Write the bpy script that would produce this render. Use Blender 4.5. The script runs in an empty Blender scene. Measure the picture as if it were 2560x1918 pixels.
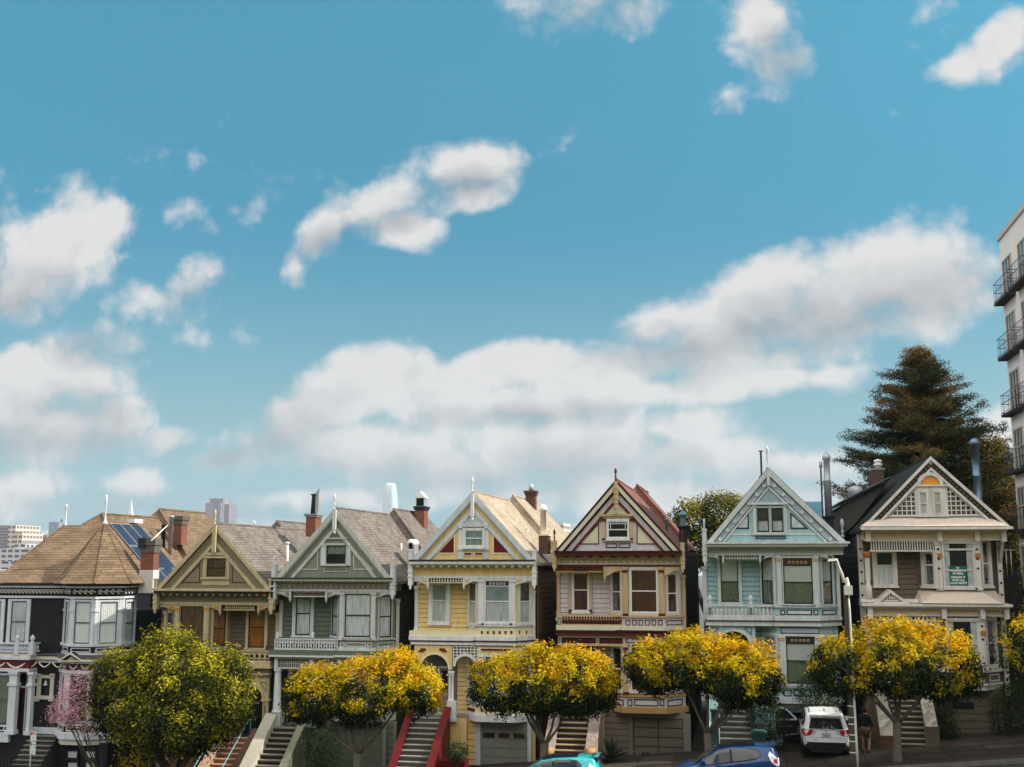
import bpy, bmesh, math, random
import numpy as np
from mathutils import Vector, Matrix, noise
rad = math.radians
SC = bpy.context.scene
COL = SC.collection

# ------------------------------------------------------------------ camera
FPX, CX, CY = 2863.0, 1280.0, 959.0          # focal length and centre, photograph pixels
PITCH = math.atan(443/FPX)
YAW = math.atan(573/math.hypot(443, FPX))
CAM = Vector((0, 0, 12.0))
cam_d = bpy.data.cameras.new("camera"); cam = bpy.data.objects.new("camera", cam_d); COL.objects.link(cam)
cam.location = CAM
cam.rotation_euler = (math.pi/2+PITCH, 0, YAW)
cam_d.sensor_width = 36; cam_d.lens = 36*FPX/2560
cam_d.clip_start = 0.1; cam_d.clip_end = 20000
SC.camera = cam
RM = cam.rotation_euler.to_matrix()

# ------------------------------------------------------------------ sun, sky, exposure
SUN_EL, SUN_BACK = rad(38), rad(4.5)           # elevation; angle behind the house fronts (sun from the right)
SDIR = Vector((math.cos(SUN_EL)*math.cos(SUN_BACK), math.cos(SUN_EL)*math.sin(SUN_BACK), math.sin(SUN_EL)))
sl = bpy.data.lights.new("sun", 'SUN'); sl.energy = 5.0; sl.angle = rad(0.5); sl.color = (1, .95, .86)
so = bpy.data.objects.new("sun", sl); COL.objects.link(so)
so.rotation_euler = SDIR.to_track_quat('Z', 'Y').to_euler(); so.location = (30, 0, 60)
SC.view_settings.view_transform = 'Standard'; SC.view_settings.look = 'None'
SC.view_settings.gamma = 1; SC.view_settings.exposure = 0.30
SC.cycles.max_bounces = 6; SC.cycles.transparent_max_bounces = 12
SC.cycles.volume_bounces = 0

def ray(x, y):
    return (RM @ Vector((x-CX, -(y-CY), -FPX))).normalized()

world = bpy.data.worlds.new("World"); SC.world = world; world.use_nodes = True
def build_sky():
    nt = world.node_tree; N = nt.nodes; L = nt.links; N.clear()
    def nd(t, tree=nt, **k):
        n = tree.nodes.new(t)
        for a, b in k.items(): setattr(n, a, b)
        return n
    # --- group: how much cloud there is in a direction (gnomonic coordinates x/y, z/y)
    g = bpy.data.node_groups.new("cloud_amount", 'ShaderNodeTree')
    g.interface.new_socket("Vec", in_out='INPUT', socket_type='NodeSocketVector')
    g.interface.new_socket("Amount", in_out='OUTPUT', socket_type='NodeSocketFloat')
    g.interface.new_socket("Grey", in_out='OUTPUT', socket_type='NodeSocketFloat')
    gi, go = nd('NodeGroupInput', g), nd('NodeGroupOutput', g)
    def lk(a, b): g.links.new(a, b)
    def math_(op, a, b=None, c=None, clamp=False):
        m = nd('ShaderNodeMath', g, operation=op, use_clamp=clamp)
        for i, v in enumerate((a, b, c)):
            if v is None: continue
            if isinstance(v, (int, float)): m.inputs[i].default_value = v
            else: lk(v, m.inputs[i])
        return m.outputs[0]
    def noise_(vec, scale, detail, rough=.55, dist=0., col=False):
        n = nd('ShaderNodeTexNoise', g, noise_dimensions='2D'); n.inputs['Scale'].default_value = scale
        n.inputs['Detail'].default_value = detail; n.inputs['Roughness'].default_value = rough
        n.inputs['Distortion'].default_value = dist; lk(vec, n.inputs['Vector'])
        return n.outputs['Color' if col else 'Fac']
    def vm(op, a, b):
        m = nd('ShaderNodeVectorMath', g, operation=op)
        for i, v in enumerate((a, b)):
            if isinstance(v, tuple): m.inputs[i].default_value = v
            else: lk(v, m.inputs[i])
        return m.outputs[0]
    w1 = vm('MULTIPLY', vm('SUBTRACT', noise_(gi.outputs[0], 9, 3, .5, col=True), (.5, .5, .5)), (.024, .020, 0))
    p = vm('ADD', gi.outputs[0], w1)
    # x, y, rx, ry, tilt deg (positive: right side up), solidity; all on the photograph at 2212 px width
    EL = [(120,555,165,115,28,1),(215,490,75,60,20,1),(30,640,80,62,0,.9),(275,560,45,16,0,.4),
          (405,620,66,62,40,.5),(320,640,60,30,0,.28),(445,455,66,38,10,.30),(560,440,60,18,0,.12),
          (800,445,120,52,12,.9),(690,500,78,50,50,.85),(870,490,82,46,-10,.9),(640,560,26,60,0,.55),
          (1030,365,118,58,0,.9),(1010,425,66,40,0,.75),(1160,350,60,24,20,.2),
          (70,820,150,85,10,1),(190,820,100,75,-20,1),(90,930,210,75,0,.95),(245,905,85,70,-30,.9),(360,950,52,30,0,.8),(190,740,90,38,-5,.5),
          (50,1065,140,60,0,.8),(300,1050,95,34,0,.75),(180,1095,240,30,0,.6),
          (770,850,160,80,15,1),(870,820,90,60,0,1),(640,910,110,80,35,1),(760,965,200,70,0,1),(480,990,75,24,18,.7),(900,975,110,70,0,.9),
          (1090,800,170,52,8,1),(1250,790,170,50,8,.9),(1190,880,240,70,0,.85),(1450,840,280,40,3,.8),(1690,815,180,34,4,.75),
          (1880,590,170,100,15,1.1),(2010,610,130,120,-20,1.1),(1640,640,150,90,25,1.1),(1740,690,300,85,12,1),(1430,700,120,50,25,.8),
          (1880,690,200,55,5,.75),(2120,640,60,30,-20,.5),(1580,760,240,44,8,.75),
          (1200,965,300,80,0,.95),(1500,985,230,50,4,.85),(1300,1070,600,48,0,.7),(1000,1020,160,60,0,.9),(1720,1000,160,50,0,.85),
          (700,1075,200,26,0,.6),(960,890,150,80,0,.9),(1150,890,200,60,0,.9),(1780,670,260,85,14,1.05),(1560,740,190,70,18,.95),(1400,780,170,60,8,.9),(1680,770,200,50,8,.85),(600,950,110,60,10,.8),(1500,930,160,45,0,.6),
          (1260,5,150,50,0,.34),(1370,15,100,34,10,.32),(1650,60,70,95,0,.6),(1700,130,62,66,10,.45),(1560,205,45,18,0,.18),
          (2070,140,80,44,15,.8),(2160,100,90,48,35,.85),(2190,970,90,80,0,.9),(1990,30,80,34,0,.14),(1925,240,20,34,30,.18),
          (100,410,120,24,10,.12),(340,740,110,24,0,.15)]
    k = 2560/2212
    GREY = [(1850,690,330,62,12,1),(1650,710,200,60,18,.9),(1440,765,130,46,0,.7),(1990,640,120,50,10,.5),
            (80,965,240,52,0,1),(130,885,140,36,-8,.7),(600,965,120,70,30,.9),(790,1015,200,32,0,.7),(480,988,95,34,18,1.1),
            (40,650,100,60,0,.8),(1000,1045,230,40,0,.9),(1270,1015,280,44,0,.8),(1650,1040,200,36,0,.6),(410,660,60,36,20,.8),
            (1020,405,110,30,0,.8),(770,505,170,26,14,.8),(1690,130,70,70,0,.8),(270,1095,330,26,0,.8),(1150,905,190,22,0,.6),(1290,30,140,40,0,.7),(190,745,90,36,0,.9)]
    def blobs(src, lst, s0, s1):
        acc = None
        for (x, y, rx, ry, t, s) in lst:
            c = ray(x*k, y*k); cx, cz = c.x/c.y, c.z/c.y
            a = ray((x+rx)*k, y*k); b = ray(x*k, (y-ry)*k)
            ex = abs(a.x/a.y-cx)/(s0*s); ez = abs(b.z/b.y-cz)/(s0*s)
            mp = nd('ShaderNodeMapping', g, vector_type='TEXTURE')
            mp.inputs['Location'].default_value = (cx, cz, 0)
            mp.inputs['Rotation'].default_value = (0, 0, rad(t))
            mp.inputs['Scale'].default_value = (ex, ez, 1)
            if acc is None: lk(src, mp.inputs['Vector'])
            else:                                    # ties each blob to the one before, which keeps the shader's stack small
                tie = nd('ShaderNodeVectorMath', g, operation='MULTIPLY_ADD'); lk(acc, tie.inputs[0])
                tie.inputs[1].default_value = (1e-7, 1e-7, 1e-7); lk(src, tie.inputs[2]); lk(tie.outputs[0], mp.inputs['Vector'])
            ln = nd('ShaderNodeVectorMath', g, operation='LENGTH'); lk(mp.outputs[0], ln.inputs[0])
            v = math_('SUBTRACT', s1*s, ln.outputs['Value'])
            acc = math_('MAXIMUM', v, -1.0) if acc is None else math_('SMOOTH_MAX', acc, v, .22)
        return acc
    acc = blobs(p, EL, .9, 1.09)
    acc2 = blobs(p, GREY, .9, 1.0)
    n1 = noise_(p, 14, 8, .52, .2)
    n2 = noise_(gi.outputs[0], 5, 3, .5)
    # low streaky cloud near the horizon
    sep = nd('ShaderNodeSeparateXYZ', g); lk(gi.outputs[0], sep.inputs[0])
    st = nd('ShaderNodeMapping', g); st.inputs['Scale'].default_value = (1, 3.2, 1); lk(gi.outputs[0], st.inputs[0])
    ns = noise_(st.outputs[0], 8, 7, .58)
    low = math_('MULTIPLY', math_('SUBTRACT', 1.0, math_('MULTIPLY', sep.outputs[1], 9.0), clamp=True), .9)
    lowc = math_('MULTIPLY_ADD', low, math_('MULTIPLY_ADD', math_('SUBTRACT', ns, .40), 2.4, 1.42), -1.0)
    acc = math_('SMOOTH_MAX', acc, lowc, .2)
    def puffs(vec, scale, det):
        v = nd('ShaderNodeTexVoronoi', g, feature='SMOOTH_F1', normalize=True, voronoi_dimensions='2D'); v.inputs['Scale'].default_value = scale; v.inputs['Detail'].default_value = det
        v.inputs['Roughness'].default_value = .55; v.inputs['Lacunarity'].default_value = 2.3; v.inputs['Smoothness'].default_value = .35; lk(vec, v.inputs['Vector']); return v.outputs['Distance']
    wp = vm('ADD', p, vm('MULTIPLY', vm('SUBTRACT', noise_(gi.outputs[0], 30, 4, .6, col=True), (.5, .5, .5)), (.013, .013, 0)))
    pf = puffs(wp, 17, 2.5)
    billow = math_('MULTIPLY', math_('SUBTRACT', .36, pf), 1.15)
    d = math_('ADD', acc, math_('MULTIPLY', math_('SUBTRACT', n1, .5), .85))
    d = math_('ADD', d, billow)
    d = math_('ADD', d, math_('MULTIPLY', math_('SUBTRACT', n2, .5), .35))
    lk(d, go.inputs[0])
    pf2 = puffs(vm('ADD', wp, (.007, .013, 0)), 17, 1.5)
    puff = math_('ADD', math_('MULTIPLY', math_('SUBTRACT', pf, pf2), .8), math_('MULTIPLY', math_('SUBTRACT', noise_(vm('ADD', p, (.009, .016, 0)), 13, 3, .55, .2), n1), 1.0))
    sh = math_('ADD', math_('MULTIPLY', math_('MAXIMUM', acc2, -.5), .78), puff)
    sh = math_('ADD', sh, math_('MULTIPLY', math_('MINIMUM', d, 1.2), .16))
    lk(math_('ADD', sh, .22), go.inputs[1])
    # --- world
    tc = nd('ShaderNodeTexCoord'); sp = nd('ShaderNodeSeparateXYZ'); L.new(tc.outputs['Generated'], sp.inputs[0])
    def M(op, a, b=None, c=None, clamp=False):
        m = nd('ShaderNodeMath', operation=op, use_clamp=clamp)
        for i, v in enumerate((a, b, c)):
            if v is None: continue
            if isinstance(v, (int, float)): m.inputs[i].default_value = v
            else: L.new(v, m.inputs[i])
        return m.outputs[0]
    def MR(v, a, b, c, d, smooth=True):
        m = nd('ShaderNodeMapRange', interpolation_type='SMOOTHSTEP' if smooth else 'LINEAR')
        for i, q in enumerate((v, a, b, c, d)):
            if isinstance(q, (int, float)): m.inputs[i].default_value = q
            else: L.new(q, m.inputs[i])
        return m.outputs[0]
    ay = M('MAXIMUM', M('ABSOLUTE', sp.outputs[1]), .12)
    cb = nd('ShaderNodeCombineXYZ')
    L.new(M('DIVIDE', sp.outputs[0], ay), cb.inputs[0]); L.new(M('DIVIDE', sp.outputs[2], ay), cb.inputs[1])
    def amount(off):
        q = nd('ShaderNodeVectorMath', operation='ADD'); L.new(cb.outputs[0], q.inputs[0]); q.inputs[1].default_value = off
        gn = nd('ShaderNodeGroup'); gn.node_tree = g; L.new(q.outputs[0], gn.inputs[0]); return gn.outputs
    d0, grey = amount((0, 0, 0))
    # sky
    sky = nd('ShaderNodeTexSky', sky_type='NISHITA'); sky.sun_disc = False
    sky.sun_elevation = SUN_EL; sky.sun_rotation = math.pi/2-SUN_BACK; sky.altitude = 60
    sky.air_density = 1.0; sky.dust_density = 1.2; sky.ozone_density = 1.0
    tint = nd('ShaderNodeMix', data_type='RGBA', blend_type='MULTIPLY'); tint.inputs[0].default_value = 1
    L.new(sky.outputs[0], tint.inputs[6]); tint.inputs[7].default_value = SKY_TINT
    low2 = nd('ShaderNodeMix', data_type='RGBA', blend_type='MULTIPLY'); L.new(MR(sp.outputs[2], .60, .15, 0, 1), low2.inputs[0])
    L.new(tint.outputs[2], low2.inputs[6]); low2.inputs[7].default_value = (.43, .52, .64, 1)
    hz = nd('ShaderNodeMix', data_type='RGBA'); L.new(MR(sp.outputs[2], .02, .30, 1.0, 0), hz.inputs[0])
    L.new(low2.outputs[2], hz.inputs[6]); hz.inputs[7].default_value = (2.1, 3.35, 3.72, 1)
    # clouds ahead: coverage and how brightly each bit is lit (thick towards the sun = greyer)
    cov = MR(d0, .0, M('MULTIPLY_ADD', M('MAXIMUM', grey, 0), .5, .58), 0, 1)
    thick = MR(grey, 0, 1, 0, 1, False)
    ramp = nd('ShaderNodeValToRGB'); L.new(thick, ramp.inputs[0])
    e = ramp.color_ramp.elements
    e[0].position = 0; e[0].color = (*[c for c in CLOUD_LIT], 1); e[1].position = 1; e[1].color = (*CLOUD_DARK, 1)
    # extra bright clouds added out of view, behind and above, to light the fronts
    nb = nd('ShaderNodeTexNoise'); nb.inputs['Scale'].default_value = 2.2; nb.inputs['Detail'].default_value = 5
    L.new(tc.outputs['Generated'], nb.inputs['Vector'])
    covb = MR(nb.outputs['Fac'], .36, .52, 0, 1)
    front = MR(sp.outputs[1], .25, .45, 0, 1)
    cv = nd('ShaderNodeMix', data_type='FLOAT'); L.new(front, cv.inputs[0]); L.new(covb, cv.inputs[2]); L.new(cov, cv.inputs[3])
    cc = nd('ShaderNodeMix', data_type='RGBA'); L.new(front, cc.inputs[0]); bk = nd('ShaderNodeVectorMath', operation='SCALE'); bk.inputs[0].default_value = CLOUD_FILL; L.new(MR(sp.outputs[2], .05, .65, .42, 1.3), bk.inputs['Scale']); L.new(bk.outputs[0], cc.inputs[6]); L.new(ramp.outputs[0], cc.inputs[7])
    mx = nd('ShaderNodeMix', data_type='RGBA'); L.new(cv.outputs[0], mx.inputs[0]); L.new(hz.outputs[2], mx.inputs[6]); L.new(cc.outputs[2], mx.inputs[7])
    bg = nd('ShaderNodeBackground'); bg.inputs[1].default_value = SKY_STRENGTH; L.new(mx.outputs[2], bg.inputs[0])
    out = nd('ShaderNodeOutputWorld'); L.new(bg.outputs[0], out.inputs[0])
    world.cycles.sampling_method = 'MANUAL'; world.cycles.sample_map_resolution = 256
SKY_STRENGTH = .12
SKY_TINT = (.40, 1.26, 1.12, 1)
CLOUD_LIT = (5.1, 5.05, 5.0); CLOUD_DARK = (2.6, 2.78, 3.0); CLOUD_FILL = (11.6, 11.3, 10.9)
build_sky()

# ------------------------------------------------------------------ helpers: photograph pixels to places
def at_y(x, y, Y):
    "point on the vertical plane at depth Y"
    r = ray(x, y); t = (Y-CAM.y)/r.y
    return CAM + r*t
def at_plane(x, y, p, n):
    r = ray(x, y); t = (Vector(p)-CAM).dot(n)/r.dot(n)
    return CAM + r*t
YF = 52.0                                    # depth of the house fronts
_a = at_y(2416, 1850, 51.6); _b = at_y(1641, 1899, 51.6)
GS = (_a.z-_b.z)/(_a.x-_b.x)                 # the street climbs to the right
def gz(X): return _b.z + GS*(X-_b.x)
GN = Vector((-GS, 0, 1)).normalized()
def on_ground(x, y, lift=0.0):
    return at_plane(x, y, (_b.x, 0, _b.z+lift), GN)

class Fr:
    "a vertical frame: origin (x, y), direction u along the wall, n outwards"
    def __init__(s, ax, ay, bx, by):
        s.o = Vector((ax, ay, 0)); d = Vector((bx-ax, by-ay, 0)); s.len = d.length; s.u = d.normalized()
        s.n = Vector((s.u.y, -s.u.x, 0))
    def P(s, u, z, d=0.0): return s.o + s.u*u + s.n*d + Vector((0, 0, z))
    def uz(s, x, y):
        p = at_plane(x, y, s.o, s.n); return (p-s.o).dot(s.u), p.z
def front(Y): return Fr(0, Y, 1, Y)

# ------------------------------------------------------------------ materials
MATS = {}
def mat(name, col, rough=.6, metal=0.0, var=.10, vscale=1.5, bump=0.0, bscale=30, spec=.22, streak=0.0):
    if name in MATS: return MATS[name]
    if 0 < streak < .1: streak *= 2.6; var = max(var, .12)        # weathered house paint
    m = bpy.data.materials.new(name); m.use_nodes = True; nt = m.node_tree; b = nt.nodes['Principled BSDF']
    b.inputs['Roughness'].default_value = rough; b.inputs['Metallic'].default_value = metal
    b.inputs['Specular IOR Level'].default_value = spec
    tc = nt.nodes.new('ShaderNodeTexCoord')
    n = nt.nodes.new('ShaderNodeTexNoise'); n.inputs['Scale'].default_value = vscale; n.inputs['Detail'].default_value = 6
    n.inputs['Roughness'].default_value = .65; nt.links.new(tc.outputs['Object'], n.inputs['Vector'])
    if streak:
        mp = nt.nodes.new('ShaderNodeMapping'); mp.inputs['Scale'].default_value = (4, 4, .5)
        nt.links.new(tc.outputs['Object'], mp.inputs['Vector']); nt.links.new(mp.outputs[0], n.inputs['Vector'])
    r = nt.nodes.new('ShaderNodeMapRange'); r.inputs[1].default_value = .3; r.inputs[2].default_value = .7
    r.inputs[3].default_value = 1-var-streak; r.inputs[4].default_value = 1+var*.6; nt.links.new(n.outputs['Fac'], r.inputs[0])
    mx = nt.nodes.new('ShaderNodeVectorMath'); mx.operation = 'SCALE'; mx.inputs[0].default_value = col
    nt.links.new(r.outputs[0], mx.inputs['Scale']); nt.links.new(mx.outputs[0], b.inputs['Base Color'])
    if bump:
        n2 = nt.nodes.new('ShaderNodeTexNoise'); n2.inputs['Scale'].default_value = bscale; n2.inputs['Detail'].default_value = 4
        nt.links.new(tc.outputs['Object'], n2.inputs['Vector'])
        bp = nt.nodes.new('ShaderNodeBump'); bp.inputs['Strength'].default_value = bump; bp.inputs['Distance'].default_value = .05
        nt.links.new(n2.outputs['Fac'], bp.inputs['Height']); nt.links.new(bp.outputs[0], b.inputs['Normal'])
    MATS[name] = m; return m

def shingle(name, c1, c2, row=.16, width=.34, gap=.35, bump=.6):
    if name in MATS: return MATS[name]
    m = bpy.data.materials.new(name); m.use_nodes = True; nt = m.node_tree; L = nt.links; b = nt.nodes['Principled BSDF']
    b.inputs['Roughness'].default_value = .9; b.inputs['Specular IOR Level'].default_value = .25
    tc = nt.nodes.new('ShaderNodeTexCoord'); sp = nt.nodes.new('ShaderNodeSeparateXYZ'); L.new(tc.outputs['Object'], sp.inputs[0])
    geo = nt.nodes.new('ShaderNodeNewGeometry'); sn = nt.nodes.new('ShaderNodeSeparateXYZ'); L.new(geo.outputs['Normal'], sn.inputs[0])
    def M(op, a, b_=None):
        q = nt.nodes.new('ShaderNodeMath'); q.operation = op
        for i, v in enumerate((a, b_)):
            if v is None: continue
            if isinstance(v, (int, float)): q.inputs[i].default_value = v
            else: L.new(v, q.inputs[i])
        return q.outputs[0]
    wx = M('GREATER_THAN', M('ABSOLUTE', sn.outputs[1]), M('ABSOLUTE', sn.outputs[0]))      # slope faces front/back: run along x
    h = M('ADD', M('MULTIPLY', sp.outputs[0], wx), M('MULTIPLY', sp.outputs[1], M('SUBTRACT', 1.0, wx)))
    cb = nt.nodes.new('ShaderNodeCombineXYZ'); L.new(h, cb.inputs[0]); L.new(M('MULTIPLY', sp.outputs[2], 1.35), cb.inputs[1])
    br = nt.nodes.new('ShaderNodeTexBrick'); L.new(cb.outputs[0], br.inputs['Vector'])
    br.inputs['Scale'].default_value = 1; br.inputs['Brick Width'].default_value = width; br.inputs['Row Height'].default_value = row
    br.inputs['Mortar Size'].default_value = .012; br.inputs['Mortar Smooth'].default_value = .3
    br.inputs['Color1'].default_value = (*c1, 1); br.inputs['Color2'].default_value = (*c2, 1)
    br.inputs['Mortar'].default_value = (*[c*gap for c in c1], 1); br.inputs['Bias'].default_value = -.1
    n = nt.nodes.new('ShaderNodeTexNoise'); n.inputs['Scale'].default_value = 1.1; n.inputs['Detail'].default_value = 8; L.new(tc.outputs['Object'], n.inputs['Vector'])
    r = nt.nodes.new('ShaderNodeMapRange'); r.inputs[1].default_value = .3; r.inputs[2].default_value = .7; r.inputs[3].default_value = .78; r.inputs[4].default_value = 1.15
    L.new(n.outputs['Fac'], r.inputs[0])
    mx = nt.nodes.new('ShaderNodeVectorMath'); mx.operation = 'SCALE'; L.new(br.outputs['Color'], mx.inputs[0]); L.new(r.outputs[0], mx.inputs['Scale'])
    L.new(mx.outputs[0], b.inputs['Base Color'])
    # each course steps out over the one below
    fr = M('FRACT', M('DIVIDE', M('MULTIPLY', sp.outputs[2], 1.35), row))
    bp = nt.nodes.new('ShaderNodeBump'); bp.inputs['Strength'].default_value = bump; bp.inputs['Distance'].default_value = .04
    L.new(M('SUBTRACT', M('SUBTRACT', 1.0, fr), M('MULTIPLY', br.outputs['Fac'], .6)), bp.inputs['Height']); L.new(bp.outputs[0], b.inputs['Normal'])
    MATS[name] = m; return m

def bricks(name, c1, c2, mortar, scale=1.0, w=.42, h=.14, msize=.02):
    if name in MATS: return MATS[name]
    m = bpy.data.materials.new(name); m.use_nodes = True; nt = m.node_tree; L = nt.links; b = nt.nodes['Principled BSDF']
    b.inputs['Roughness'].default_value = .95; b.inputs['Specular IOR Level'].default_value = .06
    tc = nt.nodes.new('ShaderNodeTexCoord'); sp = nt.nodes.new('ShaderNodeSeparateXYZ'); L.new(tc.outputs['Object'], sp.inputs[0])
    a = nt.nodes.new('ShaderNodeMath'); L.new(sp.outputs[0], a.inputs[0]); L.new(sp.outputs[1], a.inputs[1])
    cb = nt.nodes.new('ShaderNodeCombineXYZ'); L.new(a.outputs[0], cb.inputs[0]); L.new(sp.outputs[2], cb.inputs[1])
    br = nt.nodes.new('ShaderNodeTexBrick'); L.new(cb.outputs[0], br.inputs['Vector']); br.inputs['Scale'].default_value = scale
    br.inputs['Brick Width'].default_value = w; br.inputs['Row Height'].default_value = h; br.inputs['Mortar Size'].default_value = msize
    br.inputs['Color1'].default_value = (*c1, 1); br.inputs['Color2'].default_value = (*c2, 1); br.inputs['Mortar'].default_value = (*mortar, 1)
    L.new(br.outputs['Color'], b.inputs['Base Color'])
    MATS[name] = m; return m

def glass_mat(name='window_glass', tint=(.97, .98, .98), refl=.03):
    if name in MATS: return MATS[name]
    m = bpy.data.materials.new(name); m.use_nodes = True; nt = m.node_tree; L = nt.links; nt.nodes.clear()
    o = nt.nodes.new('ShaderNodeOutputMaterial'); mx = nt.nodes.new('ShaderNodeMixShader')
    t = nt.nodes.new('ShaderNodeBsdfTransparent'); t.inputs[0].default_value = (*tint, 1)
    g = nt.nodes.new('ShaderNodeBsdfGlossy'); g.inputs['Roughness'].default_value = .03
    lw = nt.nodes.new('ShaderNodeLayerWeight'); lw.inputs[0].default_value = .25
    r = nt.nodes.new('ShaderNodeMapRange'); r.inputs[3].default_value = refl; r.inputs[4].default_value = max(refl, .35)
    n = nt.nodes.new('ShaderNodeTexNoise'); n.inputs['Scale'].default_value = 1.7; tc = nt.nodes.new('ShaderNodeTexCoord')
    L.new(tc.outputs['Object'], n.inputs['Vector'])
    bp = nt.nodes.new('ShaderNodeBump'); bp.inputs['Strength'].default_value = .12; bp.inputs['Distance'].default_value = .1
    L.new(n.outputs['Fac'], bp.inputs['Height']); L.new(bp.outputs[0], g.inputs['Normal'])
    L.new(lw.outputs['Fresnel'], r.inputs[0]); L.new(r.outputs[0], mx.inputs[0]); L.new(t.outputs[0], mx.inputs[1]); L.new(g.outputs[0], mx.inputs[2])
    L.new(mx.outputs[0], o.inputs[0]); MATS[name] = m; return m

# ------------------------------------------------------------------ objects
def tag(o, label=None, cat=None, group=None, kind=None):
    if label: o['label'] = label
    if cat: o['category'] = cat
    if group: o['group'] = group
    if kind: o['kind'] = kind
    return o
def empty(name, loc, label=None, cat=None, group=None, rz=0):
    o = bpy.data.objects.new(name, None); COL.objects.link(o); o.location = loc; o.rotation_euler.z = rz
    o.empty_display_size = .5
    return tag(o, label, cat, group)

class MB:
    def __init__(s): s.v = []; s.f = []; s.m = []; s.mats = []; s.smooth = []
    def mi(s, m):
        if m not in s.mats: s.mats.append(m)
        return s.mats.index(m)
    def add(s, vs, fs, m, smooth=False):
        k = len(s.v); s.v += [tuple(v) for v in vs]; i = s.mi(m)
        for f in fs: s.f.append([a+k for a in f]); s.m.append(i); s.smooth.append(smooth)
        return s
    def box(s, F, u0, u1, z0, z1, d0, d1, m):
        if u0 > u1: u0, u1 = u1, u0
        if z0 > z1: z0, z1 = z1, z0
        vs = [F.P(u, z, d) for d in (d0, d1) for (u, z) in ((u0, z0), (u1, z0), (u1, z1), (u0, z1))]
        return s.add(vs, [(0, 3, 2, 1), (4, 5, 6, 7), (0, 1, 5, 4), (1, 2, 6, 5), (2, 3, 7, 6), (3, 0, 4, 7)], m)
    def prism(s, F, pts, d0, d1, m):
        n = len(pts); vs = [F.P(u, z, d0) for u, z in pts]+[F.P(u, z, d1) for u, z in pts]
        return s.add(vs, [tuple(range(n))[::-1], tuple(range(n, 2*n))]+[(i, (i+1) % n, n+(i+1) % n, n+i) for i in range(n)], m)
    def outline(s, F, pts, w, d0, d1, m):
        "a raised border of width w inside a convex outline given anticlockwise or clockwise"
        n = len(pts); c = Vector((sum(p[0] for p in pts)/n, sum(p[1] for p in pts)/n)); P = [Vector(p) for p in pts]
        I = []
        for i in range(n):
            a, b_, c_ = P[i-1], P[i], P[(i+1) % n]
            e1 = (b_-a).normalized(); e2 = (c_-b_).normalized()
            n1 = Vector((-e1.y, e1.x)); n2 = Vector((-e2.y, e2.x))
            if n1.dot(c-b_) < 0: n1 = -n1; n2 = -n2
            k = (n1+n2); k = k/max(.25, (1+n1.dot(n2))); I.append(b_+k*w)
        for i in range(n):
            j = (i+1) % n
            s.prism(F, [tuple(P[i]), tuple(P[j]), tuple(I[j]), tuple(I[i])], d0, d1, m)
        return s
    def rect_outline(s, F, u0, u1, z0, z1, w, d0, d1, m):
        return s.outline(F, [(u0, z0), (u1, z0), (u1, z1), (u0, z1)], w, d0, d1, m)
    def lathe(s, c, prof, m, n=10, smooth=True):
        "profile of (radius, height) turned round a vertical axis at c"
        vs = []; fs = []
        for r, z in prof:
            for i in range(n):
                a = 2*math.pi*i/n; vs.append((c[0]+r*math.cos(a), c[1]+r*math.sin(a), c[2]+z))
        for j in range(len(prof)-1):
            for i in range(n):
                k = (i+1) % n; fs.append((j*n+i, j*n+k, (j+1)*n+k, (j+1)*n+i))
        fs.append(tuple(range(n))[::-1]); fs.append(tuple(range((len(prof)-1)*n, len(prof)*n)))
        return s.add(vs, fs, m, smooth)
    def tube(s, pts, rs, m, n=7, smooth=True):
        pts = [Vector(p) for p in pts]; vs = []; fs = []
        if not isinstance(rs, (list, tuple)): rs = [rs]*len(pts)
        ref = None
        for i, p in enumerate(pts):
            t = (pts[min(i+1, len(pts)-1)]-pts[max(i-1, 0)]).normalized()
            if ref is None: ref = t.orthogonal().normalized()
            a = (ref-t*ref.dot(t)).normalized(); b = t.cross(a); ref = a
            for k in range(n):
                q = 2*math.pi*k/n; vs.append(p+(a*math.cos(q)+b*math.sin(q))*rs[i])
        for j in range(len(pts)-1):
            for i in range(n):
                k = (i+1) % n; fs.append((j*n+i, j*n+k, (j+1)*n+k, (j+1)*n+i))
        fs.append(tuple(range(n))[::-1]); fs.append(tuple(range((len(pts)-1)*n, len(pts)*n)))
        return s.add(vs, fs, m, smooth)
    def siding(s, F, u0, u1, z0, z1, m, pitch=.23, d=0.0, lip=.028, groove=None):
        n = max(1, round((z1-z0)/pitch)); h = (z1-z0)/n; g = .028
        for i in range(n):
            a = z0+i*h
            s.prism_side(F, u0, u1, [(a+g, d+lip), (a+h*.92, d+lip*.4), (a+h, d+.003), (a+h, d-.045), (a+g, d-.045)], m)
        s.box(F, u0, u1, z0, z1, d-.09, d-.045, groove or m)
        return s
    def prism_side(s, F, u0, u1, prof, m):
        n = len(prof); vs = [F.P(u0, z, d) for z, d in prof]+[F.P(u1, z, d) for z, d in prof]
        return s.add(vs, [tuple(range(n)), tuple(range(n, 2*n))[::-1]]+[(i, n+i, n+(i+1) % n, (i+1) % n) for i in range(n)], m)
    def dentils(s, F, u0, u1, z0, z1, n, fill, d0, d1, m):
        p = (u1-u0)/n
        for i in range(n): s.box(F, u0+p*i+p*(1-fill)/2, u0+p*i+p*(1+fill)/2, z0, z1, d0, d1, m)
        return s
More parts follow.
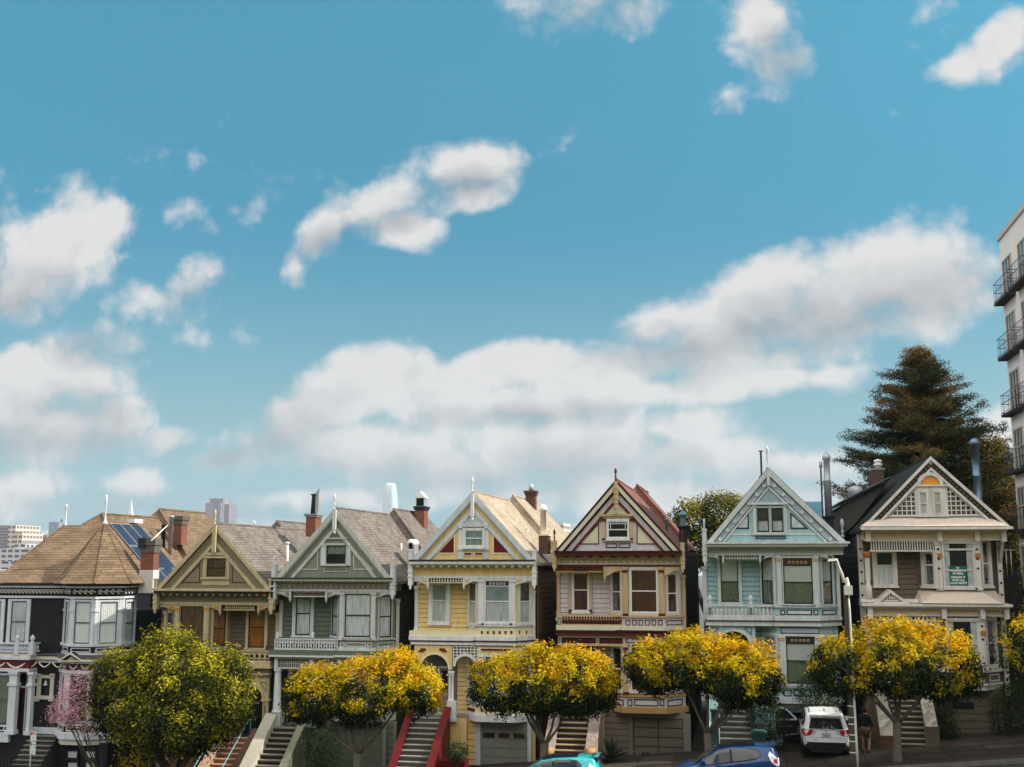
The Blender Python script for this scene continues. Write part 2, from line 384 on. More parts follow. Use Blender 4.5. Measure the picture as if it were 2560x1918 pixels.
    def arch(s, F, cu, z0, r, u0, u1, z1, d0, d1, m, n=14):
        "a wall panel u0..u1, up to z1, with a half-round opening of radius r springing at z0 round cu"
        pts = [(cu+r*math.cos(math.pi*i/n), z0+r*math.sin(math.pi*i/n)) for i in range(n+1)]
        # right half then left half as quads up to the top edge
        for i in range(n):
            a, b = pts[i], pts[i+1]
            ta = (min(max(a[0], u0), u1) if 0 < i < n else (u1 if i == 0 else u0), z1)
            tb = (b[0] if i+1 < n else u0, z1)
            if i == 0: s.prism(F, [a, (u1, z0), (u1, z1), tb, b], d0, d1, m)
            elif i == n-1: s.prism(F, [a, (a[0], z1), (u0, z1), (u0, z0), b], d0, d1, m)
            else: s.prism(F, [a, (a[0], z1), tb, b], d0, d1, m)
        return s
    def ring(s, F, cu, cz, r0, r1, d0, d1, m, a0=0, a1=2*math.pi, n=12, sx=1.0):
        for i in range(n):
            a = a0+(a1-a0)*i/n; b = a0+(a1-a0)*(i+1)/n
            s.prism(F, [(cu+sx*r0*math.cos(a), cz+r0*math.sin(a)), (cu+sx*r1*math.cos(a), cz+r1*math.sin(a)),
                        (cu+sx*r1*math.cos(b), cz+r1*math.sin(b)), (cu+sx*r0*math.cos(b), cz+r0*math.sin(b))], d0, d1, m)
        return s
    def build(s, name, parent=None, label=None):
        me = bpy.data.meshes.new(name)
        off = Vector(parent_origin(parent)) if parent else Vector((0, 0, 0))
        me.from_pydata([(v[0]-off.x, v[1]-off.y, v[2]-off.z) for v in s.v], [], s.f)
        for m in s.mats: me.materials.append(m)
        me.polygons.foreach_set('material_index', s.m); me.polygons.foreach_set('use_smooth', s.smooth)
        bm = bmesh.new(); bm.from_mesh(me); bmesh.ops.recalc_face_normals(bm, faces=bm.faces); bm.to_mesh(me); bm.free()
        o = bpy.data.objects.new(name, me); COL.objects.link(o)
        if parent: o.parent = parent
        if label: o['label'] = label
        return o
def parent_origin(p):
    v = Vector((0, 0, 0))
    while p is not None: v += p.location; p = p.parent
    return v

# general paints
LIN = lambda r, g, b: tuple(((c/255+.055)/1.055)**2.4 if c > 10 else c/255/12.92 for c in (r, g, b))
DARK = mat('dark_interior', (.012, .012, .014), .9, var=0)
GLASS = glass_mat()
LACE = mat('lace_curtain', (.74, .76, .77), .9, var=.12, vscale=2.2, streak=.28)
BLIND = mat('pale_blind', (.80, .80, .77), .9, var=.05)
SAGE = mat('sage_curtain', (.20, .23, .18), .9, var=.25, vscale=7)
CONC = mat('concrete', (.26, .25, .23), .9, var=.2, vscale=2, bump=.3)
TEAL_RAIL = mat('teal_rail_paint', (.16, .36, .40), .4)
STEEL = mat('galvanised_steel', (.42, .43, .45), .45, metal=.45, var=.2, vscale=6)
WHITEMETAL = mat('white_flue_paint', (.75, .74, .70), .5, var=.06)
BLACKM = mat('soot_and_shade_black', (.025, .025, .027), .7, var=.3)
BRICK = bricks('chimney_brick', (.20, .050, .025), (.30, .085, .04), (.15, .10, .08), w=.25, h=.09)
BRICKD = bricks('dark_chimney_brick', (.10, .045, .035), (.15, .06, .045), (.09, .07, .06), w=.25, h=.09)

# ------------------------------------------------------------------ windows, posts and trim shared by the houses
def window(h, F, x0, y0, x1, y1, casing, sash, inside='dark', w=.0, rail=.5, top=None, proud=.05, sill=True, d=0.0, mull=0, name='window', grid=False):
    """double-hung window given by the edges of its opening in house pixels, on frame F"""
    u0, u1, z0, z1 = h.R(F, x0, y0, x1, y1)
    if F is h.W and h.name == 'row_house': d += .034      # clear of the clapboards
    root = MB(); cw = w or .10
    root.box(F, u0-cw, u0, z0-.02, z1+.10, d-.02, d+proud+.03, casing); root.box(F, u1, u1+cw, z0-.02, z1+.10, d-.02, d+proud+.03, casing)
    root.box(F, u0, u1, z1, z1+.10, d-.02, d+proud+.03, casing)
    if sill: root.box(F, u0-cw-.03, u1+cw+.03, z0-.11, z0-.02, d-.02, d+proud+.09, casing); root.box(F, u0, u1, z0-.02, z0, d-.02, d+proud, casing)
    else: root.box(F, u0, u1, z0-.06, z0, d-.02, d+proud, casing)
    wo = root.build(name, h.root); GLASS = getattr(h, 'glass', None) or globals()['GLASS']
    fr = MB(); fw = .045; zm = z0+(z1-z0)*(1-rail)
    a = d+.02; b = d+proud+.012
    fr.box(F, u0, u0+fw, z0, z1, a, b, sash); fr.box(F, u1-fw, u1, z0, z1, a, b, sash)
    fr.box(F, u0+fw, u1-fw, z0, z0+fw*1.3, a, b, sash); fr.box(F, u0+fw, u1-fw, z1-fw, z1, a, b, sash)
    if rail: fr.box(F, u0+fw, u1-fw, zm-fw*.55, zm+fw*.55, a, b-.004, sash)
    for i in range(mull): fr.box(F, u0+(u1-u0)*(i+1)/(mull+1)-fw*.4, u0+(u1-u0)*(i+1)/(mull+1)+fw*.4, z0+fw*1.3, z1-fw, a, b-.008, sash)
    if grid:                                   # small lights round the upper sash
        n = 7
        for i in range(1, n):
            uu = u0+(u1-u0)*i/n; fr.box(F, uu-.012, uu+.012, z1-(z1-z0)*(.16 if 1 < i < n-1 else .45), z1-fw, a, b-.01, sash)
        fr.box(F, u0+fw, u1-fw, z1-(z1-z0)*.16-.012, z1-(z1-z0)*.16+.012, a, b-.012, sash)
    fr.build('sash', wo)
    gl = MB(); gl.box(F, u0+fw*.5, u1-fw*.5, z0+fw*.5, z1-fw*.5, d+.028, d+.034, GLASS); gl.build('pane', wo)
    bk = MB()
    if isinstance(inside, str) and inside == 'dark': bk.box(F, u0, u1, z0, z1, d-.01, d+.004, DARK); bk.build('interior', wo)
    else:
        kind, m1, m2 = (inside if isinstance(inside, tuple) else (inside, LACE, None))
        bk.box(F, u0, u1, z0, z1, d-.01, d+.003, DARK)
        def cloth(a0, a1, zz0, zz1, mm):
            n = 28; vs = []; fs = []
            for i in range(n+1):
                uu = a0+(a1-a0)*i/n; dd = d+.012+.008*math.sin(i*1.9+u0*7)
                vs += [F.P(uu, zz0, dd), F.P(uu, zz1, dd)]
                if i: k = 2*i; fs.append((k-2, k, k+1, k-1))
            bk.add(vs, fs, mm)
        if kind == 'full': cloth(u0, u1, z0, z1, m1)
        elif kind == 'split':
            bk.box(F, u0, u1, zm, z1, d+.005, d+.012, m1); cloth(u0, u1, z0, zm, m2)
        elif kind == 'sides':
            cloth(u0, u0+(u1-u0)*.22, z0, z1, m1); cloth(u1-(u1-u0)*.22, u1, z0, z1, m1)
        elif kind == 'low': cloth(u0, u1, z0, zm, m1)
        elif kind == 'blind': bk.box(F, u0, u1, z0, z1, d+.005, d+.014, m1)
        bk.build('curtain', wo)
    if top:
        tb = MB(); tz = z1-(z1-z0)*top[0]
        tb.box(F, u0+fw, u1-fw, tz, z1-fw, d+.03, d+.042, top[1]); n = 5
        for i in range(n):
            cu = u0+(u1-u0)*(.22+.56*i/(n-1)); tb.ring(F, cu, (tz+z1-fw)/2, .035, .06, d+.036, d+.048, top[2], n=8)
        tb.box(F, u0+fw, u1-fw, tz-.02, tz+.015, d+.03, d+.06, sash)
        tb.build('leaded_light', wo)
    return wo

def pilaster(h, F, x0, y0, x1, y1, m, cap=None, block=None, d=.0, name='pilaster', dots=None):
    u0, u1, z0, z1 = h.R(F, x0, y0, x1, y1); b = MB(); e = .03; w = u1-u0
    b.box(F, u0, u1, z0+.12, z1-.14, d-.02, d+.10, m)
    b.box(F, u0-e, u1+e, z1-.14, z1, d-.02, d+.15, m); b.box(F, u0-e, u1+e, z0, z0+.12, d-.02, d+.14, block or m)
    b.box(F, u0+w*.28, u1-w*.28, z0+.25, z1-.3, d+.10, d+.115, m)
    if cap: b.box(F, u0-.01, u1+.01, z1-.26, z1-.141, d+.10, d+.13, cap)
    if dots:
        for i in range(dots[0]):
            zz = z1-.35-(z1-z0-.6)*i/max(1, dots[0]-1)*dots[2]; b.ring(F, (u0+u1)/2, zz, 0.001, .055, d+.10, d+.125, dots[1], n=8)
    return b.build(name, h.root)

def baluster_row(b, F, u0, u1, z0, z1, n, m, d=.0, r=.035):
    for i in range(n):
        u = u0+(u1-u0)*(i+.5)/n; p = F.P(u, z0, d); H = z1-z0
        b.lathe(p, [(r*.7, 0), (r*.7, H*.12), (r*.45, H*.2), (r*1.15, H*.42), (r*.5, H*.7), (r*.45, H*.85), (r*.75, H*.9), (r*.75, H)], m, n=6)

def fan_bracket(h, F, x0, y0, x1, y1, m, m2=None, flip=False, d=.05, droop=True, name='fan_bracket'):
    """scalloped sunburst bracket: deep at one end, shallow at the other; pixels of its box"""
    u0, u1, z0, z1 = h.R(F, x0, y0, x1, y1); b = MB(); W = u1-u0; H = z1-z0
    def fx(t): return u1-W*t if flip else u0+W*t
    n = 10; low = []
    for i in range(n+1):
        t = i/n; q = H*(.92-.62*math.sin(t*math.pi/2)**.8) + H*.10*abs(math.sin(t*math.pi*1.5))
        low.append((fx(t), z1-min(H, q)))
    for i in range(n):
        a, c = low[i], low[i+1]
        b.prism(F, [a, c, (c[0], z1), (a[0], z1)], d, d+.06, m)
    cx, cz = fx(.06), z1-.03
    for k in range(6):
        a = -math.pi*.04-k*math.pi*.085; L = min(W*.55, H*.75); c_, s_ = math.cos(a)*(-1 if flip else 1), math.sin(a)
        p = (cx+c_*L*.2, cz+s_*L*.2); q = (cx+c_*L, cz+s_*L); nx, nz = -s_*.016, c_*.016
        b.prism(F, [(p[0]-nx*.5, p[1]-nz*.5), (q[0]-nx, q[1]-nz), (q[0]+nx, q[1]+nz), (p[0]+nx*.5, p[1]+nz*.5)], d+.06, d+.075, m2 or m)
    if droop:
        uu = fx(.0) if not flip else fx(0); e = .05*(1 if not flip else -1)
        b.box(F, uu-.045, uu+.045, z0-.05, z1, d-.01, d+.10, m)
        b.lathe(F.P(uu, z0-.16, d+.045), [(.01, 0), (.045, .04), (.02, .08), (.045, .11)], m, n=6)
    return b.build(name, h.root)

class House:
    def __init__(s, name, label, ox, oy, sc, zx=None):
        s.ox, s.oy, s.sc = ox, oy, sc; s.name = name
        X = at_y(ox+400/sc, oy+600/sc, YF).x
        s.root = empty(name, (X, YF, gz(X)), label, 'house', 'painted wooden row houses')
        s.F = front(YF); s.W = front(YF+.9)
    def px(s, x, y): return s.ox+x/s.sc, s.oy+y/s.sc
    def uz(s, F, x, y): return F.uz(*s.px(x, y))
    def R(s, F, x0, y0, x1, y1):
        xm, ym = (x0+x1)/2, (y0+y1)/2
        return s.uz(F, x0, ym)[0], s.uz(F, x1, ym)[0], s.uz(F, xm, y1)[1], s.uz(F, xm, y0)[1]
    def part(s, name, b, label=None, parent=None): return b.build(name, parent or s.root, label)
    def bar(s, b, F, x0, y0, x1, y1, d0, d1, m): b.box(F, *s.R(F, x0, y0, x1, y1), d0, d1, m); return b

def SLP(sl, sg): return sl[0 if sg < 0 else 1] if isinstance(sl, tuple) else sl
def chevron(b, F, A, sl, a, c, zb, d0, d1, m, side=0):
    """two sloping boards under apex A with slopes sl, from a to c below the outer line, ending at height zb"""
    for sg in ((-1, 1) if side == 0 else (side,)):
        k = SLP(sl, sg)
        xo = (A[1]-a-zb)/k; xi = (A[1]-c-zb)/k
        b.prism(F, [(A[0], A[1]-a), (A[0]+sg*xo, zb), (A[0]+sg*max(xi, 0), zb), (A[0], A[1]-c)], d0, d1, m)
    return b
def rake_dentils(b, F, A, sl, a, h, zb, n, d0, d1, m, fill=.5):
    for sg in (-1, 1):
        k = SLP(sl, sg); L = (A[1]-a-zb)/k
        for i in range(n):
            x0 = L*(i+.5-fill/2)/n; x1 = L*(i+.5+fill/2)/n
            b.prism(F, [(A[0]+sg*x0, A[1]-a-k*x0), (A[0]+sg*x1, A[1]-a-k*x1), (A[0]+sg*x1, A[1]-a-h-k*x1), (A[0]+sg*x0, A[1]-a-h-k*x0)], d0, d1, m)
    return b
FINIAL = [(.10, 0), (.10, .05), (.05, .08), (.045, .2), (.09, .27), (.05, .33), (.04, .42), (.085, .62), (.095, .72), (.06, .86), (.015, .93)]
def finial(h, F, x, y0, y1, m, d=.1, r=.68, prof=None, name='finial'):
    u, z0 = h.uz(F, x, y1); z1 = h.uz(F, x, y0)[1]; k = (z1-z0)/.93
    return MB().lathe(F.P(u, z0, d), [(a*r, b*k) for a, b in (prof or FINIAL)], m, n=10).build(name, h.root)

def steps(h, X0t, X1t, X0b, X1b, Yt, Yb, zt, zb, m_tread, m_riser, n=None):
    "a straight flight from the porch (Yt, zt) down to the pavement (Yb, zb)"
    n = n or max(6, round((zt-zb)/.19)); b = MB(); R = (zt-zb)/n; D = (Yt-Yb)/n
    for i in range(n):
        t = i/n; xa = X0t+(X0b-X0t)*t; xb = X1t+(X1b-X1t)*t; Y = Yt-D*i; z = zt-R*i
        F = front(Y-D)
        b.box(F, xa, xb, zb-.4, z-.05, -D, 0, m_riser)
        b.box(F, xa-.004, xb+.004, z-.045, z, -D-.005, .035, m_tread)
    return b.build('steps', h.root)
def stair_wall(h, Xa, Xb, Yt, Yb, zt, zb, m, hh=.75, newel=True, name='stair_wall', mcap=None, round_=False):
    "solid parapet beside a flight"
    b = MB(); w = .0
    vs = []
    S = Fr(Xb, Yt, Xb, Yb)                     # runs towards the street
    L = Yt-Yb
    b.prism(S, [(0, zb-.5), (L, zb-.5), (L, zb+hh), (0, zt+hh)], 0, Xb-Xa, m)
    b.prism(S, [(-.02, zt+hh), (L+.03, zb+hh), (L+.03, zb+hh+.09), (-.02, zt+hh+.09)], -.03, Xb-Xa+.03, mcap or m)
    if newel:
        F = front(Yb-.02)
        b.box(F, Xa-.05, Xb+.05, zb-.5, zb+hh+.18, -.35, .06, m)
        if round_:
            b.tube([F.P(Xa-.06, zb+hh+.18, -.14), F.P(Xb+.06, zb+hh+.18, -.14)], .2, m, n=12)
    return b.build(name, h.root)

# ------------------------------------------------------------------ the gabled row houses
def hip_block(h, peak, Yp, Y2, sl, ze, run, m, wallm, name='rear_roof'):
    "rear hipped roof seen over the ridge: peak pixel at depth Yp, ridge back to Y2, slopes sl, eaves ze, front hip run"
    p = at_y(*h.px(*peak), Yp); w = (p.z-ze)/sl; b = MB()
    x, z = p.x, p.z
    vs = [(x-w, Yp-run, ze), (x+w, Yp-run, ze), (x, Yp, z), (x, Y2, z), (x-w, Y2+run, ze), (x+w, Y2+run, ze)]
    o = parent_origin(h.root)
    b.add(vs, [(0, 1, 2), (1, 5, 3, 2), (0, 2, 3, 4), (4, 3, 5), (0, 4, 5, 1)], m)
    # ridge caps along the hips
    b.tube([Vector(vs[2])+Vector((0, 0, .02)), Vector(vs[1])+Vector((0, 0, .02))], .07, m, n=5, smooth=False)
    b.tube([Vector(vs[2])+Vector((0, 0, .02)), Vector(vs[3])+Vector((0, 0, .02))], .06, m, n=5, smooth=False)
    ro = b.build(name, h.root)
    wl = MB(); F = front(Yp-run+.35)
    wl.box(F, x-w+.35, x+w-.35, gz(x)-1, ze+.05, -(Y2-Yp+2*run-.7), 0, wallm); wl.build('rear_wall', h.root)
    return ro

def gable_top(h, c):
    "roof, pediment and cornice; c holds house pixels and materials"
    G = front(YF-.3); h.G = G
    A = h.uz(G, *c['apex']); zb = h.uz(G, c['apex'][0], c['base'])[1]
    xl = h.uz(G, c['xl'], c['base'])[0]; xr = h.uz(G, c['xr'], c['base'])[0]
    hws = (A[0]-xl, xr-A[0]); sl = ((A[1]-zb)/hws[0], (A[1]-zb)/hws[1])
    h.A, h.zb, h.xl, h.xr, h.sl, h.hw, h.sls, h.hws = A, zb, xl, xr, (sl[0]+sl[1])/2, (xr-xl)/2, sl, hws
    V = lambda y: A[1]-h.uz(G, c['apex'][0], y)[1]           # drop below the apex, metres
    # roof: two slopes, slightly wider than the pediment
    t = .10; ex = .12; depth = c.get('depth', 15)
    b = MB(); R = front(YF-.42)
    for sg in (-1, 1):
        hw = hws[0 if sg < 0 else 1]; xe = A[0]+sg*(hw+ex); ze = A[1]-SLP(sl, sg)*(hw+ex)
        b.prism(R, [(A[0], A[1]+.03), (xe, ze+.03), (xe, ze-t), (A[0], A[1]-t)], -depth, 0, c['roof'])
    b.tube([(A[0], YF-.42, A[1]+.03), (A[0], YF-.42+depth, A[1]+.03)], .06, c['roof'], n=6, smooth=False)
    h.roof = b.build('roof', h.root)
    # pediment
    b = MB(); b.prism(G, [(xl, zb), (xr, zb), (A[0], A[1]-t)], -.5, 0, c['field'])
    h.ped = b.build('gable', h.root)
    b = MB()
    for i, (y0, y1, m, d) in enumerate(c['bands']): chevron(b, G, A, sl, V(y0), V(y1), zb+.0, .002, d, m)
    if c.get('dent'):
        y0, y1, n, m, d = c['dent']; rake_dentils(b, G, A, sl, V(y0), V(y1)-V(y0), zb, n, .01, d, m)
    if c.get('boss'):
        y, n, m = c['boss']; off = V(y)
        for sg in (-1, 1):
            L = hws[0 if sg < 0 else 1]
            for i in range(n):
                x = L*(i+.62)/(n+.4); z = A[1]-off-SLP(sl, sg)*x
                if z > zb+.1: b.ring(G, A[0]+sg*x, z, .001, .085, .03, .11, m, n=10)
    b.build('rake_trim', h.root)
    return V

def attic_body(h, c):
    "the mass of the house: side walls, attic over the recess, bay"
    G = h.G; F = h.F; W = h.W
    zt = h.uz(F, 400, c['beam'])[1]                       # underside of the beam over the upper floor
    h.zt = zt; z_c = h.uz(G, 400, c['base'])[1]
    x0 = h.uz(W, c['bl'], 700)[0]; x1 = h.uz(W, c['br'], 700)[0]; h.x0, h.x1 = x0, x1
    b = MB(); g = gz((x0+x1)/2)-1.2
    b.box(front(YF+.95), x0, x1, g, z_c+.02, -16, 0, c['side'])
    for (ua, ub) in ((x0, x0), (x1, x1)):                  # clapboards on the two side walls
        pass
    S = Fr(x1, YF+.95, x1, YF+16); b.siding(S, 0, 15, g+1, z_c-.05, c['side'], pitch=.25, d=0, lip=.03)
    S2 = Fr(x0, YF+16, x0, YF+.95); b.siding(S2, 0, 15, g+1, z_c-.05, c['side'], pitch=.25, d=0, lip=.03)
    b.build('side_wall', h.root)
    b = MB(); fx0 = h.uz(F, c['fl'], 700)[0]; fx1 = h.uz(F, c['fr'], 700)[0]; h.fx0, h.fx1 = fx0, fx1
    b.box(F, fx0, fx1, zt, z_c+.01, -1.0, 0, c['wall'])
    b.build('attic_wall', h.root)

def bay(h, F0, x, y_top, y_bot, mats, depth=.9, z_bot=None, name='bay'):
    "three-sided bay: x = (left back, left front, right front, right back) house pixels; returns frames"
    xm = (y_top+y_bot)/2; Wb = front(F0.o.y+depth)
    a = h.uz(Wb, x[0], xm)[0]; b_ = h.uz(F0, x[1], xm)[0]; c_ = h.uz(F0, x[2], xm)[0]; d_ = h.uz(Wb, x[3], xm)[0]
    z1 = h.uz(F0, x[1], y_top)[1]; z0 = h.uz(F0, x[1], y_bot)[1] if z_bot is None else z_bot
    y0 = F0.o.y
    m = MB(); vs = []
    P = [(a, y0+depth), (b_, y0), (c_, y0), (d_, y0+depth)]
    for z in (z0, z1):
        for p in P: vs.append((p[0], p[1], z))
    m.add(vs, [(0, 1, 5, 4), (1, 2, 6, 5), (2, 3, 7, 6), (3, 0, 4, 7), (0, 3, 2, 1), (4, 5, 6, 7)], mats)
    m.build(name+'_wall', h.root)
    fr = (Fr(a, y0+depth, b_, y0), Fr(b_, y0, c_, y0), Fr(c_, y0, d_, y0+depth))
    return fr
def wrap(h, frs, z0, z1, d0, d1, m, b):
    "a band of trim that runs round all three sides of a bay"
    for i, f in enumerate(frs):
        k = d1*.41
        u0 = -(0 if i == 0 else k); u1 = f.len+(0 if i == 2 else k)
        # mitred ends
        ea = 0 if i == 0 else d1*.41; eb = 0 if i == 2 else d1*.41
        e0 = 0 if i == 0 else d0*.41; e1 = 0 if i == 2 else d0*.41
        vs = [f.P(-e0, z, d0) for z in (z0, z1)]+[f.P(f.len+e1, z, d0) for z in (z0, z1)]+[f.P(-ea, z, d1) for z in (z0, z1)]+[f.P(f.len+eb, z, d1) for z in (z0, z1)]
        b.add(vs, [(0, 1, 3, 2), (4, 6, 7, 5), (0, 4, 5, 1), (2, 3, 7, 6), (1, 5, 7, 3), (0, 2, 6, 4)], m)
    return b
def facade_panel(h, b, F, x0, y0, x1, y1, m, w=.05, d=.02, fill=None):
    u0, u1, z0, z1 = h.R(F, x0, y0, x1, y1)
    b.rect_outline(F, u0, u1, z0, z1, w, d-.01, d+.018, m)
    if fill: b.box(F, u0+w, u1-w, z0+w, z1-w, d-.01, d+.008, fill)
def tri_panel(h, b, G, pts, m, w, d, fill=None):
    P = [h.uz(G, *p) for p in pts]
    if fill: b.prism(G, P, .002, d*.6, fill)
    b.outline(G, P, w, .002, d, m)
def swirls(b, F, u0, u1, z0, z1, n, m, d=.02, t=.016):
    p = (u1-u0)/n; r = min((z1-z0)*.36, p*.40); cz = (z0+z1)/2
    for i in range(n):
        cu = u0+p*(i+.5)
        b.ring(F, cu, cz, r*.62, r, d, d+t, m, a0=math.pi*.15, a1=math.pi*1.7, n=8)
        b.ring(F, cu+r*.1, cz-r*.05, 0.001, r*.30, d, d+t, m, n=6)
        b.prism(F, [(cu+p*.30, cz+r*.95), (cu+p*.62, cz-r*.2), (cu+p*.70, cz), (cu+p*.42, cz+r)], d, d+t, m)
def garage(h, x0, y0, x1, y1, m_panel, m_frame, rows=4, cols=3, win=None, Y=None, z0=None, name='garage_door'):
    F = front(Y or YF+.42); u0, u1, za, z1 = h.R(F, x0, y0, x1, y1); z0 = gz((u0+u1)/2) if z0 is None else z0
    b = MB(); b.box(F, u0, u1, z0, z1, -.05, .0, m_frame); rh = (z1-z0)/rows; cw = (u1-u0)/cols
    for r in range(rows):
        for c in range(cols):
            b.box(F, u0+cw*c+.04, u0+cw*(c+1)-.04, z0+rh*r+.03, z0+rh*(r+1)-.03, 0, .03, m_panel)
    o = b.build(name, h.root)
    if win is not None:
        r = win
        for c in range(cols):
            g = MB(); g.box(F, u0+cw*c+.09, u0+cw*(c+1)-.09, z0+rh*r+.08, z0+rh*(r+1)-.08, .028, .04, DARK)
            g.box(F, u0+cw*c+.09, u0+cw*(c+1)-.09, z0+rh*r+.08, z0+rh*(r+1)-.08, .042, .046, GLASS); g.build('pane', o)
    return o, F, (u0, u1, z0, z1)
def flue(h, parent, x, y_top, y_bot, r, Y, m, cap='cone', px=True, name='flue'):
    p0 = at_y(*h.px(x, y_bot), Y); p1 = at_y(*h.px(x, y_top), Y); b = MB()
    H = p1.z-p0.z; k = r
    if cap == 'cone': prof = [(k, -.3), (k, H-.22), (k*1.15, H-.21), (k*1.15, H-.18), (k*.6, H-.16), (k*1.9, H-.14), (k*1.9, H-.11), (.01, H)]
    elif cap == 'ball': prof = [(k, -.3), (k, H-.3), (k*1.35, H-.29), (k*1.35, H-.2), (k*1.1, H-.08), (k*.5, H)]
    elif cap == 'plate': prof = [(k, -.3), (k, H-.05), (k*1.9, H-.04), (k*1.7, H), (.01, H)]
    else: prof = [(k, -.3), (k, H)]
    b.lathe((p0.x, Y, p0.z), prof, m, n=12)
    return b.build(name, parent)
def chimney(h, x0, y0, x1, y1, Y, m, depth=.6, cap=.12, capm=None, name='chimney'):
    F = front(Y); u0, u1, z0, z1 = h.R(F, x0, y0, x1, y1); b = MB()
    b.box(F, u0, u1, z0-.8, z1-cap*2.2, -depth, 0, m); b.box(F, u0-.05, u1+.05, z1-cap*2.2, z1-cap, -depth-.05, .05, capm or m)
    b.box(F, u0-.10, u1+.10, z1-cap, z1, -depth-.10, .10, capm or m)
    o = b.build(name, h.roof); return o, F, (u0, u1, z0, z1)
def corner_post(h, F, x0, y0, x1, y1, m, fin=None, fr=.6, finm=None, name='corner_post'):
    u0, u1, z0, z1 = h.R(F, x0, y0, x1, y1); b = MB()
    b.box(F, u0, u1, z0+.2, z1, -.16, .13, m); b.box(F, u0-.02, u1+.02, z1-.09, z1, -.18, .15, m); H = z1-z0
    b.box(F, u0-.03, u1+.03, z0+H*.42, z0+H*.46, -.17, .16, m); b.box(F, u0-.03, u1+.03, z0+H*.30, z0+H*.33, -.17, .16, m)
    b.prism(F, [(u0+.03, z0+.2), (u0+.08, z0), (u1-.08, z0), (u1-.03, z0+.2)], -.05, .12, m)
    o = b.build(name, h.root)
    if fin:
        zf = h.uz(F, (x0+x1)/2, fin)[1]; k = (zf-z1)/.93
        MB().lathe(F.P((u0+u1)/2, z1, .02), [(r_*fr, z_*k) for r_, z_ in FINIAL], finm or m, n=10).build('finial', o)
    return o

def upper_and_porch(h, c):
    "recessed wall with siding, balcony slab and porch void"
    F, W = h.F, h.W; side = c['recess']                    # pixel span of the recessed wall
    b = MB(); u0 = h.uz(W, side[0], 750)[0]; u1 = h.uz(W, side[1], 750)[0]
    zf = h.uz(F, side[0], c['floor2'])[1]; h.zf2 = zf
    b.siding(W, u0, u1, zf-.05, h.zt+.05, c['siding'], pitch=.21)
    b.build('siding', h.root)
    b = MB(); s0 = h.uz(F, c['slab'][0], c['floor2'])[0]; s1 = h.uz(F, c['slab'][1], c['floor2'])[0]
    b.box(F, s0, s1, zf-.14, zf, -.95, -.02, c['trim'])
    b.build('balcony_floor', h.root)

# ---- palette
WHITE = mat('white_paint', LIN(222, 222, 220), .5, var=.07, streak=.05)
GREYW = mat('cool_white_paint', LIN(200, 206, 210), .5, var=.07, streak=.05)

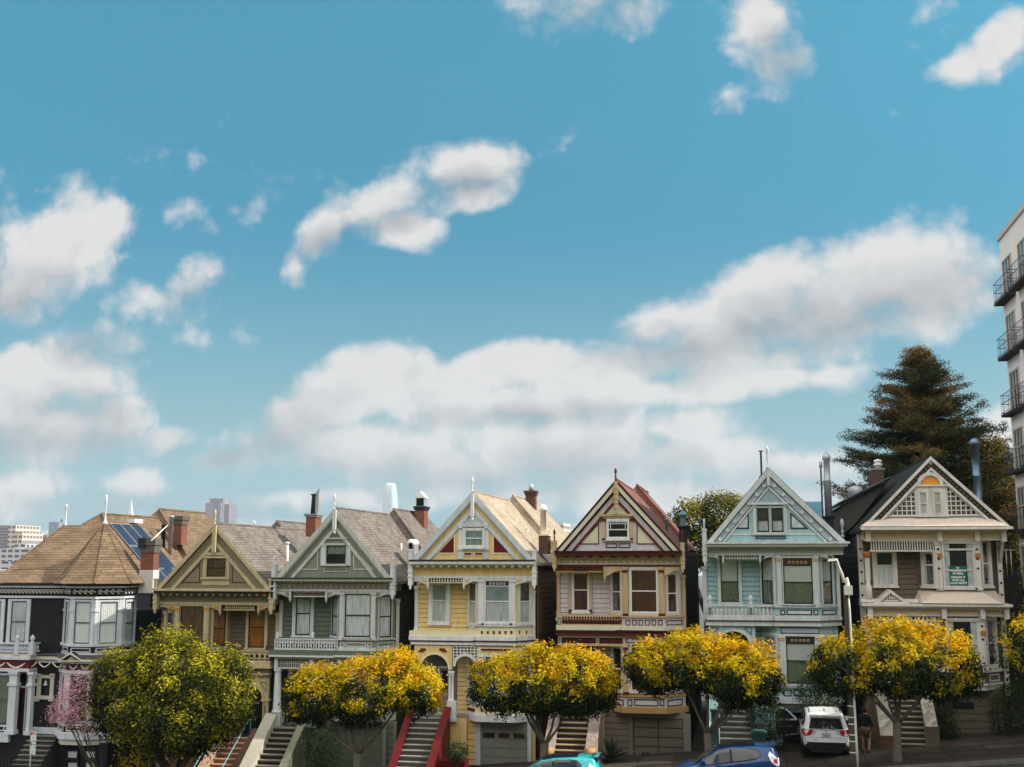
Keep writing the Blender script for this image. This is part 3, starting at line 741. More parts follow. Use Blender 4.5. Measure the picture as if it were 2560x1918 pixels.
def house_yellow():
    h = House('row_house', 'yellow gabled house with dark red triangles in its gable and red stair walls', 1000, 1180, 2.245); h.glass = glass_mat('sky_lit_glass', refl=.11)
    YEL = mat('yellow_paint', LIN(228, 198, 132), .55, var=.08, streak=.04); CREAM = mat('cream_paint', LIN(228, 216, 180), .55)
    RED = mat('oxblood_paint', LIN(100, 16, 20), .5); DK = mat('brown_black_trim', LIN(58, 38, 40), .6)
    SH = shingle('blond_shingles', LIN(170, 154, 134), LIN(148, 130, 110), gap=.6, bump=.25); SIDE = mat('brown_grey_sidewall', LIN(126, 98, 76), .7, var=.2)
    c = dict(apex=(412, 112), base=497, xl=66, xr=756, roof=SH, field=YEL, wall=YEL, side=SIDE, siding=YEL, trim=WHITE,
             bands=[(112, 152, GREYW, .16), (152, 158, DK, .05), (196, 226, GREYW, .08)], dent=(151, 163, 44, GREYW, .14),
             beam=590, bl=88, br=768, fl=80, fr=752, recess=(96, 385), floor2=900, slab=(52, 440))
    V = gable_top(h, c); attic_body(h, c); G, F, W = h.G, h.F, h.W
    # inner apex, gable window and panels
    b = MB(); b.prism(G, [h.uz(G, 335, 291), h.uz(G, 492, 291), h.uz(G, 412, 230)], .002, .03, GREYW); h.bar(b, G, 322, 292, 500, 308, .002, .12, GREYW)
    h.bar(b, G, 330, 308, 360, 440, .002, .04, WHITE); h.bar(b, G, 474, 308, 498, 440, .002, .04, WHITE)
    h.bar(b, G, 325, 440, 357, 490, .002, .05, GREYW); h.bar(b, G, 474, 440, 496, 490, .002, .05, GREYW); h.bar(b, G, 322, 430, 500, 440, .002, .10, GREYW)
    for x in (342, 486): b.tube([G.P(h.uz(G, x-9, 314)[0], h.uz(G, x, 314)[1], .08), G.P(h.uz(G, x+9, 314)[0], h.uz(G, x, 314)[1], .08)], .05, WHITE)
    h.part('gable_trim', b)
    b = MB()
    for x0, x1 in ((357, 405), (419, 467)): facade_panel(h, b, G, x0, 450, x1, 470, CREAM, .03, .02, RED)
    tri_panel(h, b, G, [(203, 460), (309, 460), (309, 345)], CREAM, .05, .03, RED); tri_panel(h, b, G, [(521, 345), (521, 460), (628, 460)], CREAM, .05, .03, RED)
    h.part('red_panel', b)
    window(h, G, 366, 327, 468, 418, WHITE, WHITE, ('full', mat('sky_reflection_grey', (.30, .37, .40), .7, var=.3, vscale=1.2), None), d=.02, w=.08)
    b = MB(); h.bar(b, G, 403, 120, 421, 252, .18, .30, WHITE); u, z = h.uz(G, 412, 262); b.lathe(G.P(u, z-.12, .24), [(.01, 0), (.06, .08), (.03, .16)], WHITE, n=8)
    h.part('king_post', b); finial(h, G, 412, 30, 112, WHITE, .24)
    # cornice
    b = MB(); h.bar(b, G, 60, 492, 762, 501, -.3, .34, DK); h.bar(b, G, 62, 501, 760, 516, -.3, .30, WHITE); h.bar(b, G, 66, 516, 756, 524, -.3, .2, WHITE)
    u0, u1, z0, z1 = h.R(G, 80, 524, 745, 535); b.dentils(G, u0, u1, z0, z1, 15, .3, -.3, .14, WHITE); h.part('cornice', b)
    b = MB(); h.bar(b, F, 82, 532, 750, 584, 0, .05, YEL); h.bar(b, F, 78, 583, 754, 597, 0, .10, WHITE); h.part('frieze', b)
    corner_post(h, G, 50, 433, 72, 660, WHITE); corner_post(h, G, 744, 437, 766, 660, WHITE)
    # brackets and grille
    fan_bracket(h, F, 84, 597, 160, 642, WHITE, YEL, flip=True); fan_bracket(h, F, 362, 597, 436, 642, WHITE, YEL); fan_bracket(h, F, 652, 597, 744, 640, WHITE, YEL, droop=False)
    b = MB(); h.bar(b, F, 168, 593, 356, 597, .02, .07, WHITE); h.bar(b, F, 168, 620, 356, 624, .02, .07, WHITE); h.bar(b, F, 168, 597, 356, 620, -.02, .0, DK)
    u0, u1, z0, z1 = h.R(F, 170, 597, 354, 620); baluster_row(b, F, u0, u1, z0, z1, 12, CREAM, .03, .045); h.part('spindle_grille', b)
    # bay, both floors
    fr = bay(h, F, (388, 440, 648, 748), 597, 1400, YEL); BL, BF, BR = fr
    upper_and_porch(h, c)
    pilaster(h, W, 85, 640, 103, 893, WHITE); pilaster(h, W, 742, 664, 760, 950, WHITE)
    SAGE = mat('sky_reflection_grey', (.30, .37, .40), .7, var=.3, vscale=1.2)  # pale blue grey paints the sky reflected in the upper panes
    window(h, W, 181, 628, 264, 845, WHITE, WHITE, ('split', SAGE, LACE), rail=.43, w=.17)
    pilaster(h, BF, 440, 600, 470, 860, WHITE); pilaster(h, BF, 622, 600, 650, 860, WHITE)
    DKB = mat('leaded_dark', (.02, .025, .025), .4)
    window(h, BF, 477, 607, 617, 846, WHITE, WHITE, ('split', SAGE, LACE), rail=.5, top=(.14, DKB, GREYW))
    window(h, BL, 392, 622, 432, 855, WHITE, WHITE, ('low', LACE, None), rail=.45, w=.06); window(h, BR, 667, 618, 726, 850, WHITE, WHITE, ('low', LACE, None), rail=.47, w=.08)
    b = MB(); zz = lambda y: h.uz(F, 540, y)[1]
    wrap(h, fr, zz(867), zz(857), .0, .14, WHITE, b); wrap(h, fr, zz(922), zz(867), .0, .05, CREAM, b); wrap(h, fr, zz(946), zz(922), .0, .16, WHITE, b)
    wrap(h, fr, zz(953), zz(946), .0, .24, DK, b); wrap(h, fr, zz(972), zz(953), .0, .18, WHITE, b)
    for i in range(6): facade_panel(h, b, BF, 452+33*i, 888, 472+33*i, 914, CREAM, .03, .06, RED)
    for i in range(3): facade_panel(h, b, BR, 658+38*i, 887, 673+38*i, 912, CREAM, .03, .06, RED)
    wrap(h, fr, zz(1010), zz(985), 0, .04, CREAM, b); facade_panel(h, b, BF, 453, 990, 626, 1008, CREAM, .02, .05, RED)
    h.part('bay_skirt', b)
    b = MB(); h.bar(b, F, 52, 893, 438, 921, -.15, 0, CREAM); h.bar(b, F, 50, 921, 438, 946, -.15, .04, WHITE); h.bar(b, F, 58, 946, 440, 953, -.5, .10, DK); h.bar(b, F, 60, 953, 440, 970, -.5, .06, WHITE)
    h.part('balcony_parapet', b)
    # lower floor: porch arch, lattice arch, columns
    b = MB(); cu, zc = h.uz(F, 193, 1108); r = h.uz(F, 272, 1108)[0]-cu; u0, u1, _, z1 = h.R(F, 80, 974, 292, 1120)
    b.arch(F, cu, zc, r, u0, u1, z1, -.18, .0, YEL); b.ring(F, cu, zc, r, r+.09, .0, .03, CREAM, a0=0, a1=math.pi, n=14)
    for x in (125, 243): p = h.uz(F, x, 1000); b.ring(F, p[0], p[1], .03, .10, .0, .03, RED, n=8); b.ring(F, p[0]+.13*(1 if x < 200 else -1), p[1]+.03, .001, .06, 0, .03, RED, n=6); b.ring(F, p[0]-.13*(1 if x < 200 else -1), p[1]-.05, .001, .05, 0, .03, RED, n=6)
    h.part('porch_arch', b)
    b = MB(); cu, zc = h.uz(F, 366, 1092); r = h.uz(F, 425, 1092)[0]-cu; u0, u1, z0, z1 = h.R(F, 300, 980, 436, 1120)
    b.ring(F, cu, zc, r-.03, r+.09, -.06, .02, WHITE, a0=0, a1=math.pi, n=14)
    n = 7
    for i in range(n+1): uu = u0+(u1-u0)*i/n; lo = zc+math.sqrt(max(0, (r+.05)**2-(uu-cu)**2)) if abs(uu-cu) < r+.05 else zc; b.box(F, uu-.018, uu+.018, lo, z1, -.05, .0, WHITE)
    for i in range(5):
        zq = z1-.13*i
        if zq > zc+r: b.box(F, u0, u1, zq-.018, zq+.018, -.045, .006, WHITE)
        else:
            q = math.sqrt(max(0, (r+.05)**2-(zq-zc)**2)); b.box(F, u0, cu-q, zq-.018, zq+.018, -.045, .006, WHITE); b.box(F, cu+q, u1, zq-.018, zq+.018, -.045, .006, WHITE)
    h.part('lattice_arch', b)
    for x in (276, 292):
        u, z0 = h.uz(F, x, 1290); z1 = h.uz(F, x, 1118)[1]; H = z1-z0
        MB().lathe(F.P(u, z0, -.08), [(.09, 0), (.09, .08), (.055, .12), (.05, H-.2), (.09, H-.08), (.09, H)], WHITE, n=10).build('column', h.root)
    b = MB(); h.bar(b, F, 264, 1286, 314, 1398, -.3, .08, WHITE); h.bar(b, F, 260, 1380, 318, 1400, -.3, .12, WHITE); h.part('column_base', b)
    zp = h.uz(F, 190, 1372)[1]                             # porch floor
    b = MB(); u0 = h.uz(F, 60, 1380)[0]; u1 = h.uz(F, 370, 1380)[0]; b.box(F, u0, u1, gz(u0)-.5, zp, -.95, -.12, YEL); b.box(F, u0, u1, zp, zp+.04, -.95, -.08, CONC); h.part('porch_floor', b)
    P = front(YF+.93); DOORG = mat('warm_grey_door', LIN(120, 118, 110), .5)
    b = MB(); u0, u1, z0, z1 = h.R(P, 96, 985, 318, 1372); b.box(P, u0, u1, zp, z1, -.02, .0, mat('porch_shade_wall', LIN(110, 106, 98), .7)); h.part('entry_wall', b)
    b = MB(); u0, u1, z0, z1 = h.R(P, 215, 1090, 285, 1372); b.box(P, u0, u1, zp, z1, .0, .05, DOORG); b.rect_outline(P, u0, u1, zp, z1, .08, .05, .09, WHITE)
    do = h.part('front_door', b); b = MB(); b.box(P, u0+.15, u1-.15, zp+1.0, z1-.2, .05, .06, DARK); b.build('pane', do); MB().lathe(P.P(u0+.12, zp+.95, .1), [(.01, 0), (.04, .03), (.04, .05), (.01, .08)], BLACKM).build('door_handle', do)
    window(h, P, 165, 1100, 190, 1200, WHITE, WHITE, 'dark', rail=0)
    b = MB(); S = front(YF+.9); u0, u1, z0, z1 = h.R(S, 322, 1020, 388, 1400); b.siding(S, u0, u1, gz(u1), z1+.6, YEL, .21); h.part('siding', b)
    window(h, BL, 388, 1060, 432, 1275, WHITE, WHITE, ('low', LACE, None), rail=.5, w=.06)
    window(h, BF, 477, 1035, 610, 1280, WHITE, WHITE, ('split', SAGE, LACE), top=(.16, DKB, GREYW)); window(h, BR, 665, 1040, 722, 1280, WHITE, WHITE, ('low', LACE, None), w=.08)
    pilaster(h, BF, 440, 1020, 468, 1290, WHITE); pilaster(h, BF, 622, 1020, 648, 1290, WHITE)
    b = MB(); wrap(h, fr, zz(1310), zz(1298), 0, .12, GREYW, b); wrap(h, fr, zz(1362), zz(1310), 0, .05, CREAM, b); wrap(h, fr, zz(1402), zz(1362), 0, .2, WHITE, b)
    facade_panel(h, b, BL, 374, 1318, 430, 1346, CREAM, .03, .06, RED); facade_panel(h, b, BF, 450, 1325, 474, 1350, CREAM, .03, .06, RED); facade_panel(h, b, BF, 490, 1325, 600, 1350, CREAM, .03, .06, RED)
    h.part('bay_base', b)
    GP = mat('grey_garage_panel', LIN(132, 132, 124), .6); ZG = front(YF+.4)
    b = MB(); u0, u1, z0, z1 = h.R(ZG, 322, 1402, 760, 1640); g = gz((u0+u1)/2); b.siding(ZG, u0, u1, g-.3, z1+.05, YEL, .3); h.part('base_wall', b)
    garage(h, 457, 1405, 712, 1700, GP, mat('grey_beige_frame', LIN(150, 140, 118), .6), rows=5, cols=3, win=3, Y=YF+.34)
    b = MB(); h.bar(b, front(YF+.3), 425, 1405, 452, 1720, -.1, .05, GREYW); h.bar(b, front(YF+.3), 716, 1405, 738, 1720, -.1, .05, GREYW); h.part('garage_frame', b)
    # stairs with oxblood walls
    Xa, Xb = h.uz(F, 82, 1400)[0], h.uz(F, 252, 1400)[0]; Yb = YF-3.4; g = gz(Xa)+.15
    steps(h, Xa, Xb, Xa, Xb, YF-.15, Yb, zp, g, mat('worn_tread', LIN(150, 148, 140), .7, var=.25, vscale=3), mat('worn_riser', LIN(96, 92, 82), .8, var=.25))
    stair_wall(h, Xa-.26, Xa, YF-.1, Yb, zp, g, RED, hh=.30, round_=True); stair_wall(h, Xb, Xb+.28, YF-.1, Yb, zp, g, RED, hh=.36, round_=True)
    # rear roof, chimney, flue
    zb = h.zb; hip_block(h, (633, 133), YF+8.4, YF+16, h.sl, zb+.1, 1.6, SH, SIDE)
    ch, CF, q = chimney(h, 705, 105, 757, 185, YF+12, BRICKD); b = MB(); b.lathe(((q[0]+q[1])/2, YF+12.3, q[3]-.05), [(.14, 0), (.14, .42), (.11, .43)], STEEL, n=12); b.build('chimney_pot', ch)
    b = MB(); h.bar(b, front(YF+2.2), 778, 358, 832, 460, -.7, 0, BRICKD); h.bar(b, front(YF+2.2), 774, 350, 836, 358, -.75, .05, CREAM); bs = b.build('chimney', h.roof)
    flue(h, bs, 804, 183, 352, .15, YF+2.5, WHITEMETAL, 'ball')
    flue(h, h.roof, 716, 318, 345, .05, YF+5, STEEL, None)
    # planter beside the steps
    return h

def house_sage():
    h = House('row_house', 'sage green gabled house with white lace curtains and a chequered balcony rail', 660, 1180, 2.245)
    SG = mat('sage_paint', LIN(130, 133, 119), .55, streak=.04); SD = mat('deep_sage_paint', LIN(98, 105, 90), .6); LG = mat('pale_grey_trim', LIN(188, 190, 180), .5, streak=.05)
    WT = mat('bright_trim', LIN(206, 208, 208), .5, streak=.05); DK = mat('dark_sage_edge', LIN(60, 66, 54), .6); BR = mat('bronze_ornament', LIN(146, 130, 108), .6)
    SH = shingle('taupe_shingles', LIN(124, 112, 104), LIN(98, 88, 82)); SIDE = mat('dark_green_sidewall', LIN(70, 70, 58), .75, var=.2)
    c = dict(apex=(405, 204), base=600, xl=64, xr=722, roof=SH, field=SG, wall=SD, side=SIDE, siding=SD, trim=LG,
             bands=[(204, 244, LG, .16), (244, 250, DK, .05), (300, 326, LG, .08)], dent=(243, 256, 44, LG, .14), beam=668, bl=88, br=745, fl=74, fr=736, recess=(100, 380), floor2=945, slab=(60, 410))
    gable_top(h, c); attic_body(h, c); G, F, W = h.G, h.F, h.W
    b = MB(); h.bar(b, G, 335, 369, 470, 377, .002, .10, LG)
    for i in range(7):
        for j in range(3):
            x = 360+i*15; y = 333+j*12
            if abs(x-405) < (y-318)*1.25+6: facade_panel(h, b, G, x-6, y-4, x+6, y+6, BR, .02, .01)
    h.bar(b, G, 320, 403, 350, 525, .002, .05, WT); h.bar(b, G, 463, 403, 487, 525, .002, .05, WT); h.bar(b, G, 316, 402, 354, 412, .002, .10, WT); h.bar(b, G, 459, 402, 490, 412, .002, .10, WT); h.bar(b, G, 320, 521, 487, 527, .002, .08, LG)
    facade_panel(h, b, G, 335, 538, 465, 562, LG, .03, .02); tri_panel(h, b, G, [(190, 550), (304, 550), (304, 432)], LG, .05, .035); tri_panel(h, b, G, [(502, 432), (502, 550), (614, 550)], LG, .05, .035)
    h.part('gable_trim', b)
    window(h, G, 353, 412, 462, 515, LG, DARKSASH, ('split', SAGE, None and 0 or DARK), d=.02, w=.04)
    b = MB(); h.bar(b, G, 396, 215, 414, 325, .18, .30, WT); u, z = h.uz(G, 405, 340); b.lathe(G.P(u, z-.1, .24), [(.01, 0), (.06, .08), (.03, .2)], WT, n=8); h.part('king_post', b); finial(h, G, 405, 122, 212, WT, .24)
    b = MB(); h.bar(b, G, 56, 592, 726, 602, -.3, .34, DK); h.bar(b, G, 58, 602, 724, 612, -.3, .30, LG); u0, u1, z0, z1 = h.R(G, 80, 612, 715, 620); b.dentils(G, u0, u1, z0, z1, 26, .45, -.3, .14, WT); h.part('cornice', b)
    b = MB(); h.bar(b, F, 74, 616, 730, 660, 0, .04, BR); u0, u1, z0, z1 = h.R(F, 78, 622, 724, 656); swirls(b, F, u0, u1, z0, z1, 22, WT, .04); h.bar(b, F, 70, 658, 734, 671, 0, .10, WT); h.part('frieze', b)
    corner_post(h, G, 46, 515, 68, 740, WT, fin=478); corner_post(h, G, 712, 520, 736, 715, WT, fin=480)
    fan_bracket(h, F, 76, 671, 152, 712, WT, BR, flip=True); fan_bracket(h, F, 354, 671, 426, 715, WT, BR); fan_bracket(h, F, 628, 671, 722, 712, WT, BR, droop=False)
    b = MB(); h.bar(b, F, 166, 671, 346, 698, -.02, .0, DK); h.bar(b, F, 166, 696, 346, 702, 0, .06, WT)
    u0, u1, z0, z1 = h.R(F, 168, 672, 344, 696); n = 13
    for i in range(n): b.ring(F, u0+(u1-u0)*(i+.5)/n, (z0+z1)/2, .05, .085, 0, .03, BR, n=8)
    h.part('pierced_grille', b)
    fr = bay(h, F, (382, 428, 628, 735), 671, 1400, SG); BL, BF, BR_ = fr; upper_and_porch(h, c)
    pilaster(h, W, 88, 720, 106, 925, WT); window(h, W, 182, 706, 264, 915, WT, DARKSASH, ('full', LACE, None), rail=.42, w=.17)
    pilaster(h, BF, 427, 673, 450, 942, WT); pilaster(h, BF, 604, 673, 627, 942, WT); window(h, BF, 456, 684, 600, 926, LG, DARKSASH, ('full', LACE, None), w=.05)
    window(h, BL, 388, 700, 420, 918, WT, DARKSASH, ('full', LACE, None), w=.05); window(h, BR_, 644, 694, 710, 928, LG, DARKSASH, ('full', LACE, None), w=.06)
    pilaster(h, W, 744, 712, 760, 1005, LG)
    zz = lambda y: h.uz(F, 520, y)[1]; b = MB()
    wrap(h, fr, zz(945), zz(938), 0, .12, LG, b); wrap(h, fr, zz(985), zz(945), 0, .04, SG, b); wrap(h, fr, zz(1003), zz(985), 0, .12, WT, b); wrap(h, fr, zz(1028), zz(1003), 0, .26, SD, b); wrap(h, fr, zz(1038), zz(1028), 0, .34, WT, b)
    for x0, x1 in ((428, 454), (460, 574), (582, 608)): facade_panel(h, b, BF, x0, 957, x1, 983, WT, .04, .05)
    facade_panel(h, b, BR_, 632, 955, 726, 982, WT, .04, .05); wrap(h, fr, zz(1095), zz(1045), 0, .03, SG, b); facade_panel(h, b, BF, 427, 1057, 607, 1085, LG, .04, .04); h.part('bay_skirt', b)
    # chequered rail
    b = MB(); u0, u1, z0, z1 = h.R(F, 62, 935, 412, 1000)
    b.box(F, u0, u1, z1-.06, z1, -.06, .04, WT); b.box(F, u0, u1, z0, z0+.07, -.06, .04, WT); n = 24; p = (u1-u0)/n
    for i in range(n+1): b.box(F, u0+p*i-.025, u0+p*i+.025, z0+.07, z1-.06, -.05, .02, WT)
    for i in range(n):
        q = z0+.07+(z1-z0-.13)*(.33 if i % 2 else .66); b.box(F, u0+p*i+.025, u0+p*(i+1)-.025, q-.025, q+.025, -.05, .015, WT)
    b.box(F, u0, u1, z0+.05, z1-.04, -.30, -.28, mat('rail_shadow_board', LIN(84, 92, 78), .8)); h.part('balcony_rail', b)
    for x in (75, 274): p = h.uz(F, x, 934); b = MB(); b.lathe(F.P(p[0], p[1], -.01), [(.09, 0), (.09, .06), (.05, .1), (.09, .2), (.03, .3)], WT, n=8); b.build('finial', h.root)
    b = MB(); h.bar(b, F, 38, 1003, 440, 1028, -.6, .2, SD); h.bar(b, F, 36, 1028, 440, 1038, -.6, .26, WT); h.part('porch_cornice', b)
    b = MB(); h.bar(b, F, 60, 1042, 430, 1050, -.2, .04, LG); h.bar(b, F, 60, 1098, 430, 1108, -.2, .04, LG); u0, u1, z0, z1 = h.R(F, 82, 1050, 425, 1098); baluster_row(b, F, u0, u1, z0, z1, 32, LG, -.08, .04)
    for x in (69, 267, 424): h.bar(b, F, x-9, 1048, x+9, 1100, -.15, .06, WT)
    h.part('spindle_frieze', b)
    zp = h.uz(F, 130, 1428)[1]
    for x, w in ((67, 17), (266, 16), (106, 10)):
        u, z0 = h.uz(F, x, 1352); z1 = h.uz(F, x, 1106)[1]; H = z1-z0; r = .17 if w > 11 else .1
        b = MB(); b.lathe(F.P(u, z0, -.1 if w > 11 else -.7), [(r*1.5, 0), (r*1.5, .06), (r*1.25, .1), (r*1.1, .16), (r*.85, H-.2), (r*.8, H-.16), (r*1.25, H-.06), (r*1.25, H)], WT, n=14)
        if w > 11: b.box(F, u-.26, u+.26, zp, z0, -.4, .12, LG)
        b.build('column', h.root)
    b = MB(); u0 = h.uz(F, 40, 1420)[0]; u1 = h.uz(F, 300, 1420)[0]; b.box(F, u0, u1, gz(u0)-1, zp, -.95, -.12, SD); h.part('porch_floor', b)
    P = front(YF+.93); b = MB(); u0, u1, z0, z1 = h.R(P, 110, 1108, 360, 1420); b.box(P, u0, u1, zp, z1, -.02, 0, SIDE); h.part('entry_wall', b)
    b = MB(); u0, u1, z0, z1 = h.R(P, 132, 1150, 205, 1420); b.box(P, u0, u1, zp, z1, 0, .05, mat('dark_wood_door', LIN(52, 42, 36), .4)); b.rect_outline(P, u0, u1, zp, z1, .07, .05, .08, SG)
    do = h.part('front_door', b); b = MB(); b.box(P, u0+.2, u1-.2, zp+1.1, z1-.25, .05, .06, DARK); b.build('pane', do)
    window(h, BF, 456, 1110, 600, 1330, LG, DARKSASH, ('full', LACE, None)); window(h, BR_, 646, 1110, 708, 1330, LG, DARKSASH, ('full', LACE, None))
    b = MB(); wrap(h, fr, zz(1400), zz(1350), 0, .15, LG, b); h.part('bay_base', b)
    ZG = front(YF+.4); b = MB(); u0, u1, z0, z1 = h.R(ZG, 300, 1400, 740, 1700); b.siding(ZG, u0, u1, gz(u0)-.3, z1+.05, SD, .3); h.bar(b, ZG, 666, 1400, 690, 1720, 0, .12, SG); h.bar(b, ZG, 728, 1400, 745, 1720, 0, .12, SG); h.part('base_wall', b)
    garage(h, 440, 1420, 660, 1720, SD, SG, rows=4, cols=2, Y=YF+.34)
    Xa, Xb = h.uz(F, 72, 1420)[0], h.uz(F, 212, 1420)[0]; Yb = YF-3.4; g = gz(Xa)+.15
    steps(h, Xa, Xb, Xa, Xb, YF-.15, Yb, zp, g, mat('pale_tread', LIN(140, 134, 124), .7, var=.2), mat('dark_riser', LIN(58, 50, 44), .8))
    stair_wall(h, Xa-.5, Xa, YF-.1, Yb, zp, g, mat('cream_stucco', LIN(180, 172, 156), .8, bump=.2), hh=.5); stair_wall(h, Xb, Xb+.28, YF-.1, Yb, zp, g, mat('sage_stucco', LIN(138, 136, 118), .8), hh=.3)
    hip_block(h, (727, 209), YF+8.3, YF+14.5, h.sl, h.zb+.1, 1.6, SH, SIDE)
    # stone-capped chimney with its little ridged hood, round-topped vent, pipes
    ch, CF, q = chimney(h, 848, 193, 900, 250, YF+11.5, BRICK, depth=.8, cap=.1, capm=BLACKM); b = MB(); f = CF; u0, u1 = q[0]+.02, q[1]-.02; z = q[3]
    b.box(f, u0, u1, z, z+.5, -.7, -.05, STEEL); b.prism(f, [(u0-.06, z+.48), (u1+.06, z+.48), ((u0+u1)/2, z+.85)], -.75, 0, WHITEMETAL); b.box(f, u0+.05, u1-.05, z+.03, z+.45, -.06, -.04, DARK); b.build('chimney_hood', ch)
    b = MB(); f = front(YF+3.2); u0, u1, z0, z1 = h.R(f, 806, 398, 842, 480); b.box(f, u0, u1, z0-1.2, z1, -.8, 0, STEEL); cu = (u0+u1)/2
    b.tube([f.P(cu, z1, -.82), f.P(cu, z1, .02)], (u1-u0)/2+.02, WHITEMETAL, n=14); b.box(f, u0+.07, u1-.07, z0, z1, .0, .02, DARK); b.build('roof_vent', h.roof)
    flue(h, h.roof, 770, 400, 432, .05, YF+5, WHITEMETAL, None)
    return h

DARKSASH = mat('black_green_sash', LIN(34, 40, 38), .5)

def house_olive():
    h = House('row_house', 'olive and gold gabled house with brown blinds, leftmost of the matching gabled row', 340, 1220, 2.375)
    GD = mat('old_gold_trim', LIN(186, 170, 134), .5, streak=.05); TP = mat('taupe_olive_paint', LIN(126, 113, 94), .6); TD = mat('dark_taupe_paint', LIN(92, 82, 64), .6); DK = mat('umber_edge', LIN(50, 40, 28), .6)
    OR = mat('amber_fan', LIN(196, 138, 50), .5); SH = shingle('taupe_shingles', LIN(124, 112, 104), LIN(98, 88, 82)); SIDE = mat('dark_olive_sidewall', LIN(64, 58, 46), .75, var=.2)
    BB = mat('brown_blind', LIN(96, 68, 46), .5, var=.4, vscale=3); OB = mat('amber_reflecting_blind', LIN(150, 92, 38), .4, var=.5, vscale=2)
    c = dict(apex=(476, 214), base=597, xl=128, xr=806, roof=SH, field=TP, wall=TP, side=SIDE, siding=TD, trim=GD,
             bands=[(214, 246, GD, .16), (246, 252, DK, .05), (310, 337, GD, .08)], dent=(256, 266, 52, GD, .03), beam=690, bl=150, br=842, fl=140, fr=818, recess=(553, 836), floor2=968, slab=(545, 800))
    gable_top(h, c); attic_body(h, c); G, F, W = h.G, h.F, h.W
    b = MB(); h.bar(b, G, 412, 383, 540, 400, .002, .09, GD); h.bar(b, G, 398, 404, 560, 416, .002, .12, GD); h.bar(b, G, 400, 416, 421, 530, .002, .06, GD); h.bar(b, G, 540, 416, 556, 530, .002, .06, GD); h.bar(b, G, 388, 532, 560, 543, .002, .12, GD); h.bar(b, G, 394, 543, 552, 576, .002, .03, GD)
    tri_panel(h, b, G, [(268, 563), (380, 563), (380, 448)], DK, .03, .02); tri_panel(h, b, G, [(572, 448), (572, 563), (682, 563)], DK, .03, .02)
    h.part('gable_trim', b); window(h, G, 424, 419, 538, 527, GD, DK, ('full', BB, None), d=.02, w=.03, rail=.5)
    b = MB(); h.bar(b, G, 467, 222, 488, 382, .18, .30, GD); h.part('king_post', b); finial(h, G, 481, 128, 216, GD, .24)
    b = MB(); h.bar(b, G, 112, 597, 810, 612, -.3, .34, GD); h.bar(b, G, 118, 612, 800, 626, -.3, .26, DK); u0, u1, z0, z1 = h.R(G, 150, 626, 790, 638); b.dentils(G, u0, u1, z0, z1, 15, .35, -.3, .16, GD); h.part('cornice', b)
    b = MB(); h.bar(b, F, 138, 636, 812, 680, 0, .04, TP); h.bar(b, F, 132, 678, 816, 694, 0, .12, GD); h.part('frieze', b)
    corner_post(h, G, 110, 538, 131, 745, GD); corner_post(h, G, 794, 538, 820, 750, GD)
    fan_bracket(h, F, 150, 694, 230, 728, GD, OR, flip=True, droop=False); fan_bracket(h, F, 437, 694, 506, 738, GD, OR, flip=True); fan_bracket(h, F, 733, 694, 812, 735, GD, OR)
    b = MB(); h.bar(b, F, 524, 694, 710, 698, .0, .07, GD); h.bar(b, F, 524, 722, 710, 728, .0, .07, GD); h.bar(b, F, 526, 698, 708, 722, -.04, -.02, DK); u0, u1, z0, z1 = h.R(F, 528, 698, 706, 722); baluster_row(b, F, u0, u1, z0, z1, 14, GD, 0, .045); h.part('spindle_grille', b)
    fr = bay(h, F, (172, 232, 436, 553), 690, 1420, TP); BL, BF, BR = fr; upper_and_porch(h, c)
    pilaster(h, BF, 232, 696, 258, 960, GD, cap=OR); pilaster(h, BF, 406, 696, 434, 960, GD, cap=OR); window(h, BF, 264, 702, 404, 945, GD, DK, ('full', BB, None), w=.02, rail=0)
    window(h, BL, 196, 742, 226, 945, GD, DK, ('full', BB, None), w=.05); window(h, BR, 455, 726, 528, 942, GD, DK, ('full', OB, None), w=.08)
    window(h, W, 672, 728, 768, 948, GD, DK, ('full', OB, None), w=.14, rail=.45); pilaster(h, W, 832, 740, 848, 960, GD)
    pilaster(h, W, 168, 730, 186, 960, GD)
    zz = lambda y: h.uz(F, 330, y)[1]; b = MB(); wrap(h, fr, zz(972), zz(960), 0, .12, GD, b); wrap(h, fr, zz(1032), zz(972), 0, .04, TP, b); wrap(h, fr, zz(1062), zz(1032), 0, .25, GD, b); facade_panel(h, b, BF, 262, 982, 400, 1020, GD, .04, .05); facade_panel(h, b, BR, 456, 982, 530, 1020, GD, .04, .05); h.part('bay_skirt', b)
    b = MB(); u0, u1, z0, z1 = h.R(F, 545, 964, 798, 1032); b.box(F, u0, u1, z1-.06, z1, -.06, .04, GD); b.box(F, u0, u1, z0, z0+.06, -.06, .04, GD); n = 8; p = (u1-u0)/n
    for i in range(n): b.ring(F, u0+p*(i+.5), (z0+z1)/2, .10, .15, -.03, .01, GD, n=10, sx=.9); b.box(F, u0+p*i-.02, u0+p*i+.02, z0, z1, -.04, .015, GD)
    b.box(F, u0, u1, z0, z1, -.3, -.28, TD); h.part('balcony_rail', b)
    for x in (566, 776): p = h.uz(F, x, 962); b = MB(); b.lathe(F.P(p[0], p[1], -.01), [(.07, 0), (.07, .05), (.04, .08), (.08, .15), (.02, .24)], mat('iron_grey', LIN(70, 66, 60), .5), n=8); b.build('finial', h.root)
    b = MB(); h.bar(b, F, 545, 1030, 800, 1058, -.6, .12, GD); h.bar(b, F, 545, 1058, 808, 1068, -.6, .26, GD); h.bar(b, F, 560, 1068, 790, 1128, -.3, .02, TP); h.bar(b, F, 560, 1100, 794, 1108, -.3, .12, GD); h.part('porch_cornice', b)
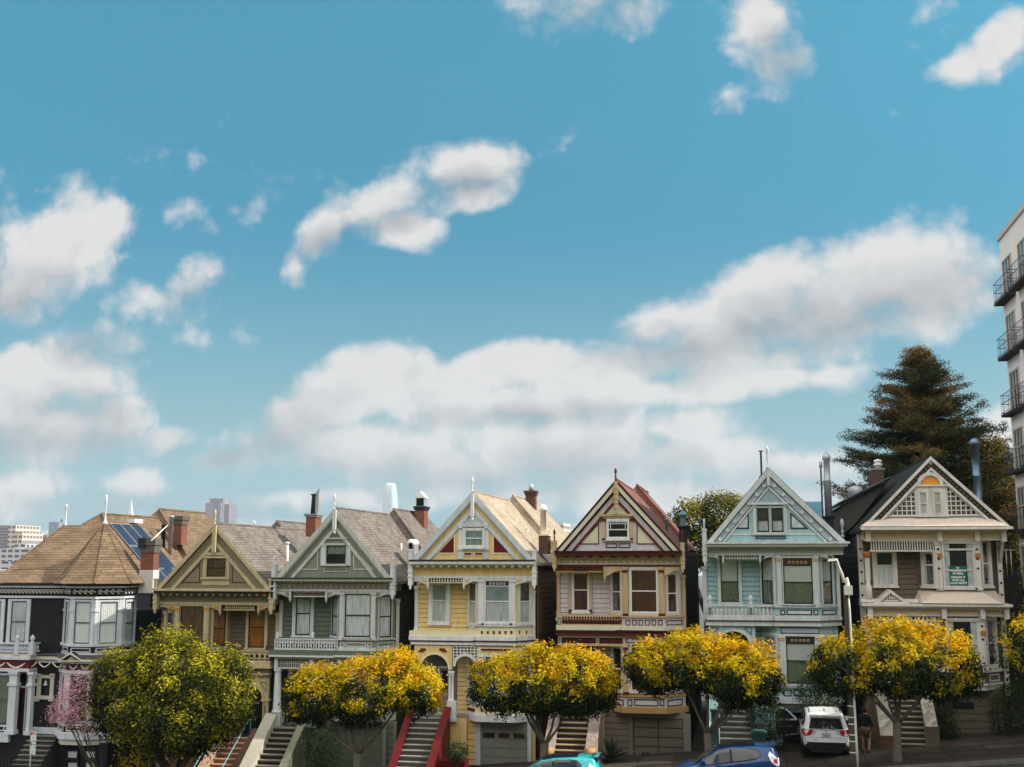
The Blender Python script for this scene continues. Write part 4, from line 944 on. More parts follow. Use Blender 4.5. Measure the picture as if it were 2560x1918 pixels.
    zp = h.uz(F, 690, 1478)[1]; cu, zc = h.uz(F, 685, 1250); r = h.uz(F, 750, 1250)[0]-cu; u0, u1, _, z1 = h.R(F, 600, 1128, 786, 1250); b = MB(); b.arch(F, cu, zc, r, u0, u1, z1, -.2, 0, GD); b.ring(F, cu, zc, r, r+.1, 0, .05, GD, a0=0, a1=math.pi)
    tri_panel(h, b, F, [(735, 1150), (775, 1150), (775, 1215)], TP, .03, .03); h.part('porch_arch', b)
    for x in (762, 612):
        u, z0 = h.uz(F, x, 1412); z1 = h.uz(F, x, 1252)[1]; b = MB(); b.box(F, u-.13, u+.13, z0+.1, z1-.12, -.2, 0, GD); b.box(F, u-.19, u+.19, z1-.12, z1, -.25, .06, GD); b.box(F, u-.2, u+.2, z0, z0+.12, -.25, .06, GD); b.box(F, u-.16, u+.16, zp, z0, -.25, .03, TD); b.box(F, u-.05, u+.05, z0+.3, z1-.3, 0, .02, TP); b.build('column', h.root)
    b = MB(); u0 = h.uz(F, 540, 1480)[0]; u1 = h.uz(F, 800, 1480)[0]; b.box(F, u0, u1, gz(u0)-1, zp, -.95, -.12, TD); h.part('porch_floor', b)
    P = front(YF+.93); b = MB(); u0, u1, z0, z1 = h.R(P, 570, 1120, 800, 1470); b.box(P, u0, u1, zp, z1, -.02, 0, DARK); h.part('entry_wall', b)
    GT = front(YF+.3); b = MB(); cu2, _ = h.uz(GT, 690, 1250); IR = mat('wrought_iron', (.02, .02, .02), .4)
    for k in range(-4, 5):
        x = cu2+k*r/5; top = zc+math.sqrt(max(.01, r*r-(x-cu2)**2)); b.tube([(x, GT.o.y, zp), (x, GT.o.y, top)], .013, IR, n=5)
    for q in (.3, .62): b.ring(GT, cu2, zc+.1, r*q, r*q+.03, 0, .02, IR, n=16)
    b.tube([(cu2-r, GT.o.y, zp+.9), (cu2+r, GT.o.y, zp+.9)], .015, IR, n=5); go = h.part('iron_gate', b)
    b = MB(); h.bar(b, front(YF+.26), 703, 1270, 733, 1282, 0, .02, mat('number_plate_grey', LIN(120, 118, 116), .5)); b.build('plate', go)
    b = MB(); wrap(h, fr, zz(1420), zz(1380), 0, .15, GD, b); h.part('bay_base', b)
    window(h, BF, 264, 1110, 404, 1340, GD, DK, ('full', BB, None)); window(h, BR, 455, 1110, 528, 1340, GD, DK, ('full', BB, None))
    ZG = front(YF+.4); BG = mat('brown_garage_paint', LIN(104, 76, 54), .6); b = MB(); u0, u1, z0, z1 = h.R(ZG, 130, 1420, 560, 1700); b.box(ZG, u0, u1, gz(u0)-.5, z1+.05, -.3, 0, BG); h.bar(b, ZG, 132, 1420, 150, 1760, 0, .15, TP); h.bar(b, ZG, 172, 1420, 194, 1760, 0, .15, GD); h.part('base_wall', b)
    garage(h, 250, 1450, 500, 1740, BG, BG, rows=1, cols=1, Y=YF+.34)
    Xa, Xb = h.uz(F, 560, 1490)[0], h.uz(F, 700, 1490)[0]; Yb = YF-3.5; g = gz(Xa)+.15; TR = mat('terracotta_step', LIN(168, 110, 78), .8, var=.2)
    steps(h, Xa, Xb, Xa, Xb, YF-.15, Yb, zp, g, mat('pale_step_nosing', LIN(176, 146, 124), .7), TR)
    stair_wall(h, Xa-.38, Xa, YF-.1, Yb, zp, g, mat('salmon_stucco', LIN(176, 146, 120), .8, bump=.2), hh=.32, newel=False); stair_wall(h, Xb, Xb+.4, YF-.1, Yb, zp, g, mat('umber_stucco', LIN(104, 78, 62), .8), hh=.3, newel=False)
    for X in (Xa-.2, Xb-.06):
        b = MB(); a = Vector((X, YF-.3, zp+.95)); e = Vector((X, Yb-.1, g+.95)); b.tube([a, e, e+Vector((0, -.12, -.12)), e+Vector((0, -.1, -.9))], .026, TEAL_RAIL, n=8); b.tube([a-Vector((0, 0, .9)), a], .022, TEAL_RAIL, n=6); b.build('handrail', h.root)
    hip_block(h, (835, 197), YF+9.4, YF+15.5, h.sl, h.zb+.1, 1.3, SH, SIDE)
    ch, CF, q = chimney(h, 1010, 154, 1066, 200, YF+6.4, BRICK, depth=.9, cap=.08, capm=CONC)
    cu = (q[0]+q[1])/2; b = MB(); b.lathe((cu, YF+6.8, q[3]), [(.17, 0), (.12, .95), (.12, 1.0), (.2, 1.02), (.2, 1.06), (.05, 1.1)], BLACKM, n=12); b.box(front(YF+6.7), cu+.12, cu+.3, q[3]+.0, q[3]+1.0, -.12, 0, STEEL); b.prism(front(YF+6.7), [(cu+.05, q[3]+1.05), (cu+.3, q[3]+1.0), (cu+.32, q[3]+1.4)], -.1, 0, STEEL); b.build('chimney_cowl', ch)
    b = MB(); p = at_y(*h.px(900, 330), YF+4.6); b.tube([(p.x+.25, p.y, p.z-1.3), (p.x, p.y, p.z-.95), (p.x, p.y, p.z)], .07, WHITEMETAL, n=8); b.lathe((p.x, p.y, p.z-.02), [(.12, 0), (.12, .06), (.08, .1)], WHITEMETAL, n=10); b.build('vent_pipe', h.roof)
    return h

def house_cream():
    h = House('row_house', 'white and tan gabled house with maroon trim, brown blinds and a maroon baluster balcony', 1340, 1150, 2.1575)
    PW = mat('pinkish_white_paint', LIN(204, 194, 194), .55, streak=.04); TN = mat('tan_trim', LIN(192, 164, 126), .55, streak=.04); CR = mat('cream_panel_paint', LIN(206, 198, 174), .55); MR = mat('maroon_paint', LIN(88, 34, 32), .5); DK = mat('maroon_black', LIN(48, 26, 28), .6)
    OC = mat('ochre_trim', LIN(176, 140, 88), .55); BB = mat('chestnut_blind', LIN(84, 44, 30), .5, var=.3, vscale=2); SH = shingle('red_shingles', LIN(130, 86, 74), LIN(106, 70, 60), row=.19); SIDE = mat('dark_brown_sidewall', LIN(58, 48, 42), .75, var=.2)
    c = dict(apex=(433, 108), base=490, xl=108, xr=782, roof=SH, field=PW, wall=CR, side=SIDE, siding=PW, trim=TN,
             bands=[(108, 122, DK, .19), (122, 152, CR, .17), (152, 168, DK, .05), (205, 224, MR, .08)], beam=573, bl=112, br=808, fl=108, fr=792, recess=(112, 405), floor2=850, slab=(105, 470))
    gable_top(h, c); attic_body(h, c); G, F, W = h.G, h.F, h.W
    b = MB(); b.prism(G, [h.uz(G, 350, 291), h.uz(G, 520, 291), h.uz(G, 434, 226)], .002, .03, CR); h.bar(b, G, 344, 292, 524, 304, .002, .12, TN); h.bar(b, G, 350, 304, 526, 312, .002, .07, TN)
    for x0, x1 in ((357, 374), (505, 523)): h.bar(b, G, x0, 332, x1, 424, .002, .06, TN); h.bar(b, G, x0-5, 318, x1+5, 332, .002, .08, MR); h.bar(b, G, x0-1, 422, x1+1, 434, .002, .07, MR)
    h.bar(b, G, 355, 434, 528, 441, .002, .09, TN)
    facade_panel(h, b, G, 377, 450, 437, 473, DK, .03, .02); facade_panel(h, b, G, 447, 450, 508, 473, DK, .03, .02); tri_panel(h, b, G, [(228, 455), (340, 455), (340, 340)], DK, .04, .03, CR); tri_panel(h, b, G, [(543, 340), (543, 455), (662, 455)], DK, .04, .03, CR)
    h.part('gable_trim', b); window(h, G, 388, 330, 498, 422, WHITE, WHITE, 'dark', d=.02, w=.05, grid=True)
    b = MB(); h.bar(b, G, 425, 115, 443, 290, .19, .30, TN)
    for i in range(5): h.bar(b, G, 421, 150+i*26, 447, 158+i*26, .19, .33, TN)
    h.part('king_post', b); finial(h, G, 433, 46, 112, MR, .24)
    b = MB(); h.bar(b, G, 104, 490, 790, 500, -.3, .34, DK); h.bar(b, G, 106, 500, 788, 515, -.3, .27, MR); u0, u1, z0, z1 = h.R(G, 130, 515, 770, 528); b.dentils(G, u0, u1, z0, z1, 10, .28, -.3, .16, MR); h.part('cornice', b)
    b = MB(); h.bar(b, F, 110, 520, 788, 566, 0, .04, CR); u0, u1, z0, z1 = h.R(F, 125, 530, 778, 562); swirls(b, F, u0, u1, z0, z1, 20, OC, .04, .012); h.bar(b, F, 108, 565, 790, 574, 0, .09, MR); h.part('frieze', b)
    corner_post(h, G, 90, 438, 110, 606, TN, fin=374, finm=MR); corner_post(h, G, 781, 446, 802, 612, TN, fin=380, finm=MR)
    b = MB(); h.bar(b, F, 112, 574, 362, 600, -.05, .03, MR); h.bar(b, F, 112, 599, 362, 606, -.05, .05, OC); u0, u1, z0, z1 = h.R(F, 205, 584, 282, 598)
    for i in range(4): b.ring(F, u0+(u1-u0)*(i+.5)/4, (z0+z1)/2, .06, .10, .03, .05, DK, n=8)
    h.part('lintel', b)
    fan_bracket(h, F, 372, 576, 468, 636, TN, CR, droop=True); fan_bracket(h, F, 692, 578, 775, 630, TN, CR, droop=False)
    fr = bay(h, F, (406, 470, 690, 795), 574, 1362, PW); BL, BF, BR = fr; upper_and_porch(h, c)
    pilaster(h, W, 114, 606, 131, 830, TN); window(h, W, 202, 609, 283, 815, WHITE, WHITE, ('full', BB, None), rail=.45, w=.06)
    b = MB(); h.bar(b, W, 178, 606, 196, 824, .02, .1, TN); h.bar(b, W, 288, 606, 304, 824, .02, .1, TN); h.bar(b, W, 177, 806, 197, 826, .02, .12, MR); h.bar(b, W, 287, 806, 305, 826, .02, .12, MR); h.part('window_casing', b)
    pilaster(h, BF, 471, 576, 496, 842, TN, cap=MR, block=MR); pilaster(h, BF, 664, 576, 690, 842, TN, cap=MR, block=MR); window(h, BF, 511, 590, 654, 825, CR, WHITE, ('full', BB, None), rail=.5, w=.07)
    window(h, BL, 414, 602, 462, 820, CR, WHITE, 'dark', w=.1); window(h, BR, 704, 615, 756, 825, CR, WHITE, ('full', BB, None), w=.1); pilaster(h, W, 790, 620, 808, 920, TN)
    zz = lambda y: h.uz(F, 560, y)[1]; b = MB(); wrap(h, fr, zz(850), zz(838), 0, .14, TN, b); wrap(h, fr, zz(896), zz(850), 0, .05, PW, b); wrap(h, fr, zz(918), zz(896), 0, .14, CR, b); wrap(h, fr, zz(926), zz(918), 0, .30, DK, b); wrap(h, fr, zz(950), zz(926), 0, .22, MR, b)
    for i in range(6): facade_panel(h, b, BF, 484+35*i, 862, 508+35*i, 892, DK, .03, .06)
    facade_panel(h, b, BR, 700, 864, 782, 890, DK, .03, .06); facade_panel(h, b, BF, 485, 962, 605, 986, DK, .03, .04); h.part('bay_skirt', b)
    b = MB(); u0, u1, z0, z1 = h.R(F, 112, 834, 470, 892); b.box(F, u0, u1, z1-.09, z1, -.1, .06, TN); b.box(F, u0, u1, z0, z0+.05, -.1, .04, TN); baluster_row(b, F, h.uz(F, 140, 860)[0], u1, z0+.05, z1-.09, 22, MR, -.02, .055); h.bar(b, F, 116, 846, 138, 892, -.06, .03, CR); facade_panel(h, b, F, 120, 850, 134, 888, DK, .025, .035); b.box(F, u0, u1, z0, z1-.09, -.4, -.38, PW); h.part('balcony_rail', b)
    b = MB(); h.bar(b, F, 110, 892, 472, 918, -.15, .06, CR); h.bar(b, F, 104, 918, 474, 926, -.5, .26, DK); h.bar(b, F, 108, 926, 474, 948, -.5, .18, MR); h.part('porch_cornice', b)
    b = MB(); h.bar(b, F, 120, 950, 472, 958, -.15, .05, CR); h.bar(b, F, 120, 990, 472, 1003, -.15, .05, TN); h.bar(b, F, 145, 958, 470, 990, -.1, -.08, DK); u0, u1, z0, z1 = h.R(F, 146, 958, 468, 990); baluster_row(b, F, u0, u1, z0, z1, 30, MR, -.02, .05)
    for x in (129, 332): h.bar(b, F, x-8, 950, x+8, 994, -.12, .06, CR); facade_panel(h, b, F, x-4, 956, x+4, 986, DK, .02, .065)
    h.part('spindle_frieze', b)
    zp = h.uz(F, 210, 1352)[1]
    for x in (128, 334):
        u, z0 = h.uz(F, x, 1330); z1 = h.uz(F, x, 1003)[1]; b = MB(); b.box(F, u-.11, u+.11, zp, z1-.15, -.25, -.02, TN); b.box(F, u-.17, u+.17, z1-.15, z1, -.3, .04, MR); b.box(F, u-.2, u+.2, zp, zp+.5, -.3, .05, CR); b.build('column', h.root)
    b = MB(); u0 = h.uz(F, 100, 1350)[0]; u1 = h.uz(F, 365, 1350)[0]; b.box(F, u0, u1, gz(u0)-1, zp, -.95, -.12, TN); h.part('porch_floor', b)
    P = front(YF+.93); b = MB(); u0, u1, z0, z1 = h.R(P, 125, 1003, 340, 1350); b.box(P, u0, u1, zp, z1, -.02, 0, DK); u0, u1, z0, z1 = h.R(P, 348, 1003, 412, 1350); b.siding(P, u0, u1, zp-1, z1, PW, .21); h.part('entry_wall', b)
    b = MB(); u0, u1, z0, z1 = h.R(P, 180, 1080, 255, 1350); b.box(P, u0, u1, zp, z1, 0, .05, MR); b.rect_outline(P, u0, u1, zp, z1, .08, .05, .09, TN); do = h.part('front_door', b); b = MB(); b.box(P, u0+.18, u1-.18, zp+1.1, z1-.25, .05, .06, DARK); b.build('pane', do)
    window(h, BL, 418, 1010, 468, 1240, CR, WHITE, 'dark', w=.1); window(h, BF, 512, 1008, 654, 1245, CR, WHITE, ('full', BB, None)); window(h, BR, 704, 1010, 756, 1245, CR, WHITE, 'dark', w=.1)
    pilaster(h, BF, 474, 992, 500, 1265, TN, cap=MR, block=MR); pilaster(h, BF, 664, 992, 690, 1265, TN, cap=MR, block=MR)
    b = MB(); wrap(h, fr, zz(1278), zz(1265), 0, .12, OC, b); wrap(h, fr, zz(1332), zz(1278), 0, .05, PW, b); wrap(h, fr, zz(1364), zz(1332), 0, .22, OC, b)
    for x0, x1 in ((494, 520), (530, 660), (668, 692)): facade_panel(h, b, BF, x0, 1290, x1, 1326, DK, .035, .06)
    facade_panel(h, b, BL, 424, 1288, 478, 1320, DK, .035, .06); facade_panel(h, b, BR, 704, 1290, 785, 1326, DK, .035, .06); h.part('bay_base', b)
    ZG = front(YF+.4); GB = mat('taupe_siding', LIN(128, 114, 104), .7); b = MB(); u0, u1, z0, z1 = h.R(ZG, 362, 1362, 808, 1640); b.siding(ZG, u0, u1, gz(u0)-.3, z1+.05, GB, .27); h.bar(b, ZG, 500, 1385, 524, 1625, .03, .12, GB); h.bar(b, ZG, 796, 1370, 836, 1625, 0, .1, mat('grey_render', LIN(130, 126, 118), .8)); h.bar(b, ZG, 500, 1372, 800, 1392, .03, .12, GB); h.part('base_wall', b)
    go, GF, q = garage(h, 526, 1394, 796, 1615, mat('taupe_garage_panel', LIN(112, 102, 92), .6), mat('taupe_garage_edge', LIN(84, 76, 68), .7), rows=4, cols=2, Y=YF+.34)
    for x in (593, 716):
        b = MB()
        for k in (-1, 1): h.bar(b, GF, x+k*12-8, 1578, x+k*12+8, 1596, .03, .05, DARK)
        b.build('vent', go)
    Xa, Xb = h.uz(F, 140, 1370)[0], h.uz(F, 306, 1370)[0]; Yb = YF-2.9; g = gz(Xa)+.15
    steps(h, Xa, Xb, Xa, Xb, YF-.15, Yb, zp, g, mat('tan_tread', LIN(176, 156, 126), .7, var=.2), mat('dark_riser', LIN(58, 50, 44), .8))
    SW = mat('weathered_pink_wall', LIN(164, 146, 134), .8, var=.25, streak=.2); stair_wall(h, Xa-.4, Xa, YF-.1, Yb, zp, g, SW, hh=.42, newel=False); stair_wall(h, Xb, Xb+.42, YF-.1, Yb, zp, g, SW, hh=.42, newel=False)
    for X in (Xa-.42, Xb-.02): b = MB(); NF = front(Yb-.02); b.box(NF, X, X+.46, g-.5, g+.75, -.4, .1, OC); b.tube([NF.P(X, g+.75, -.15), NF.P(X+.46, g+.75, -.15)], .25, OC, n=14); h.part('newel', b)
    hip_block(h, (544, 136), YF+9.5, YF+17, h.sl*1.06, h.zb+.1, 1.2, SH, SIDE)
    ch, CF, q = chimney(h, 772, 356, 814, 520, YF+5, BLACKM, depth=.6, cap=.05)
    TC = mat('verdigris_metal', LIN(96, 122, 124), .5); b = MB(); cu = (q[0]+q[1])/2; b.lathe((cu, YF+5.3, q[3]), [(.2, 0), (.2, .05), (.15, .06), (.13, .5), (.25, .52), (.25, .57), (.02, .78)], TC, n=8, smooth=False); b.build('chimney_cowl', ch)
    flue(h, h.roof, 705, 310, 372, .06, YF+4.2, TC, 'cone'); flue(h, h.roof, 601, 163, 195, .07, YF+14, WHITEMETAL, 'plate')
    return h

def house_aqua():
    h = House('row_house', 'pale aqua gabled house with round bosses on its gable and egg finials on the balcony', 1720, 1100, 2.025); h.glass = glass_mat('sky_lit_glass', refl=.11)
    AQ = mat('aqua_paint', LIN(160, 190, 192), .55, streak=.04); AS = mat('aqua_siding_paint', LIN(150, 182, 186), .55, streak=.04); BG = mat('blue_grey_paint', LIN(166, 178, 188), .5); GW = mat('pearl_trim', LIN(198, 204, 202), .5, streak=.05); NV = mat('navy_line', LIN(34, 44, 58), .5)
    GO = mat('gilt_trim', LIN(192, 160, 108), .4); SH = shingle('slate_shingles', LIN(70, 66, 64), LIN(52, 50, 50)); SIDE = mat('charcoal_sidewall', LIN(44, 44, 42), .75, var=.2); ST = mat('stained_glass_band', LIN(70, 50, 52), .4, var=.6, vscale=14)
    GC = mat('grey_green_drape', LIN(104, 112, 92), .8, var=.35, vscale=8); PB = mat('pale_shade', LIN(205, 210, 204), .8)
    c = dict(apex=(405, 142), base=518, xl=96, xr=802, roof=SH, field=AQ, wall=AQ, side=SIDE, siding=AS, trim=GW,
             bands=[(142, 178, GW, .17), (178, 184, NV, .05), (184, 226, BG, .04), (226, 232, NV, .05), (232, 246, GW, .07)], boss=(205, 8, GW), beam=578, bl=88, br=770, fl=86, fr=772, recess=(92, 372), floor2=862, slab=(96, 460))
    V = gable_top(h, c); attic_body(h, c); G, F, W = h.G, h.F, h.W
    b = MB(); h.bar(b, G, 318, 317, 504, 328, .002, .16, GW); h.bar(b, G, 326, 328, 496, 338, .002, .10, GW); h.bar(b, G, 330, 338, 346, 472, .002, .06, GW); h.bar(b, G, 484, 338, 500, 472, .002, .06, GW); h.bar(b, G, 411, 338, 421, 472, .002, .05, GW); h.bar(b, G, 322, 470, 508, 480, .002, .10, GW); h.bar(b, G, 168, 474, 690, 482, .002, .03, GW)
    facade_panel(h, b, G, 342, 487, 495, 501, NV, .035, .02)
    for j in range(4):
        for i in range(9):
            x = 340+i*17; y = 262+j*14
            if abs(x-407) < (y-238)*1.15: facade_panel(h, b, G, x-6, y-5, x+6, y+6, BG, .025, .01)
    for P in ([(226, 450), (308, 450), (308, 366)], [(518, 366), (518, 450), (610, 450)]):
        tri_panel(h, b, G, P, NV, .055, .035, GW); cx = sum(p[0] for p in P)/3; cy = sum(p[1] for p in P)/3; u, z = h.uz(G, cx, cy+2); b.ring(G, u, z, .08, .11, .02, .035, BG, a1=4.8); b.ring(G, u+.02, z, .001, .04, .02, .035, BG); b.ring(G, u-.2, z-.09, .02, .045, .02, .035, BG)
    h.part('gable_trim', b)
    for x0, x1 in ((350, 409), (423, 482)): window(h, G, x0, 344, x1, 467, GW, DARKSASH, ('low', LACE, None), d=.02, w=.01, sill=False)
    b = MB(); h.bar(b, G, 398, 148, 413, 232, .19, .28, GW); h.part('king_post', b); finial(h, G, 403, 33, 146, GW, .24, prof=[(.07, 0), (.07, .06), (.04, .1), (.04, .3), (.075, .4), (.05, .48), (.05, .55), (.10, .7), (.09, .82), (.02, .93)])
    b = MB(); h.bar(b, G, 92, 516, 816, 526, -.3, .40, GW); h.bar(b, G, 96, 526, 806, 540, -.3, .28, GW); u0, u1, z0, z1 = h.R(G, 98, 540, 792, 549); b.dentils(G, u0, u1, z0, z1, 60, .5, -.3, .12, GW); h.part('cornice', b)
    b = MB(); h.bar(b, F, 98, 546, 785, 574, 0, .05, mat('ivory_frieze', LIN(176, 178, 166), .6)); u0, u1, z0, z1 = h.R(F, 104, 548, 780, 572); swirls(b, F, u0, u1, z0, z1, 30, GW, .05); h.bar(b, F, 92, 573, 785, 582, 0, .10, GW); h.part('frieze', b)
    corner_post(h, G, 74, 450, 95, 640, GW, fin=398)
    b = MB(); p = at_y(*h.px(782, 480), YF+3); b.lathe((p.x, p.y, p.z-.1), [(r_, z_*.9) for r_, z_ in FINIAL], GW); h.part('finial', b)
    fan_bracket(h, F, 104, 583, 178, 612, GW, NV, flip=True); fan_bracket(h, F, 364, 583, 438, 610, GW, NV); fan_bracket(h, F, 666, 583, 732, 612, GW, NV, droop=False, flip=True)
    b = MB(); h.bar(b, F, 186, 582, 356, 586, -.02, .06, GW); h.bar(b, F, 186, 596, 356, 601, -.02, .06, GW); u0, u1, z0, z1 = h.R(F, 190, 584, 354, 610); b.dentils(F, u0, u1, z0, z1, 12, .28, -.01, .05, GW); h.bar(b, F, 188, 586, 354, 596, -.05, -.03, NV); h.part('spindle_grille', b)
    fr = bay(h, F, (374, 448, 662, 758), 582, 1345, AQ); BL, BF, BR = fr; upper_and_porch(h, c)
    window(h, W, 166, 604, 255, 820, GW, DARKSASH, ('split', PB, GC), rail=.53, w=.14); pilaster(h, BF, 449, 584, 474, 838, GW, cap=GO); pilaster(h, BF, 634, 584, 662, 838, GW, cap=GO)
    window(h, BF, 483, 598, 631, 830, GW, DARKSASH, ('split', PB, GC), rail=.53, top=(.16, ST, GO), w=.04); window(h, BL, 379, 598, 437, 830, GW, DARKSASH, ('split', PB, GC), w=.10); window(h, BR, 676, 606, 724, 830, GW, DARKSASH, ('split', PB, GC), w=.10)
    pilaster(h, W, 752, 616, 770, 910, GW, cap=GO); pilaster(h, W, 76, 640, 96, 905, GW)
    zz = lambda y: h.uz(F, 560, y)[1]; b = MB(); wrap(h, fr, zz(848), zz(838), 0, .14, GW, b); wrap(h, fr, zz(890), zz(848), 0, .05, AQ, b); wrap(h, fr, zz(914), zz(890), 0, .16, GW, b); wrap(h, fr, zz(920), zz(914), 0, .3, mat('brown_drip', LIN(82, 66, 60), .6), b); wrap(h, fr, zz(942), zz(920), 0, .24, GW, b)
    for x0, x1 in ((467, 491), (499, 627), (635, 659)): facade_panel(h, b, BF, x0, 859, x1, 886, NV, .045, .06, GW)
    facade_panel(h, b, BR, 674, 860, 742, 886, NV, .045, .06, GW); facade_panel(h, b, BF, 470, 950, 665, 980, NV, .03, .03, BG); u, z = h.uz(BR, 715, 958); b.ring(BR, u, z, .08, .12, .01, .03, GW, a0=3.1, a1=6.3); h.part('bay_skirt', b)
    b = MB(); u0, u1, z0, z1 = h.R(F, 98, 834, 458, 890); b.box(F, u0, u1, z1-.08, z1, -.1, .05, GW); b.box(F, u0, u1, z0, z0+.05, -.1, .05, GW)
    for xa, xb, n in ((118, 304, 9), (332, 454, 6)): ua, ub = h.uz(F, xa, 860)[0], h.uz(F, xb, 860)[0]; baluster_row(b, F, ua, ub, z0+.05, z1-.08, n, GW, -.02, .075)
    h.part('balcony_rail', b)
    for x in (111, 317):
        b = MB(); h.bar(b, F, x-10, 832, x+10, 890, -.16, .08, GW); facade_panel(h, b, F, x-6, 848, x+6, 882, NV, .03, .09); p = h.uz(F, x, 832); b.lathe(F.P(p[0], p[1], -.04), [(.11, 0), (.11, .05), (.06, .08), (.12, .18), (.12, .25), (.07, .36), (.01, .42)], GW, n=12); h.part('balcony_post', b)
    b = MB(); h.bar(b, F, 92, 890, 460, 912, -.2, .06, GW); h.bar(b, F, 86, 912, 462, 918, -.5, .22, mat('brown_drip', LIN(82, 66, 60), .6)); h.bar(b, F, 90, 918, 462, 940, -.5, .16, GW); h.part('porch_cornice', b)
    zp = h.uz(F, 235, 1338)[1]; b = MB(); cu, zc = h.uz(F, 235, 1052); r = h.uz(F, 318, 1052)[0]-cu; u0, u1, _, z1 = h.R(F, 106, 940, 342, 1060); b.arch(F, cu, zc, r, u0, u1, z1, -.2, 0, AQ); b.ring(F, cu, zc, r, r+.12, 0, .05, GW, a0=0, a1=math.pi, n=16)
    tri_panel(h, b, F, [(120, 950), (160, 950), (120, 990)], NV, .03, .02, BG); tri_panel(h, b, F, [(282, 950), (322, 950), (322, 990)], NV, .03, .02, BG); h.part('porch_arch', b)
    for x in (124, 330): u, z0 = h.uz(F, x, 1330); z1 = h.uz(F, x, 1056)[1]; b = MB(); b.lathe(F.P(u, zp, -.1), [(.15, 0), (.15, .1), (.1, .15), (.085, z1-zp-.3), (.14, z1-zp-.1), (.14, z1-zp)], GW, n=12); b.build('column', h.root)
    b = MB(); u0 = h.uz(F, 100, 1340)[0]; u1 = h.uz(F, 370, 1340)[0]; b.box(F, u0, u1, gz(u0)-1, zp, -.95, -.12, AS); h.part('porch_floor', b)
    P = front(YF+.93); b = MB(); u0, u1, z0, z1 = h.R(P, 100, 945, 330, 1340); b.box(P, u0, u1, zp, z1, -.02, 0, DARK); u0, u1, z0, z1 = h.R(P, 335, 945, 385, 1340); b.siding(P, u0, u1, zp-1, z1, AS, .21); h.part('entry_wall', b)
    window(h, BL, 391, 988, 454, 1205, GW, GW, ('split', PB, GC), w=.08); window(h, BF, 498, 994, 645, 1234, GW, DARKSASH, ('split', PB, GC), rail=.52, w=.06, top=(.15, mat('leaded_dark', (.02, .025, .025), .4), GO)); window(h, BR, 688, 1000, 738, 1225, GW, DARKSASH, ('split', PB, GC), w=.08)
    pilaster(h, BF, 464, 984, 490, 1240, GW, cap=GO); pilaster(h, BF, 650, 984, 676, 1240, GW, cap=GO)
    b = MB(); wrap(h, fr, zz(1256), zz(1242), 0, .12, BG, b); wrap(h, fr, zz(1300), zz(1256), 0, .05, AQ, b); wrap(h, fr, zz(1334), zz(1300), 0, .18, GW, b); wrap(h, fr, zz(1352), zz(1334), 0, .1, mat('soffit_grey', LIN(110, 108, 100), .7), b)
    for i in range(4): facade_panel(h, b, BF, 483+51*i, 1264, 523+51*i, 1298, NV, .05, .06, BG)
    h.part('bay_base', b)
    ZG = front(YF+.4); b = MB(); u0, u1, z0, z1 = h.R(ZG, 330, 1350, 770, 1560); gl_, gr_ = h.uz(ZG, 470, 1400)[0], h.uz(ZG, 752, 1400)[0]; g = gz((u0+u1)/2)
    b.siding(ZG, u0, gl_, g-.4, z1, AS, .27); b.siding(ZG, gr_, u1, g-.4, z1, AS, .27); b.box(ZG, gl_, gr_, z1-.25, z1+.1, -.1, .02, AS); b.build('base_wall', h.root)
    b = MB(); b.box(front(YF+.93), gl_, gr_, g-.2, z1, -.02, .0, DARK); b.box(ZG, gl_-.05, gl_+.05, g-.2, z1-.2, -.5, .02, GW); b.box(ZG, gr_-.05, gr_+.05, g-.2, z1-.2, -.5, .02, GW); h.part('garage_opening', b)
    Xa, Xb = h.uz(F, 158, 1345)[0], h.uz(F, 316, 1345)[0]; Yb = YF-2.6; g = gz(Xa)+.15; steps(h, Xa, Xb, Xa, Xb, YF-.15, Yb, zp, g, mat('worn_tread', LIN(150, 148, 140), .7, var=.25, vscale=3), mat('worn_riser', LIN(96, 92, 82), .8, var=.25))
    stair_wall(h, Xa-.38, Xa-.0, YF-.1, Yb, zp, g, AQ, hh=.5, newel=False); stair_wall(h, Xb, Xb+.12, YF-.1, Yb, zp, g, SIDE, hh=.3, newel=False)
    # thin flue on the ridge, twin steel flues on a dark chimney
    p0 = at_y(*h.px(372, 170), YF+5); b = MB(); b.lathe((p0.x, p0.y, p0.z-.9), [(.05, 0), (.05, 1.95), (.11, 1.97), (.12, 2.03), (.04, 2.05)], STEEL, n=10); b.lathe((p0.x, p0.y, p0.z-.3), [(.14, 0), (.14, .12), (.07, .2)], mat('rusty_red_metal', LIN(120, 50, 36), .6), n=8); b.build('flue', h.roof)
    ch, CF, q = chimney(h, 696, 385, 738, 470, YF+3, BLACKM, depth=.7, cap=.06)
    b = MB(); p0 = at_y(*h.px(712, 388), YF+3.3); p1 = at_y(*h.px(702, 98), YF+3.3); H = p1.z-p0.z; cx = (q[0]+q[1])/2
    b.lathe((cx, YF+3.3, p0.z), [(.165, 0), (.165, H*.62), (.175, H*.63), (.145, H*.64), (.145, H-.05), (.19, H), (.19, H+.12), (.01, H+.38)], STEEL, n=14); b.lathe((cx-.27, YF+3.3, p0.z), [(.04, 0), (.04, H*.85), (.08, H*.86), (.08, H*.95), (.02, H*.97)], STEEL, n=8); b.build('flue', ch)
    return h

def scroll_row(b, F, u0, u1, z0, z1, n, m, d=.03):
    p = (u1-u0)/n; cz = (z0+z1)/2; r = (z1-z0)*.40
    for i in range(n):
        cu = u0+p*(i+.5); b.ring(F, cu, cz, r*.55, r, d, d+.02, m, a0=.4, a1=5.2, n=8, sx=.95); b.ring(F, cu, cz, .001, r*.28, d, d+.02, m, n=6)
        b.box(F, cu+r*.5, cu+p-r*.6, cz-.02, cz+.03, d, d+.018, m)

